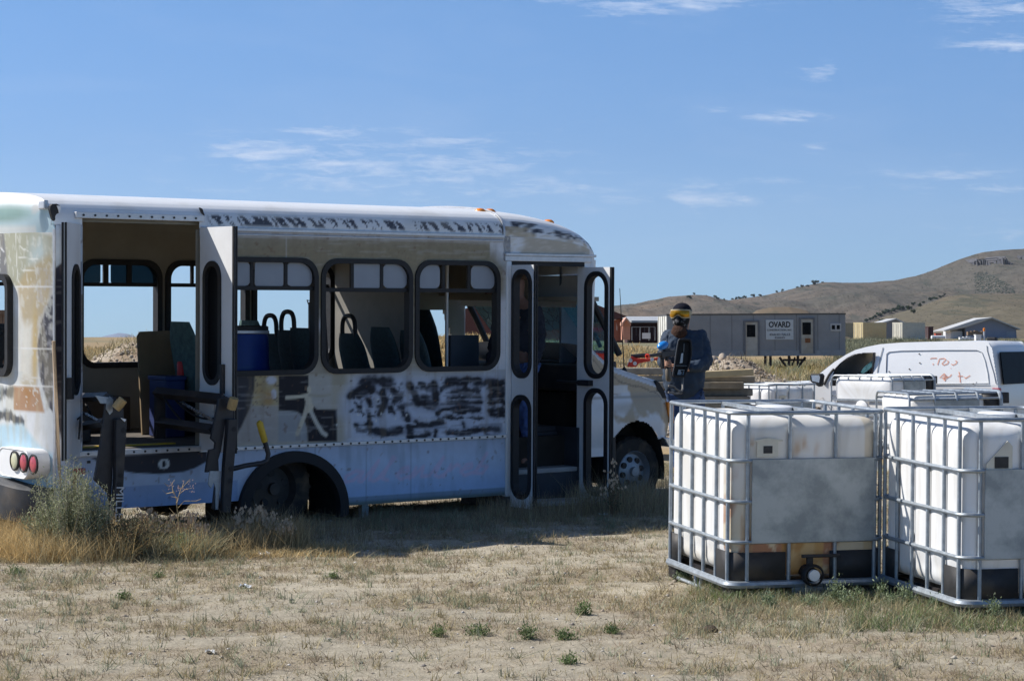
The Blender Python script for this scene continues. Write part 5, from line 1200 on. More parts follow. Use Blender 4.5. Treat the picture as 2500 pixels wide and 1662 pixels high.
m = MB(); m.prism(sh, .05, .056); m.build('broken_glass', M_crack, wf)
m = MB(); a = vp(685, 1235); m.lathe([(.17, -.012), (.182, 0), (.17, .012), (.158, 0), (.17, -.012)], (0, 0, 0), 'x', 30); m.build('steering_wheel', M_rubber, van, True, M=Matrix.Translation((a[0] - .05, .45, a[1] - .06)) @ Matrix.Rotation(R(25), 4, 'Y'))
m = MB(); q = [vp(*p) for p in ((500, 1250), (600, 1240), (860, 1240), (850, 1350), (470, 1350))]; m.prism(q, .1, 1.6); m.build('dashboard', M_black, van)
m = MB(); q = [vp(*p) for p in ((345, 1240), (440, 1236), (452, 1258), (440, 1350), (420, 1358), (345, 1310), (338, 1260))]; m.prism(q, -.22, -.10); mm = m.build('door_mirror', M_rubber, van, bevel=.02)
q = MB(); q.prism(inset([vp(*p) for p in ((352, 1252), (430, 1250), (440, 1270), (430, 1320), (360, 1305))], .9), -.224, -.221); q.build('mirror_glass', M_chrome, mm)
vline([(420, 1340), (460, 1250), (500, 1195)], .02, M_rubber, 'quarter_frame')
# quarter glass, rear window, tail lamp, rear wiper, roof knob
m = MB(); rw = [(.20, 1.08), (VWd - .2, 1.08), (VWd - .26, 1.52), (.26, 1.52)]
vs = [(.075, y, z) for y, z in [(.10, 1.06), (VWd - .10, 1.06), (VWd - .2, 1.56), (.20, 1.56)]]; vs = [(x - .10 * (z - 1.06) / .5 + .02, y, z) for x, y, z in vs]
m.add(vs, [(0, 1, 2, 3)]); w = m.build('rear_window', M_blackglass, van); so = w.modifiers.new('s', 'SOLIDIFY'); so.thickness = .02
# corner window wrapping onto the side
q = [vp(*p) for p in ((1985, 1025), (2130, 990), (2300, 1270), (2100, 1312), (2080, 1300))]
a = vp(1990, 1370); m = MB(); m.box(-.06, .06, -.02, .07, a[1] - .145, a[1] + .0); m.build('tail_lamp', M_red, van, bevel=.01)
m = MB(); a = VP_(2433, 826, .8); m.box(-.45, -.30, .75, .85, 1.70, 1.79); m.build('roof_knob', M_rubber, van, bevel=.015)
m = MB(); m.box(-.02, .10, .05, VWd - .05, .30, .55); m.build('rear_bumper', mat('grey plastic bumper', (.2, .21, .22), .6), van, bevel=.03)
for xx in (-.85, front_x + .85):
    for yy, oo in ((.10, -1), (VWd - .1, 1)): wheel(xx, yy, .30, .31, M_alu, 5, 'wheel', van, oo)
m = MB(); m.box(front_x + .1, -.1, .15, VWd - .15, .2, .55); m.build('underbody', M_dark, van)
# orange scrawl
M_or = mat('faded orange marker', (.78, .38, .27), .6, var=.3, scale=40)
def scrawl(strokes, w=.014):
    for pts in strokes:
        m = MB(); P = [vp(*p) for p in pts]
        n = len(P)
        for i in range(n - 1):
            (x1, z1), (x2, z2) = P[i], P[i + 1]; l = math.hypot(x2 - x1, z2 - z1) + 1e-6; ox, oz = -(z2 - z1) / l * w / 2, (x2 - x1) / l * w / 2
            yy = -.010 + .13 * max(0, (z1 - 1.05) / .7); y2 = -.010 + .13 * max(0, (z2 - 1.05) / .7)
            m.add([(x1 + ox, yy, z1 + oz), (x1 - ox, yy, z1 - oz), (x2 - ox, y2, z2 - oz), (x2 + ox, y2, z2 + oz)], [(0, 1, 2, 3)])
        m.build('scrawl_stroke', M_or, van)
scrawl([[(1370, 1106), (1385, 1099), (1430, 1098)], [(1398, 1145), (1402, 1160)], [(1440, 1160), (1452, 1110), (1462, 1104), (1500, 1100), (1512, 1112), (1480, 1150), (1500, 1162), (1530, 1150), (1540, 1130), (1525, 1120)],
        [(1565, 1152), (1585, 1162), (1610, 1148), (1618, 1130), (1600, 1122)], [(1430, 1325), (1445, 1315)], [(1470, 1278), (1500, 1245), (1512, 1238), (1505, 1290), (1520, 1305), (1525, 1250)], [(1490, 1282), (1560, 1268), (1575, 1245)], [(1540, 1262), (1535, 1285)],
        [(1640, 1222), (1650, 1260), (1660, 1320)], [(1632, 1262), (1680, 1262)], [(1692, 1268), (1705, 1282), (1745, 1255)], [(1560, 1185), (1562, 1190)]])
m = MB()
for x, y in ((1268, 1060), (1280, 1142), (1005, 1220), (1780, 1330), (1808, 1322), (1188, 1198)):
    a = vp(x, y); yy = -.012 + .13 * max(0, (a[1] - 1.05) / .7); m.cyl((a[0], yy, a[1]), (a[0], yy - .003, a[1]), .012, 8)
m.build('paint_splat', M_rubber, van)
q = [vp(*p) for p in ((1000, 1368), (1060, 1368), (1060, 1380), (1000, 1380))]; m = MB(); m.prism(q, -.03, -.012); m.build('door_handle', M_van, van, bevel=.004)
vline([(1385, 1346), (1400, 1340), (1700, 1340), (1925, 1338)], .004, MATS['pale crease'], 'body_crease')

# ================================================================== site office trailer
TP = Plane(1629, 118, 6, -.05)
tr = empty('office_trailer'); tr.matrix_world = TP.M @ Matrix.Rotation(R(-.35), 4, 'Y')
tag(tr, 'long grey site office trailer with two doors, a window and a painted company sign', 'trailer')
z7 = lambda x, y: (1480 + x / 3.686, 680 + y / 3.686)
tp = lambda x, y: TP(*z7(x, y))
xr_, zt_ = tp(2155, 300); xl_ = 0; zb_ = tp(1250, 702)[1]; zt_ = tp(1000, 322)[1]
m = MB(); m.box(0, xr_, 0, 2.9, zb_ + .28, zt_); m.build('box_body', mat('grey painted siding', (.25, .265, .29), .7, var=.12, scale=.8, dirt=.15), tr)
m = MB(); m.box(-.03, xr_ + .02, -.03, 2.93, zt_ - .06, zt_ + .02); m.build('roof_edge', mat('dark roof edge', (.08, .08, .085), .7), tr)
m = MB(); m.box(0, xr_, -.03, 2.93, zb_, zb_ + .30); m.build('skirt_beam', mat('pale grey beam', (.27, .285, .31), .6, dirt=.2), tr)
M_seam = mat('siding seam', (.14, .15, .17), .7)
m = MB()
for x in np.arange(1.2, xr_, 1.22): m.box(x, x + .025, -.012, 0, zb_ + .3, zt_ - .06)
m.build('siding_seams', M_seam, tr)
for x0_, x1_, y0_, y1_, wx0, wx1, wy0, wy1 in ((1248, 1370, 398, 700, 1266, 1342, 420, 530), (1748, 1868, 375, 680, 1766, 1842, 402, 512)):
    a = tp(x0_, y1_); b = tp(x1_, y0_); m = MB(); m.box(a[0], b[0], -.05, 0, a[1], b[1]); fr = m.build('door', mat('dirty cream door', (.40, .39, .36), .7, dirt=.6, scale=3), tr)
    m = MB(); m.box(a[0] - .06, a[0] + .04, -.08, 0, a[1], b[1] + .1); m.box(b[0] - .04, b[0] + .06, -.08, 0, a[1], b[1] + .1); m.box(a[0] + .04, b[0] - .04, -.08, 0, b[1], b[1] + .1); m.build('door_frame', M_seam, fr)
    a = tp(wx0, wy1); b = tp(wx1, wy0); m = MB(); m.box(a[0], b[0], -.06, -.05, a[1], b[1]); m.build('door_glass', M_blackglass, fr)
a = tp(1790, 585); b = tp(1838, 545); m = MB(); m.box(a[0], b[0], -.056, -.05, a[1], b[1]); m.build('rust_patch', mat('rust', (.22, .09, .04), .9, var=.4, scale=10), tr)
a = tp(2018, 482); b = tp(2115, 412); m = MB(); m.box(a[0], b[0], -.05, 0, a[1], b[1]); w = m.build('window', mat('aluminium frame dull', (.42, .43, .45), .5), tr)
mid = (a[0] + b[0]) / 2; m = MB(); m.box(a[0] + .08, mid - .05, -.06, -.05, a[1] + .1, b[1] - .1); m.box(mid + .05, b[0] - .08, -.06, -.05, a[1] + .1, b[1] - .1); m.build('pane', M_blackglass, w)
a = tp(1438, 555); b = tp(1685, 377); m = MB(); m.box(a[0], b[0], -.05, -.01, a[1], b[1]); sg = m.build('company_sign', mat('white sign board', (.50, .54, .58), .6, var=.06, dirt=.1), tr)
M_ink = mat('black sign paint', (.015, .018, .025), .6)
M_ink2 = mat('worn sign paint', (.06, .07, .1), .6)
cx_ = (a[0] + b[0]) / 2; RX = Matrix.Rotation(R(90), 4, 'X')
for body_, x0_, x1_, y0_, y1_, mt in (('OVARD', 1463, 1658, 392, 446, M_ink), ('CONSTRUCTION, INC.', 1447, 1674, 461, 479, M_ink), ('IDAHO FALLS', 1472, 1656, 499, 520, M_ink2), ('IDAHO', 1518, 1608, 528, 547, M_ink2)):
    fit_text(body_, tp(x0_, y1_), tp(x1_, y0_), -.056, mt, sg, 'sign_lettering', .030 if body_ == 'OVARD' else .018)
m = MB(); m.box(-.02, 0, .1, 1.4, zb_ + .1, zt_ - .1); m.box(-.02, 0, 1.5, 2.8, zb_ + .1, zt_ - .1); ed = m.build('end_door', mat('white container door', (.62, .63, .6), .6, dirt=.4, scale=2), tr)
m = MB()
for y in (.45, 1.05, 1.85, 2.4): m.cyl((-.05, y, zb_ + .1), (-.05, y, zt_ - .1), .014, 6)
m.build('lock_rods', M_black, ed)
m = MB()
zg = -TP.z0 + TZ(TP.X + 5, 118)
for px in (1446, 1492, 1660, 1740): a = tp(px, 760); m.box(a[0] - .06, a[0] + .06, .3, .45, a[1] - .2, zb_)
a0, a1, a2, a3 = tp(1575, 715), tp(1640, 790), tp(1810, 715), tp(1740, 790)
m.tube([(a0[0], .4, a0[1]), (a1[0], .4, a1[1] - .1)], .07, 4); m.tube([(a2[0], .4, a2[1]), (a3[0], .4, a3[1] - .1)], .07, 4); m.tube([(a0[0] + .6, .4, a0[1]), (a3[0] - .5, .4, a3[1])], .05, 4); m.tube([(a2[0] - .6, .4, a0[1]), (a1[0] + .3, .4, a3[1])], .05, 4); m.tube([(a0[0] + .2, .4, a0[1] - .15), (a2[0], .4, a2[1] - .15)], .06, 4)
m.build('landing_legs', mat('rusty steel', (.08, .05, .04), .9, var=.3), tr)

# ================================================================== farm buildings and containers
def bplane(px, Y, yaw, z0=None):
    X = (px - CX) / F * Y; return Plane(px, Y, yaw, TZ(X, Y) - .05 if z0 is None else z0)
# red barn
B = bplane(1562, 150, 0); zb0 = B.z0
barn = empty('red_barn'); barn.matrix_world = B.M; tag(barn, 'weathered red barn with a dark gable roof slope beside a small shed', 'barn')
bp_ = lambda x, y, off=0: B(*z7(x, y), off)
bp5 = lambda x, y, off=0: B(1180 + x / 3.734, 500 + y / 3.734, off)
m = MB(); q = [bp5(1250, 1200), bp5(1250, 1040), bp5(1145, 1060), bp5(900, 1100), bp5(300, 1180), bp5(300, 1240), bp5(1250, 1240)]
m.prism(q, 0, 14); m.build('wall', mat('faded red boards', (.42, .13, .075), .85, var=.18, scale=2, c2=(.33, .10, .06)), barn)
m = MB(); q = [bp5(1310, 1018), bp5(1145, 955), bp5(970, 888), bp5(500, 720), bp5(-200, 960), bp5(-200, 1300), bp5(300, 1200), bp5(900, 1092), bp5(1145, 1056), bp5(1250, 1036)]
m.prism(q, -.5, 14.3); m.build('roof', mat('dark red roof', (.085, .035, .032), .8, var=.2, scale=1), barn)
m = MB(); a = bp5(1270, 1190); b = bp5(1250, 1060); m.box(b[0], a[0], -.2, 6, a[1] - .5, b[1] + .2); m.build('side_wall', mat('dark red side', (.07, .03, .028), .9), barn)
m = MB(); a = bp5(1222, 1150); b = bp5(1212, 1075); m.prism([(b[0], b[1]), (a[0], b[1] - .3), (a[0], a[1]), (b[0], a[1] + .1)], -.03, 0); m.build('paint_mark', mat('white paint mark', (.6, .4, .35), .8), barn)
Bs = bplane(1522, 138, 0); s_ = empty('garden_shed'); s_.matrix_world = Bs.M; tag(s_, 'small salmon pink shed with a pointed roof right of the barn', 'shed')
q5 = lambda x, y: Bs(1180 + x / 3.734, 500 + y / 3.734)
m = MB(); m.prism([q5(1272, 1230), q5(1272, 1068), q5(1302, 1032), q5(1340, 1075), q5(1338, 1230)], 0, 2.5); m.build('wall', mat('salmon boards', (.50, .24, .17), .85, var=.12, scale=3), s_)
m = MB(); P = [q5(1266, 1075), q5(1302, 1026), q5(1344, 1076)]; m.prism([P[0], P[1], P[2], (P[2][0], P[2][1] - .18), (P[1][0], P[1][1] - .18), (P[0][0], P[0][1] - .18)], -.2, 2.7); m.build('roof', mat('pink shed roof', (.46, .26, .2), .8), s_)
Bl = bplane(1540, 160, 0); lo = empty('open_shed'); lo.matrix_world = Bl.M; tag(lo, 'low open shed with a pale sheet metal roof behind the wire panels', 'shed')
q7 = lambda x, y: Bl(*z7(x, y))
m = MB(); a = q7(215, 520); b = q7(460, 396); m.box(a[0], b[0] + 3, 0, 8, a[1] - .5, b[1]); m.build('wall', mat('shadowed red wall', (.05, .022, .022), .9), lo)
m = MB(); P = [q7(200, 352), q7(470, 352), q7(470, 396), q7(222, 396)]; m.add([(P[0][0] - .2, 5, P[0][1]), (P[1][0] + 3, 5, P[1][1]), (P[2][0] + 3, -.8, P[2][1]), (P[3][0], -.8, P[3][1])], [(0, 1, 2, 3)]); o = m.build('roof', mat('pale sheet roof', (.42, .44, .46), .5, .2, var=.12, scale=3), lo); o.modifiers.new('s', 'SOLIDIFY').thickness = .15
for k_, (x0, x1) in enumerate(((232, 304), (308, 384), (390, 440))):
    Bf = bplane(1480 + x0 / 3.686, 128, 0); f_ = empty('wire_panel'); f_.matrix_world = Bf.M
    tag(f_, ('wire fence panel nearest the pink shed', 'wire fence panel with a small white sign', 'wire fence panel beside the trailer end')[k_], 'fence', 'wire fence panels before the open shed')
    a = Bf(*z7(x0, 512)); b = Bf(*z7(x1, 436)); m = MB()
    m.tube([(a[0], 0, a[1] - .3), (a[0], 0, b[1]), (b[0], 0, b[1]), (b[0], 0, a[1] - .3)], .026, 5); m.build('frame', mat('dull wire steel', (.22, .23, .25), .6, .3), f_)
    m = MB()
    for x in np.arange(a[0], b[0], .25): m.cyl((x, 0, a[1]), (x, 0, b[1]), .005, 3)
    m.build('wire_mesh', MATS['dull wire steel'], f_)
    if k_ == 1: m = MB(); m.box((a[0] + b[0]) / 2 - .15, (a[0] + b[0]) / 2 + .35, -.03, 0, b[1] - .7, b[1] - .35); m.build('notice', M_white, f_)
# containers
def container(px0, pxm, px1, pyt, Y, c, lab, yaw=24):
    """left end from px0 to pxm, long side from pxm to px1"""
    P_ = bplane(pxm, Y, 0); h = 2.6; zg = CH + (CY - pyt) / F * Y - h
    e = empty('shipping_container', ((pxm - CX) / F * Y, Y, zg), (0, 0, R(-yaw))); tag(e, lab, 'container', 'shipping containers below the hill')
    wl_ = (pxm - px0) / F * Y / math.sin(R(yaw)) if yaw else 2.4
    L_ = (px1 - pxm) / F * Y / math.cos(R(yaw)) * 1.0
    mt = mat('container ' + lab[:8], c, .6, var=.08, scale=2, dirt=.15)
    e.rotation_euler = (0, 0, R(yaw))
    m = MB(); n = int(L_ / .28); pts = []
    for i in range(n):
        x = i * L_ / n; d = L_ / n; pts += [(x, 0), (x + d * .35, 0), (x + d * .5, .04), (x + d * .85, .04)]
    pts.append((L_, 0))
    m.add([(x, y, z) for z in (0.12, h - .12) for x, y in pts], [(i, i + 1, i + 1 + len(pts), i + len(pts)) for i in range(len(pts) - 1)]); m.box(0, L_, .05, 2.4, 0.1, h - .05)
    m.build('walls', mt, e)
    m = MB(); m.box(-.03, L_ + .03, -.03, 2.43, h - .12, h); m.box(-.03, L_ + .03, -.03, 2.43, 0, .14); m.box(-.03, .1, -.03, .1, .14, h - .12); m.build('frame', mt, e)
    m = MB(); m.box(-.05, 0.0, .12, 1.18, .15, h - .15); m.box(-.05, 0, 1.22, 2.3, .15, h - .15); d = m.build('end_doors', mt, e)
    m = MB()
    for y in (.35, .95, 1.45, 2.05): m.cyl((-.08, y, .2), (-.08, y, h - .2), .025, 5)
    m.build('lock_rods', M_alu, d)
container(2075, 2107, 2170, 787, 330, (.50, .42, .24), 'tan shipping container, left of the two beside the trailer', 28)
container(2171, 2203, 2265, 787, 325, (.50, .49, .42), 'pale grey shipping container, right of the tan one', 28)
container(2266, 2267, 2279, 797, 340, (.05, .02, .02), 'dark maroon box standing behind the pale grey container', 10)
container(2055, 2062, 2090, 788, 345, (.34, .3, .2), 'olive brown box end showing past the right end of the trailer', 10)
# white house
zz7 = lambda x, y: (2080 + x / 5.617, 740 + y / 5.617)
H_ = bplane(2355, 400, 0); hs = empty('farm_shop'); hs.matrix_world = H_.M; tag(hs, 'blue grey gabled shop building with a pale roof behind the van', 'building')
hp_ = lambda x, y, off=0: H_(*zz7(x, y), off)
m = MB(); m.prism([hp_(1560, 480), hp_(1555, 330), hp_(1900, 205), hp_(2250, 345), hp_(2260, 480)], 0, 14); m.build('wall', mat('blue grey siding', (.22, .25, .33), .7, var=.06, scale=.5), hs)
a, b, c_, d_ = hp_(1890, 200), hp_(1250, 370), hp_(1540, 322), hp_(1900, 202)
m = MB(); m.add([(c_[0] - .2, -1.2, c_[1]), (d_[0], -1.2, d_[1] + .1), (d_[0], 15, d_[1] + .1), (c_[0] - 3.2, 15, c_[1] - .8)], [(0, 1, 2, 3)]); q = hp_(2295, 352)
m.add([(d_[0], -1.2, d_[1] + .12), (q[0], -1.2, q[1]), (q[0], 15, q[1]), (d_[0], 15, d_[1] + .12)], [(0, 1, 2, 3)]); 
m.add([(c_[0] - .2, -1.2, c_[1]), (c_[0] - .2, 6, c_[1]), (b[0], 6, b[1]), (b[0], -1.0, b[1])], [(0, 1, 2, 3)]); m.add([(d_[0], -1.3, d_[1] + .1), (c_[0] - .2, -1.3, c_[1]), (b[0], -1.3, b[1]), (b[0] + 6, -1.3, b[1] + 2.0)], [(0, 1, 2, 3)])
o = m.build('roof', mat('pale grey roof', (.42, .43, .44), .6, var=.06, scale=1), hs); o.modifiers.new('s', 'SOLIDIFY').thickness = .2
m = MB(); a = hp_(1370, 450); b = hp_(1530, 385); m.box(a[0], b[0], 1.0, 8, a[1] - .5, b[1]); m.build('lean_to_wall', mat('white lean to', (.6, .62, .65), .6), hs)
m = MB(); a = hp_(2118, 470); b = hp_(2235, 385); m.box(a[0], b[0], -.05, 0, a[1], b[1]); m.build('door', mat('grey garage door', (.26, .29, .36), .6), hs)
H2 = bplane(2180, 420, 0); h2 = empty('farm_shed'); h2.matrix_world = H2.M; tag(h2, 'distant shed of which only the grey roof shows above the containers', 'shed')
a = H2(*zz7(440, 262)); b = H2(*zz7(600, 222)); c_ = H2(*zz7(690, 262)); m = MB(); m.prism([(a[0], a[1]), (b[0], b[1]), (c_[0], c_[1]), (c_[0], -.2), (a[0], -.2)], 0, 10); m.build('wall', mat('grey shed wall', (.22, .22, .24), .8), h2)
m = MB(); m.prism([(a[0] - .4, a[1]), (b[0], b[1] + .2), (b[0], b[1]), (a[0], a[1] - .2)], -.5, 10.5); m.prism([(b[0], b[1] + .2), (c_[0] + .4, c_[1]), (c_[0], c_[1] - .2), (b[0], b[1])], -.5, 10.5); m.build('roof', MATS['pale grey roof'], h2)
# yard clutter before the shop
def clutter(name, lab, cat, x0, x1, y0, y1, Y, mt, extra=None):
    P_ = bplane((2080 + x0 / 5.617), Y, 0); e = empty(name); e.matrix_world = P_.M; tag(e, lab, cat)
    a = P_(*zz7(x0, y1)); b = P_(*zz7(x1, y0)); w_, h_ = b[0] - a[0], b[1] - a[1]
    m = MB(); n = max(2, int(w_ / .5))
    if extra == 'pipe': m.tube([(0, .5, a[1] + h_ / 2), (w_, .9, a[1] + h_ / 2)], h_ / 2, 14); m.build('pipe', mt, e, True)
    elif extra == 'stack':
        for i in range(n): m.box(i * w_ / n, (i + .9) * w_ / n, 0, 1, a[1], a[1] + h_ * (.75 + .25 * ((i * 7) % 3) / 2))
        m.build('boards', mt, e)
    elif extra == 'post':
        m.cyl((0, 0, a[1] - .5), (0, 0, b[1] - .4), .14, 8); q = m.build('post', mt, e, True); m = MB(); m.lathe([(0, -.3), (.16, -.2), (.16, .2), (0, .3)], (0, 0, b[1] - .2), n=10); m.build('head', M_amber, q, True)
    else:
        m.box(0, w_, 0, 1.2, a[1] - .3, b[1]); q = m.build('box', mt, e, bevel=.05); m = MB(); m.box(-.05, w_ + .05, -.05, 1.25, b[1], b[1] + .12); m.build('lid', mt, q)
clutter('concrete_pipe', 'white pipe lying beside the maroon box', 'pipe', 1100, 1290, 442, 492, 300, M_white, 'pipe')
clutter('pallet_stack', 'brown pallets stacked before the shop wall', 'pallets', 1590, 1830, 375, 440, 310, mat('brown pallet wood', (.22, .15, .1), .9), 'stack')
clutter('board_pile', 'pile of white boards beside the pallets', 'boards', 1480, 1680, 455, 500, 305, M_white, 'stack')
clutter('white_crate', 'white crate standing right above the van roof', 'crate', 1700, 1775, 440, 500, 300, M_white)
clutter('yard_hydrant', 'thin orange topped post before the shop', 'post', 1812, 1820, 345, 500, 300, M_alu, 'post')
clutter('red_machine', 'small red machine lying behind the white pipe', 'machine', 1150, 1225, 425, 445, 330, mat('red machine paint', (.45, .06, .03), .6))

# ================================================================== small red excavator behind the bus
EP = bplane(1520, 30.5, 0, TZ((1520 - CX) / F * 30.5, 30.5)); ex_ = empty('mini_excavator'); ex_.matrix_world = EP.M; tag(ex_, 'small red digger with a red canopy and a low bent arm behind the bus bonnet', 'excavator')
zr_ = lambda x, y: (1400 + x / 5.6, 720 + y / 5.6)
M_redp = mat('red digger paint', (.50, .035, .015), .4, var=.15, scale=8, dirt=.2)
er = lambda *p: [EP(*zr_(a, b)) for a, b in p]
m = MB(); m.prism(er((740, 960), (790, 850), (800, 835), (860, 865), (1000, 870), (1200, 850), (1205, 885), (1040, 905), (900, 935), (850, 985), (745, 985)), 0, .16); bo = m.build('boom', M_redp, ex_, bevel=.01)
m = MB(); P = er((790, 842), (1020, 822)); m.tube([(P[0][0], .08, P[0][1]), (P[1][0], .08, P[1][1])], .033, 10); m.build('ram_barrel', M_black, bo, True)
m = MB(); P = er((1015, 822), (1200, 812)); m.tube([(P[0][0], .08, P[0][1]), (P[1][0], .08, P[1][1])], .014, 8); m.build('ram_rod', M_chrome, bo, True)
for p in er((780, 895), (840, 935), (1075, 880)): MB().cyl((p[0], -.015, p[1]), (p[0], 0, p[1]), .028, 12).build('pivot_pin', M_alu, bo)
m = MB(); m.prism(er((180, 440), (380, 455), (385, 490), (180, 500)) , -.5, .9); m.prism(er((-40, 480), (180, 442), (180, 500), (-40, 500)), -.5, .9); m.build('canopy', mat('red canopy', (.62, .035, .06), .5), ex_)
P = er((315, 500), (400, 720), (-20, 500), (-20, 760)); m = MB(); m.tube([(P[0][0], .8, P[0][1]), (P[1][0], .8, P[1][1])], .03, 8); m.tube([(P[2][0], .8, P[2][1]), (P[3][0], .8, P[3][1])], .03, 8); m.tube([(P[2][0], -.4, P[2][1]), (P[3][0], -.4, P[3][1])], .03, 8); m.build('canopy_post', M_black, ex_, True)
P = er((-60, 760), (520, 1050)); m = MB(); m.box(P[0][0], P[1][0], -.5, .9, .35, P[0][1]); m.build('house', M_redp, ex_, bevel=.06)
m = MB(); m.box(P[0][0] - .2, P[1][0] + .2, -.75, -.35, 0, .4); m.box(P[0][0] - .2, P[1][0] + .2, .75, 1.15, 0, .4); m.build('track', M_rubber, ex_, bevel=.12)
m = MB(); m.box(er((520, 1000))[0][0] - .1, er((800, 960))[0][0], 0, .16, .55, .8); m.build('boom_root', M_redp, ex_)

# ================================================================== timber stack behind the person
M_wood = mat('weathered timber', (.30, .27, .22), .9, var=.25, scale=6, c2=(.17, .15, .125), bump=.2, bscale=20)
beams = [((480, 905), (1160, 915), 990, 26.0), ((470, 1075), (1180, 1080), 1045, 26.3)]
zz = lambda x, y: (1400 + x / 5.6, 720 + y / 5.6)
for i, (px0, px1, pyt, Y, hh, lab) in enumerate(((1480, 1845, 897, 26.0, .16, 'top grey timber of the stack behind the bonnet'), (1470, 1842, 917, 26.05, .13, 'second timber down in the stack behind the person'), (1478, 1815, 931, 26.02, .14, 'dark third timber down in the stack'), (1460, 1838, 948, 26.1, .15, 'fourth timber down in the stack'), (1470, 1830, 966, 26.0, .15, 'fifth timber down in the stack'), (1475, 1835, 984, 26.05, .2, 'lowest grey timber of the stack resting on blocks'))):
    x0, _, z1 = gpt(px0, pyt + (8 if i == 0 else 0), Y); x1, _, z0 = gpt(px1, pyt + (15 if i else 13), Y)
    if i == 0: x1 = gpt(1700, 0, Y)[0]
    zc_ = gpt(0, pyt + 8, Y)[2]
    m = MB(); m.box(0, x1 - x0, 0, .3 + .08 * (i % 2), zc_ - .05, zc_ + .035); o = m.build('timber_beam', M_wood, None, bevel=.012, M=Matrix.Translation((x0, Y - .04 * (i % 3), 0)) @ Matrix.Rotation(R(-.4 + .3 * (i % 3)), 4, 'Z')); tag(o, lab, 'timber', 'timbers stacked behind the person')
x0, _, z1 = gpt(1718, 917, 25.6); x1 = gpt(1840, 0, 25.6)[0]; m = MB(); m.box(0, x1 - x0, 0, .35, -.03, .05)
o = m.build('timber_beam', mat('pale planed timber', (.42, .33, .19), .8, var=.15), None, bevel=.008, M=Matrix.Translation((x0, 25.6, z1)) @ Matrix.Rotation(R(-3), 4, 'Y')); tag(o, 'pale yellow plank lying across the grey timbers right of the person', 'timber', 'timbers stacked behind the person')
m = MB(); zg = TZ(2, 26.1)
for px in (1500, 1700, 1800): a = gpt(px, 990, 26.1); m.box(a[0] - .1, a[0] + .1, 26.02, 26.3, zg - .05, a[2] + .02)
tag(m.build('timber_blocks', M_wood, None), 'short blocks holding the timber stack off the ground', 'timber')

# rocks on the gravel heap
def rock(px, py, Y, sx, sy, sz, seed, lab):
    x, y, z = gpt(px, py, Y); V = []; n1_, n2_ = 14, 20
    for i in range(n1_):
        th = math.pi * i / (n1_ - 1)
        for j in range(n2_ + 1):
            ph = 2 * math.pi * j / n2_; d = Vector((math.sin(th) * math.cos(ph), math.sin(th) * math.sin(ph), math.cos(th)))
            k_ = 1 + .35 * (float(vnoise(d.x * 1.3 + seed, d.y * 1.3 + d.z, 1.2, 2, seed)) - .5); V.append((d.x * sx * k_, d.y * sy * k_, d.z * sz * k_))
    o = np_mesh('boulder', V, grid_faces(n1_, n2_ + 1), mat('tan rock', (.42, .35, .28), .9, var=.15, scale=6, bump=.3, bscale=10), smooth=False); o.location = (x, y, z); tag(o, lab, 'rock', 'boulders on the gravel heap'); return o
rock(1738, 879, 36, .12, .12, .075, 3, 'wide low tan boulder on the heap beside the person'); rock(1764, 874, 36.2, .065, .08, .08, 7, 'upright tan boulder right of the wide low one'); rock(1752, 884, 35.8, .06, .05, .04, 9, 'small boulder lying in front of the other two')
# ================================================================== people
def skinned(name, J, E, mt, parent, sub=2, root=0, M=None):
    me = bpy.data.meshes.new(name); me.from_pydata([j[:3] for j in J], E, []); me.update()
    o = bpy.data.objects.new(name, me); col.objects.link(o); me.materials.append(mt)
    sk = o.modifiers.new('skin', 'SKIN'); sk.use_smooth_shade = True
    for i, j in enumerate(J):
        v = me.skin_vertices[0].data[i]; r = j[3]; v.radius = (r, r) if not isinstance(r, tuple) else r; v.use_root = (i == root)
    ss = o.modifiers.new('sub', 'SUBSURF'); ss.levels = sub; ss.render_levels = sub
    if parent: o.parent = parent
    if M is not None: o.matrix_local = M
    return o
def hand_chain(J, E, wrist, d, up, side, curl=.7, s=1.0):
    """palm and five fingers grown from joint index wrist; d: pointing direction, up: back-of-hand normal, side: towards the thumb"""
    w = Vector(J[wrist][:3]); d = Vector(d).normalized(); up = Vector(up); up = (up - d * up.dot(d)).normalized(); sd = d.cross(up).normalized() * side
    p = w + d * .055 * s; J.append((*p, .022 * s)); ip = len(J) - 1; E.append((wrist, ip))
    for k, (off, ln) in enumerate(((.030, .072), (.011, .082), (-.010, .076), (-.030, .060))):
        b = w + d * .095 * s + sd * off * s; J.append((*b, .0105 * s)); E.append((ip, len(J) - 1)); prev = len(J) - 1; dirn = d.copy(); pos = b
        for q in range(3):
            dirn = (Matrix.Rotation(-curl * side * (1 if True else 1), 3, sd * side) @ dirn) if curl else dirn
            pos = pos + dirn * ln * s / 3 * 1.15; J.append((*pos, (.0095 - .001 * q) * s)); E.append((prev, len(J) - 1)); prev = len(J) - 1
    t = w + d * .03 * s + sd * .028 * s; J.append((*t, .012 * s)); E.append((wrist, len(J) - 1)); prev = len(J) - 1
    for q in range(2):
        t = t + (sd * .5 + d * .8 - up * .35 * q).normalized() * .03 * s; J.append((*t, .010 * s)); E.append((prev, len(J) - 1)); prev = len(J) - 1
M_skin = mat('skin', (.48, .27, .19), .55, var=.1, scale=20)
M_navy = mat('navy blue shirt', (.024, .042, .072), .85, var=.22, scale=9, bump=1.0, bscale=7)
M_jean = mat('blue jeans', (.04, .075, .17), .9, var=.25, scale=14, bump=.3, bscale=16)
M_boot = mat('dark boots', (.03, .027, .025), .7, var=.3)
PY_ = 22.5; PX_ = (1665 - CX) / F * PY_
per = empty('person', (PX_, PY_, TZ(PX_, PY_))); tag(per, 'big bearded person in navy shirt, black cap, goggles and mask holding a paintball gun', 'person')
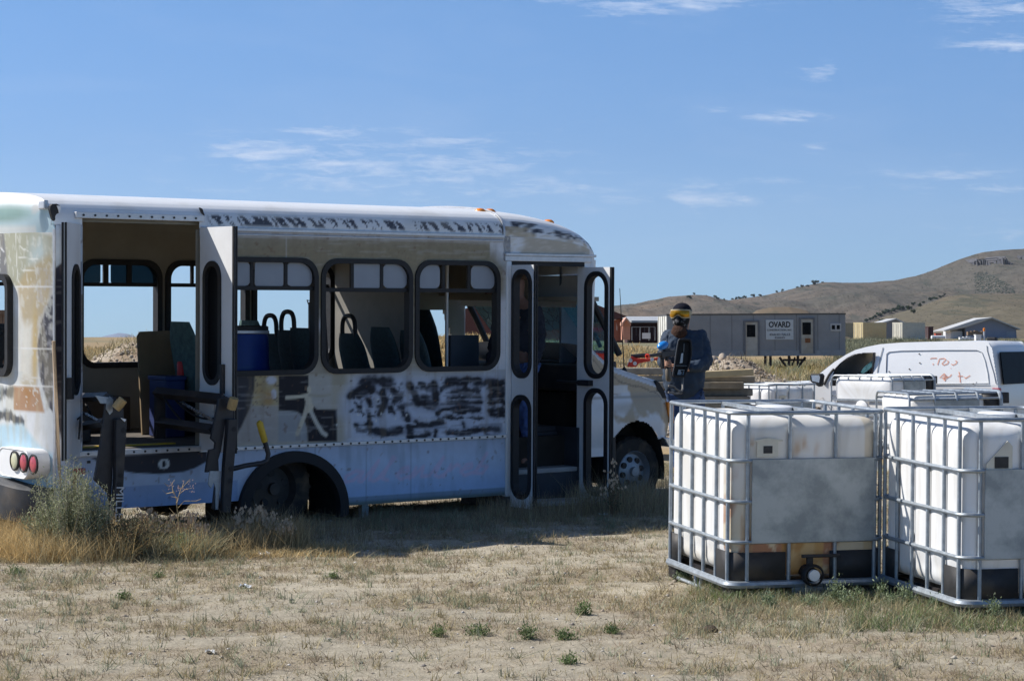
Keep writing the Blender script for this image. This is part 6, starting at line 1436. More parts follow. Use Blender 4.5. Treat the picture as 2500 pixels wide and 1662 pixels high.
J = [(.02, .02, .94, (.17, .14)), (.02, -.02, 1.10, (.23, .20)), (.02, -.02, 1.28, (.235, .19)), (.02, .01, 1.44, (.185, .14)), (.005, .01, 1.56, .065), (0, -.005, 1.66, (.075, .085)), (0, -.01, 1.74, (.088, .10)), (0, .0, 1.81, (.07, .08)),
     (-.14, .02, 1.48, .085), (-.19, -.12, 1.27, .062), (-.20, -.33, 1.24, .034), (.20, .03, 1.47, .09), (.235, -.10, 1.22, .068), (-.02, -.33, 1.19, .036),
     (-.055, .02, .86, .115), (-.045, -.01, .48, .075), (-.045, .04, .10, .045), (-.055, -.15, .045, .038), (.13, .02, .86, .115), (.16, -.01, .48, .075), (.17, .05, .10, .045), (.19, -.14, .045, .038)]
E_ = [(0, 1), (1, 2), (2, 3), (3, 4), (4, 5), (5, 6), (6, 7), (3, 8), (8, 9), (9, 10), (3, 11), (11, 12), (12, 13), (0, 14), (14, 15), (15, 16), (16, 17), (0, 18), (18, 19), (19, 20), (20, 21)]
JB = [(*j[:3], (tuple(r * .88 for r in j[3]) if isinstance(j[3], tuple) else j[3] * .88) if (i < 4 or i > 7) and i not in (10, 13) else j[3]) for i, j in enumerate(J)]; EB = list(E_)
hand_chain(JB, EB, 10, (-.1, -.8, .1), (-1, 0, .2), 1, .75); hand_chain(JB, EB, 13, (-.85, -.4, .1), (0, -1, .2), 1, .7)
skinned('body', JB, EB, M_skin, per)
sh_i = [0, 1, 2, 3, 8, 9, 10, 11, 12, 13]; mp = {a: i for i, a in enumerate(sh_i)}
def fold(o, s, sz):
    t = bpy.data.textures.new(o.name + '_folds', 'CLOUDS'); t.noise_scale = sz; t.noise_depth = 2; d = o.modifiers.new('folds', 'DISPLACE'); d.texture = t; d.strength = s; d.mid_level = .5; d.texture_coords = 'LOCAL'; return o
def sub_skin(name, ids, grow, mt, parent, J=J, E_=E_, fix={}):
    mp = {a: i for i, a in enumerate(ids)}; JJ = []
    for a in ids:
        j = fix.get(a, J[a]); r = j[3]; JJ.append((*j[:3], tuple(q + grow for q in r) if isinstance(r, tuple) else r + grow))
    return fold(skinned(name, JJ, [(mp[a], mp[b]) for a, b in E_ if a in mp and b in mp], mt, parent, sub=4), .045, .075)
sub_skin('shirt', [0, 1, 2, 3, 4, 8, 9, 10, 11, 12, 13], .018, M_navy, per, fix={3: (.02, .01, 1.45, (.20, .145)), 4: (.008, .02, 1.565, .080), 8: (-.145, .02, 1.50, .088), 11: (.20, .03, 1.50, .098), 9: (-.19, -.12, 1.27, .070), 12: (.235, -.10, 1.22, .078), 10: (-.20, -.29, 1.245, .036), 13: (.02, -.31, 1.20, .038), 0: (.02, .02, .80, (.17, .15)), 1: (.02, -.02, 1.08, (.235, .21))})
sub_skin('trousers', [0, 14, 15, 16, 18, 19, 20], .014, M_jean, per, fix={0: (.02, .02, .90, (.15, .12))})
for a, b in ((16, 17), (20, 21)):
    skinned('boot', [(*J[a][:3], .055), (J[a][0], J[a][1], .05, .05), (*J[b][:3], .045)], [(0, 1), (1, 2)], M_boot, per)
fdir = Vector((-.40, -.92, 0)).normalized(); fs2 = Vector((fdir.y, -fdir.x, 0)); HC = Vector((0, -.01, 0))
MF = Matrix(((fs2.x, fdir.x, 0, HC.x), (fs2.y, fdir.y, 0, HC.y), (0, 0, 1, 0), (0, 0, 0, 1)))
def shell(name, azs, els, rad, mt, parent, M=MF, th=.006, zc=1.735):
    """patch of a head-shaped surface; azimuth 0 faces forward"""
    rows = []
    for e in els:
        rows.append([(rad(a, e)[0] * math.sin(R(a)), rad(a, e)[0] * math.cos(R(a)) , zc + rad(a, e)[1]) for a in azs])
    o = MB().grid(rows).build(name, mt, parent, True, M=M); s = o.modifiers.new('s', 'SOLIDIFY'); s.thickness = th; s.offset = 1; return o
# cap
M_cap = mat('black patterned cloth', (.011, .012, .02), .9, spec=.1, var=.3)
capv = MB(); rows = []
for e in np.linspace(0, 88, 9): rows.append([(.104 * math.cos(R(e)) * math.sin(R(a)), .118 * math.cos(R(e)) * math.cos(R(a)), 1.782 + .098 * math.sin(R(e))) for a in np.linspace(0, 360, 29)])
cap_o = capv.grid(rows).build('skull_cap', M_cap, per, True, M=MF)
m = MB()
for i in range(17):
    a = R(random.uniform(-120, 120)); e = R(random.uniform(5, 70)); c = Vector((.107 * math.cos(e) * math.sin(a), .121 * math.cos(e) * math.cos(a), 1.775 + .092 * math.sin(e))); n_ = (c - Vector((0, 0, 1.75))).normalized(); t1 = n_.orthogonal().normalized(); t2 = n_.cross(t1); an = random.uniform(0, 3); t1, t2 = t1 * math.cos(an) + t2 * math.sin(an), t2 * math.cos(an) - t1 * math.sin(an)
    m.add([c + t1 * .007 + t2 * .003, c - t1 * .007 + t2 * .003, c - t1 * .007 - t2 * .003, c + t1 * .007 - t2 * .003], [(0, 1, 2, 3)])
m.build('cap_pattern', mat('white print', (.6, .6, .62), .8), cap_o)
m = MB(); m.tube([(.02, -.115, 1.735), (.05, -.15, 1.71), (.07, -.17, 1.67), (.06, -.175, 1.63)], [.022, .018, .022, .008], 8); m.build('cloth_knot', M_cap, cap_o, True)
# goggles
gf = lambda a: .125 + .022 * math.cos(R(a * 1.2))
top = lambda a: 1.800 - .004 * abs(a) / 60; bot = lambda a: 1.722 + (.034 * math.exp(-(a / 13) ** 2)) + .006 * abs(a) / 60
def band(a0, a1, zf, zt_, r0, r1, n=25):
    rows = []
    for t in np.linspace(0, 1, 5): rows.append([((r0 + (r1 - r0) * math.sin(math.pi * t)) * math.sin(R(a)) * gf(a) / .125, (r0 + (r1 - r0) * math.sin(math.pi * t)) * math.cos(R(a)) * gf(a) / .125, zf(a) + (zt_(a) - zf(a)) * t) for a in np.linspace(a0, a1, n)])
    return MB().grid(rows)
gg = band(-66, 66, lambda a: bot(a) - .012, lambda a: top(a) + .010, .116, .120).build('goggles', mat('cream goggle frame', (.40, .34, .22), .6), per, True, M=MF)
le = band(-54, 54, bot, lambda a: top(a) - .004, .121, .128).build('lens', mat('amber mirror lens', (.42, .21, .012), .15, .5, var=.35, scale=25), gg, True)
m = band(60, 175, lambda a: 1.752, lambda a: 1.79, .118, .118).build('strap', MATS['cream goggle frame'], gg, True)
m2 = band(-175, -60, lambda a: 1.752, lambda a: 1.79, .118, .118).build('strap', MATS['cream goggle frame'], gg, True)
# mask and beard
M_mask = mat('black mask with grey print', (.16, .16, .17), .6, var=.9, scale=24, c2=(.006, .006, .007), spec=.15); M_mask.node_tree.nodes['Color Ramp'].color_ramp.elements[0].position = .5; M_mask.node_tree.nodes['Color Ramp'].color_ramp.elements[1].position = .64
rows = []
for t in np.linspace(0, 1, 9):
    z = 1.735 - .14 * t; bulge = .028 * math.sin(math.pi * min(1, t * 1.15)); w_ = 1 - .35 * t
    rows.append([((.108 + bulge * .3) * math.sin(R(a)) * w_, (.112 + bulge * math.cos(R(a * 1.3))) * math.cos(R(a * .95)) , z) for a in np.linspace(-72, 72, 19)])
mk = MB().grid(rows).build('face_mask', M_mask, per, True, M=MF); mk.modifiers.new('s', 'SOLIDIFY').thickness = .008
M_beard = mat('brown beard', (.052, .022, .012), .95, var=.4, scale=60, bump=.8, bscale=70)
V = []; 
for i in range(17):
    th = math.pi * i / 16
    for j in range(25):
        ph = 2 * math.pi * j / 24; d = (math.sin(th) * math.cos(ph), math.sin(th) * math.sin(ph), math.cos(th)); q = 1 + .18 * (float(vnoise(d[0] * 2 + 3, d[1] * 2 + d[2] * 3, 2.5, 3, 4)) - .5)
        tp_ = 1 - .45 * max(0, -d[2]); V.append((d[0] * .088 * q * tp_, .095 + d[1] * .062 * q - .02 * d[2] * 0, 1.56 + d[2] * .092 * q))
np_mesh('beard', V, grid_faces(17, 25), M_beard, per).matrix_local = MF
hr = []
for i in range(900):
    th = random.uniform(.9, 3.0); ph = random.uniform(0, 6.28); b = Vector((.07 * math.sin(th) * math.cos(ph), .095 + .052 * math.sin(th) * math.sin(ph), 1.565 + .082 * math.cos(th)))
    hr.append((b, Vector((random.uniform(-.01, .01), random.uniform(-.002, .012), -random.uniform(.015, .04)))))
m = MB()
for b, d in hr: m.add([b + Vector((.0015, 0, 0)), b - Vector((.0015, 0, 0)), b + d], [(0, 1, 2)])
m.build('beard_hair', M_beard, per, M=MF)
# shirt print
m = MB()
for i in range(7): x = -.135 + i * .018; zz_ = 1.318 + .004 * math.sin(i * 2.1); m.box(x, x + .005, -.245, -.243, zz_ - .012, zz_ + .012 + .008 * (i % 3 == 0)); m.box(x, x + .015, -.245, -.243, zz_ - .002, zz_ + .003)
m.build('shirt_print', mat('white print', (.6, .6, .62), .8), per)
# paintball gun, held in both hands
gun = empty('paintball_gun', (PX_ - .225, PY_ - .47, TZ(PX_, PY_) + 1.335), (R(4), 0, R(-42))); gun.scale = (1.2, 1.2, 1.2); tag(gun, 'black paintball gun with a blue hopper and red muzzle ring in the person\'s hands', 'paintball gun')
m = MB(); m.box(-.020, .020, -.05, .22, -.022, .03); m.box(-.016, .016, .0, .08, .03, .05); m.tube([(0, -.05, .005), (0, -.22, .005)], [.016, .014], 14); m.build('gun_body', M_black, gun, bevel=.005)
m = MB(); m.lathe([(.019, 0), (.021, -.02), (.013, -.022), (.010, .0)], (0, -.215, .005), 'y', 20); m.build('muzzle_ring', mat('red plastic', (.75, .06, .03), .4), gun, True)
m = MB(); m.prism([(.02, -.02), (.05, -.02), (.075, -.13), (.035, -.13)], -.014, .014, Matrix(((0, 1, 0, 0), (1, 0, 0, 0), (0, 0, 1, 0), (0, 0, 0, 1)))); m.prism([(-.04, -.02), (-.01, -.02), (-.01, -.12), (-.04, -.12)], -.013, .013, Matrix(((0, 1, 0, 0), (1, 0, 0, 0), (0, 0, 1, 0), (0, 0, 0, 1)))); m.build('grip', M_rubber, gun, bevel=.004)
V = []
for i in range(11):
    th = math.pi * i / 10
    for j in range(21):
        ph = 2 * math.pi * j / 20; V.append((math.sin(th) * math.cos(ph) * .042, math.cos(th) * .062 - .01, .080 + math.sin(th) * math.sin(ph) * .036 + .012 * math.cos(th)))
np_mesh('hopper', V, grid_faces(11, 21), mat('bright blue hopper', (.02, .22, .62), .2, var=.1, spec=.6), gun)
m = MB(); m.tube([(0, .05, -.11), (0, .05, -.14), (.01, .04, -.22), (.01, .035, -.235)], [.012, .026, .026, .012], 14); m.build('air_tank', mat('olive air tank', (.12, .10, .075), .5), gun, True)
# second person, inside the entrance
q = MBUS @ Vector((2.15, .40, .345)); p2 = empty('person', q, (0, 0, R(38 - 90 + 20))); tag(p2, 'person in jeans and dark jacket standing on the bus step behind the folded door', 'person')
J2 = [(.0, .0, .95, (.15, .11)), (.0, -.0, 1.12, (.15, .11)), (.0, .02, 1.30, (.17, .12)), (.0, .02, 1.43, (.14, .10)), (0, 0, 1.53, .055), (0, -.01, 1.60, (.065, .075)), (0, -.015, 1.68, (.075, .09)), (0, 0, 1.74, (.06, .07)),
      (-.18, .02, 1.41, .07), (-.24, .0, 1.14, .05), (-.22, -.14, .92, .03), (.18, .02, 1.41, .07), (.24, .0, 1.14, .05), (.23, -.12, .92, .03),
      (-.09, 0, .87, .095), (-.10, -.02, .48, .065), (-.10, .03, .09, .042), (-.11, -.13, .04, .035), (.09, 0, .87, .095), (.10, -.02, .48, .065), (.10, .03, .09, .042), (.11, -.13, .04, .035)]
JB = list(J2); EB = list(E_); hand_chain(JB, EB, 10, (0, -.2, -1), (-1, 0, 0), 1, .4); hand_chain(JB, EB, 13, (0, -.2, -1), (1, 0, 0), -1, .4)
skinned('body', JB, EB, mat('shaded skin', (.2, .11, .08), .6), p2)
sub_skin('jacket', sh_i, .014, mat('dark navy jacket', (.018, .022, .035), .9, var=.25, bump=.4, bscale=8), p2, J=J2, fix={0: (0, 0, .84, (.15, .12))})
sub_skin('trousers', [0, 14, 15, 16, 18, 19, 20], .016, mat('mid blue jeans', (.07, .13, .34), .9, var=.2, scale=14), p2, J=J2, fix={0: (0, 0, .92, (.13, .09))})
for a, b in ((16, 17), (20, 21)): skinned('shoe', [(*J2[a][:3], .05), (J2[a][0], J2[a][1], .045, .045), (*J2[b][:3], .04)], [(0, 1), (1, 2)], M_boot, p2)
rows = [[(.085 * math.cos(R(e)) * math.sin(R(a)), .098 * math.cos(R(e)) * math.cos(R(a)), 1.715 + .08 * math.sin(R(e))) for a in np.linspace(0, 360, 25)] for e in np.linspace(-5, 88, 8)]
m = MB().grid(rows); m.build('knit_cap', mat('brown knit cap', (.10, .055, .03), .9, bump=.4, bscale=60), p2, True)

# ================================================================== loose things in and by the bus
def bw(s, y, z): return MBUS @ Vector((s, y, z))
s_, z_ = bus_pt(574, 795, .75)
bar = empty('plastic_barrel', bw(s_, .75, .70), (0, 0, R(38))); tag(bar, 'blue plastic barrel with black lid standing inside the bus window', 'barrel')
m = MB(); h_ = z_ - .70; m.lathe([(0, 0), (.27, 0), (.285, .03), (.285, .20), (.295, .22), (.285, .24), (.29, .55), (.30, .58), (.29, .61), (.285, h_ - .09), (.265, h_ - .05)], n=40); m.build('drum', M_blue, bar, True)
m = MB(); m.lathe([(.27, h_ - .05), (.285, h_ - .045), (.285, h_ - .01), (.27, h_), (0, h_)], n=40); l_ = m.build('lid', M_rubber, bar, True)
m = MB(); m.lathe([(.287, h_ - .07), (.293, h_ - .065), (.293, h_ - .045), (.287, h_ - .04)], n=40); m.build('clamp_ring', M_alu, bar, True)
s0, z0 = bus_pt(348, 806, 1.35); s1, _ = bus_pt(482, 800, 1.35)
m = MB(); m.prism([(0, 0), (s1 - s0, 0), (s1 - s0, z0 - .70), (.03, z0 - .71), (.0, z0 - .75)], 0, .02)
o = m.build('plywood_board', mat('brown plywood', (.22, .16, .09), .8, var=.15, scale=3, dirt=.3), None, M=MBUS @ Matrix.Translation((s0, 1.35, .702)) @ Matrix.Rotation(R(-6), 4, 'X')); tag(o, 'brown plywood board leaning inside the bus opposite the lift doors', 'board')
s0, z1 = bus_pt(406, 918, .9); s1, z0 = bus_pt(452, 950, .9)
bx_ = empty('storage_box', bw(s0, .9, .702), MBUS.to_euler()); tag(bx_, 'dark blue box on the bus floor under a red can', 'box')
m = MB(); m.box(0, s1 - s0, 0, .3, 0, z1 - .74); m.build('tub', mat('dark blue plastic box', (.02, .035, .12), .5), bx_, bevel=.01); m = MB(); m.box(-.01, s1 - s0 + .01, -.01, .31, z1 - .74, z1 - .705); m.build('lid', MATS['dark blue plastic box'], bx_, bevel=.006)
s0, z0 = bus_pt(450, 917, 1.0); m = MB(); m.lathe([(0, 0), (.035, 0), (.036, .10), (.032, .11), (.03, .115), (0, .115)], n=20)
o = m.build('red_can', mat('red can paint', (.6, .02, .02), .4), None, True, M=MBUS @ Matrix.Translation((s0 - .03, 1.0, z1 + .002))); tag(o, 'small red can standing on the dark blue box in the bus', 'can')
a, z = rear_pt(14, 866, -2.35)
wt = empty('spare_tyre', bw(-2.30, a + .10, 1.02)); wt.matrix_world = MBUS @ Matrix.Translation((-2.30, a + .16, z - .10)) @ Matrix.Rotation(R(-50), 4, 'Z')
tag(wt, 'worn spare tyre standing up inside the rear window of the bus', 'tyre')
m = MB(); m.lathe([(.20, -.09), (.27, -.10), (.32, -.095), (.345, -.06), (.35, 0), (.345, .06), (.32, .095), (.27, .10), (.20, .09)], (0, 0, 0), 'x', 44); m.build('casing', mat('grey worn tyre', (.06, .058, .055), .8, var=.3, bump=.4, bscale=30), wt, True)
m = MB()
for k in range(36): m.box(-.085, .085, .338, .357, -.012, .012, Matrix.Rotation(2 * math.pi * k / 36, 4, 'X'))
m.build('tread', mat('grey worn tyre', (.06, .058, .055), .8), wt)
m = MB(); m.box(-2.58, -2.0, .7, 1.4, .70, z - .45); m.build('rear_bench', M_black, bus, bevel=.02)
# pole and stake by the rear corner
ground_hits = {}
def gp(px, py):
    """ground point under a photo point"""
    Y = 12.0
    for _ in range(60):
        X = (px - CX) / F * Y; z = TZ(X, Y); Yn = (CH - z) * F / max(20, (py - CY)); Y = Y * .4 + Yn * .6
    return (px - CX) / F * Y, Y, TZ((px - CX) / F * Y, Y)
p0 = gp(152, 1318); p0 = (p0[0], p0[1], p0[2]); pt = MBUS @ Vector((-2.70, -.05, bus_pt(128, 832, -.05)[1]))
m = MB(); m.tube([p0, pt], [.012, .014], 10); tag(m.build('wooden_pole', mat('pale wooden handle', (.52, .39, .26), .6, var=.15, scale=12), None, True), 'pale wooden pole leaning against the rear corner of the bus', 'pole')
a = gp(158, 1322); m = MB(); m.tube([(a[0] + .04, a[1] + .1, a[2]), (a[0] + .055, a[1] + .12, a[2] + .52)], .018, 6); tag(m.build('wooden_stake', mat('brown stake', (.36, .24, .12), .8), None), 'short brown wooden stake standing just right of the leaning pole', 'stake')
# things seen through the windows beyond the bus
Bt = bplane(756, 48, 0, 0.0); bt = empty('box_trailer'); bt.matrix_world = Bt.M; tag(bt, 'white box trailer with roof rods seen through the bus windows', 'trailer')
a = Bt(756, 742); b = Bt(815, 880); m = MB(); m.box(0, b[0], 0, 2.2, b[1] - .3, a[1]); m.build('box', mat('white trailer skin', (.7, .66, .66), .5, dirt=.4), bt); m = MB(); m.box(-.03, .05, -.03, .05, b[1] - .3, a[1] + .04); m.build('corner_post', M_black, bt)
m = MB(); m.tube([(-.05, .2, a[1]), (-.08, .2, a[1] + .10)], .012, 5); m.tube([(-.08, .2, a[1] + .08), (b[0], .2, a[1] + .10)], .012, 5); m.build('roof_rods', M_black, bt); m = MB(); m.box(.1, b[0], .3, 2, -.0, b[1] - .3); m.build('chassis', M_dark, bt)
Bp = bplane(-60, 30, 0); bk = empty('timber_hide'); bk.matrix_world = Bp.M; tag(bk, 'brown plank hide seen through the rear window of the bus', 'hide')
a = Bp(-60, 757); b = Bp(24, 900); m = MB()
for i in range(5): m.box(i * b[0] / 5, (i + .94) * b[0] / 5, 0, .04, 0, a[1] - .01 * i)
m.build('planks', mat('brown planks', (.17, .11, .075), .9, var=.3), bk); m = MB(); m.box(0, b[0] * 1.4, -.05, .05, a[1] - .06, a[1]); m.build('top_rail', MATS['brown planks'], bk)
Bs_ = bplane(37, 30.4, 0); sp = MB(); a = Bs_(37, 757); sp.tube([(0, 0, 0), (.02, 0, a[1] * .4), (-.02, 0, a[1] * .7), (.02, 0, a[1])], [.08, .065, .075, .06], 9); tag(sp.build('bark_post', mat('dark bark', (.06, .045, .035), .95, var=.5, bump=1, bscale=12), None, M=Bs_.M), 'rough bark post beside the plank hide', 'post')

# ================================================================== vegetation
M_leaf = painted('dry leaf', .85, .1, 0, grime=.1, trans=.25)
def blades(P, n, h, spread, lean, w, cols, hs=.35, curve=.4, seed=0, seg=2):
    """P: (N,3) roots. returns V, F, C"""
    rng = np.random.default_rng(seed); N = len(P); K = N * n
    root = np.repeat(P, n, 0) + np.concatenate([rng.normal(0, 1, (K, 2)) * (np.repeat(spread, n)[:, None] if np.ndim(spread) else spread), np.zeros((K, 1))], 1)
    H = (np.repeat(h, n) if np.ndim(h) else h) * (1 + hs * rng.normal(0, 1, K)).clip(.3, 2)
    a = rng.uniform(0, 2 * np.pi, K); ln = np.abs(rng.normal(0, lean, K)); d = np.stack([np.cos(a), np.sin(a)], 1)
    wv = np.stack([-np.sin(a + rng.normal(0, 1, K)), np.cos(a + rng.normal(0, 1, K)), np.zeros(K)], 1) * w / 2 * rng.uniform(.6, 1.4, K)[:, None]
    lv = []
    for i in range(seg + 1):
        t = i / seg; p = root.copy(); p[:, :2] += d * (ln * t + curve * ln * t * t)[:, None] * H[:, None]; p[:, 2] += H * (t - .25 * curve * np.minimum(ln, 1.5) * t * t)
        lv.append((p, 1 - t * .85))
    V = []; 
    for p, k_ in lv: V += [p - wv * k_, p + wv * k_]
    V = np.stack(V, 1).reshape(-1, 3); m_ = 2 * (seg + 1); base = np.arange(K)[:, None, None] * m_
    F_ = np.array([[2 * i, 2 * i + 1, 2 * i + 3, 2 * i + 2] for i in range(seg)])[None] + base
    cols = np.array(cols); ci = rng.integers(0, len(cols), N); c = np.repeat(cols[ci], n, 0) * rng.uniform(.7, 1.25, (K, 1)); C = np.repeat(c, m_, 0)
    return V, F_.reshape(-1, 4), C
def merge(parts):
    V = []; F_ = []; C = []; o = 0
    for v, f, c in parts: V.append(v); F_.append(f + o); C.append(c); o += len(v)
    return np.concatenate(V), np.concatenate(F_), np.concatenate(C)
def sproot(xy, dz=-.004): return np.stack([xy[:, 0], xy[:, 1], terr(xy[:, 0], xy[:, 1]) + dz], 1)
def in_view(n, y0, y1, seed, pad=.4):
    rng = np.random.default_rng(seed); Y = rng.uniform(y0, y1, n * 2); k_ = rng.uniform(0, 1, n * 2) < (Y / y1); Y = Y[k_][:n]; X = rng.uniform(-1, 1, len(Y)) * (1250 / F * Y + pad); return np.stack([X, Y], 1)
STRAW = [(.38, .32, .19), (.33, .28, .165), (.45, .385, .24), (.29, .25, .155)]; BROWN = [(.27, .21, .15), (.33, .26, .19), (.21, .165, .12)]
SAGE = [(.26, .28, .18), (.32, .34, .24), (.20, .22, .14)]; GREEN = [(.14, .20, .07), (.18, .23, .10), (.11, .16, .06)]; GOLD = [(.62, .45, .21), (.55, .40, .19), (.68, .53, .29), (.48, .35, .17)]
# low litter and weeds over the bare yard, in patches
xy = in_view(80000, 9.3, 27, 1); pn = vnoise(xy[:, 0], xy[:, 1] * 1.6, 1.5, 5, 21, .6) * .75 + vnoise(xy[:, 0], xy[:, 1], 9, 4, 22, .6) * .25
bare_ = np.exp(-((xy[:, 0] - .2) / 1.3) ** 2 - ((xy[:, 1] - 10.9) / .45) ** 2)
keep = np.random.default_rng(3).uniform(0, 1, len(xy)) < (sstep(.42, .56, pn) * .62 + .22) * (1 - .92 * bare_); xy = xy[keep]
n_ = len(xy); i1 = int(n_ * .72); i2 = int(n_ * .92)
parts = [blades(sproot(xy[:i1]), 9, .022, .035, 1.6, .0042, BROWN + STRAW, seed=2), blades(sproot(xy[i1:i2]), 9, .045, .02, .9, .0042, STRAW + STRAW + BROWN + SAGE[:2], seed=3), blades(sproot(xy[i2:]), 14, .05, .022, .9, .0055, SAGE + STRAW[:2], seed=4)]
tag(np_mesh('ground_weeds', *merge(parts)[:2], M_leaf, cols=merge(parts)[2], smooth=False), kind='stuff', label='low dry weeds and straw litter scattered over the yard', cat='weeds')
# pebbles
xy = in_view(9000, 9.3, 22, 6); rng = np.random.default_rng(8); sz_ = rng.gamma(2, .0032, len(xy)).clip(.003, .022)
oct_ = np.array([(1, 0, 0), (0, 1, 0), (-1, 0, 0), (0, -1, 0), (0, 0, .7), (0, 0, -.5)]); R0 = sproot(xy, 0)
V = (oct_[None] * (sz_[:, None, None] * rng.uniform(.6, 1.3, (len(xy), 6, 3))) + R0[:, None]).reshape(-1, 3); of = np.array([(0, 1, 4), (1, 2, 4), (2, 3, 4), (3, 0, 4), (1, 0, 5), (2, 1, 5), (3, 2, 5), (0, 3, 5)]); Fp = (of[None] + np.arange(len(xy))[:, None, None] * 6).reshape(-1, 3)
pc = np.array([(.5, .46, .4), (.38, .33, .27), (.6, .58, .55), (.3, .27, .24)])[rng.integers(0, 4, len(xy))]; tag(np_mesh('pebbles', V, Fp, M_ground, cols=np.repeat(pc, 6, 0), smooth=False), kind='stuff', label='small stones scattered on the bare soil', cat='stones')
def area(pxs, pys, n, seed):
    """random ground roots under a photo region, spread evenly over the ground"""
    rng = np.random.default_rng(seed); c = [gp(a, b)[:2] for a, b in ((pxs[0], pys[0]), (pxs[1], pys[0]), (pxs[1], pys[1]), (pxs[0], pys[1]))]
    u = rng.uniform(0, 1, n)[:, None]; v = rng.uniform(0, 1, n)[:, None]; c = [np.array(q)[None] for q in c]
    return (c[0] * (1 - u) + c[1] * u) * (1 - v) + (c[3] * (1 - u) + c[2] * u) * v
parts = []
parts.append(blades(sproot(area((-60, 130), (1285, 1372), 900, 10)), 12, .15, .035, .7, .0045, GOLD, seed=10, seg=3))
parts.append(blades(sproot(area((60, 330), (1320, 1375), 520, 11)), 12, .17, .03, .7, .004, GOLD + STRAW, seed=11, seg=3))
parts.append(blades(sproot(area((280, 520), (1330, 1368), 560, 12)), 12, .14, .03, .7, .005, GOLD[:2] + STRAW + SAGE, seed=12, seg=3))
parts.append(blades(sproot(area((560, 740), (1312, 1352), 380, 13)), 10, .16, .03, .45, .0045, [(.5, .4, .24), (.42, .33, .18), (.34, .26, .14)], seed=13, seg=3))
parts.append(blades(sproot(area((490, 860), (1335, 1362), 420, 14)), 10, .05, .03, 1.2, .005, GOLD + STRAW, seed=14))
tag(np_mesh('dry_grass', *merge(parts)[:2], M_leaf, cols=merge(parts)[2], smooth=False), kind='stuff', label='golden dry grass along the rear half of the bus', cat='dry grass')
parts = [blades(sproot(area((420, 900), (1290, 1335), 200, 15)), 8, .11, .035, .3, .004, BROWN + STRAW, seed=15, seg=3),
         blades(sproot(area((880, 1200), (1262, 1300), 260, 16)), 9, .09, .035, .5, .004, BROWN + SAGE, seed=16, seg=3),
         blades(sproot(area((1180, 1400), (1235, 1275), 260, 17)), 8, .13, .035, .25, .004, BROWN + STRAW, seed=17, seg=3),
         blades(sproot(area((1390, 1650), (1215, 1262), 420, 18)), 8, .20, .04, .25, .004, BROWN + STRAW, seed=18, seg=3)]
tag(np_mesh('shaded_grass', *merge(parts)[:2], M_leaf, cols=merge(parts)[2], smooth=False), kind='stuff', label='thin dry grass in the shadow of the bus', cat='dry grass')
parts = [blades(sproot(area((1690, 2080), (1425, 1478), 300, 20)), 10, .06, .03, .8, .006, GREEN + SAGE + STRAW[:2], seed=20, seg=3),
         blades(sproot(area((2080, 2560), (1470, 1545), 480, 21)), 11, .062, .03, .8, .005, GREEN + STRAW + SAGE, seed=21, seg=3),
         blades(sproot(area((1630, 2100), (1470, 1560), 350, 22)), 10, .045, .03, .8, .005, SAGE + STRAW, seed=22)]
tag(np_mesh('green_grass', *merge(parts)[:2], M_leaf, cols=merge(parts)[2], smooth=False), kind='stuff', label='green grass round the feet of the front tanks', cat='grass')
# grass fringe on the berm and field
def far_xy(n, x0, x1, y0, y1, seed):
    rng = np.random.default_rng(seed); Y = rng.uniform(y0, y1, n); return np.stack([(rng.uniform(x0, x1, n) - CX) / F * Y, Y], 1)
q = far_xy(9000, 100, 1640, 44, 60, 30); q2 = far_xy(6000, 1600, 2560, 45, 125, 31); q3 = far_xy(500, 1400, 2000, 33, 42, 32); q4 = far_xy(1500, 100, 900, 30, 38, 35)
parts = [blades(sproot(q), 7, .11, .16, .8, .03, GOLD[:2] + STRAW, seed=30), blades(sproot(q2), 6, .2, .25, .6, .05, [(.34, .28, .12), (.28, .26, .12), (.38, .3, .14)], seed=31), blades(sproot(q3), 5, .12, .1, .6, .02, BROWN + STRAW, seed=32), blades(sproot(q4), 5, .10, .1, .6, .02, STRAW, seed=33)]
tag(np_mesh('field_grass', *merge(parts)[:2], M_leaf, cols=merge(parts)[2], smooth=False), kind='stuff', label='golden field grass on the bank and far field', cat='dry grass')
q = far_xy(260, 2040, 2560, 150, 320, 40); rng = np.random.default_rng(41)
parts = [blades(sproot(q), 60, .55, .6, .8, .10, [(.17, .19, .13), (.22, .23, .16), (.14, .15, .1)], seed=41)]
q = far_xy(300, 1700, 2560, 70, 150, 42); parts.append(blades(sproot(q), 40, .35, .3, .6, .06, SAGE + STRAW, seed=42))
tag(np_mesh('sage_scrub', *merge(parts)[:2], M_leaf, cols=merge(parts)[2], smooth=False), kind='stuff', label='grey green sagebrush scrub before the containers', cat='scrub')
# rubble on the heaps
q = np.concatenate([far_xy(5000, 1500, 2040, 33, 38.5, 50), far_xy(2600, 150, 700, 30, 36, 51), far_xy(1800, 950, 1350, 31, 38, 52), far_xy(3200, 1380, 1660, 37, 44.5, 53)]); rng = np.random.default_rng(52); sz_ = rng.gamma(1.6, .014, len(q)).clip(.01, .11)
V = (oct_[None] * (sz_[:, None, None] * rng.uniform(.6, 1.3, (len(q), 6, 3))) + sproot(q, 0)[:, None]).reshape(-1, 3); Fp = (of[None] + np.arange(len(q))[:, None, None] * 6).reshape(-1, 3); pc = np.array([(.40, .34, .27), (.33, .27, .21), (.44, .39, .32), (.26, .21, .16)])[rng.integers(0, 4, len(q))]
tag(np_mesh('rubble', V, Fp, M_ground, cols=np.repeat(pc, 6, 0), smooth=False), kind='stuff', label='broken stones over the gravel heaps', cat='rubble')

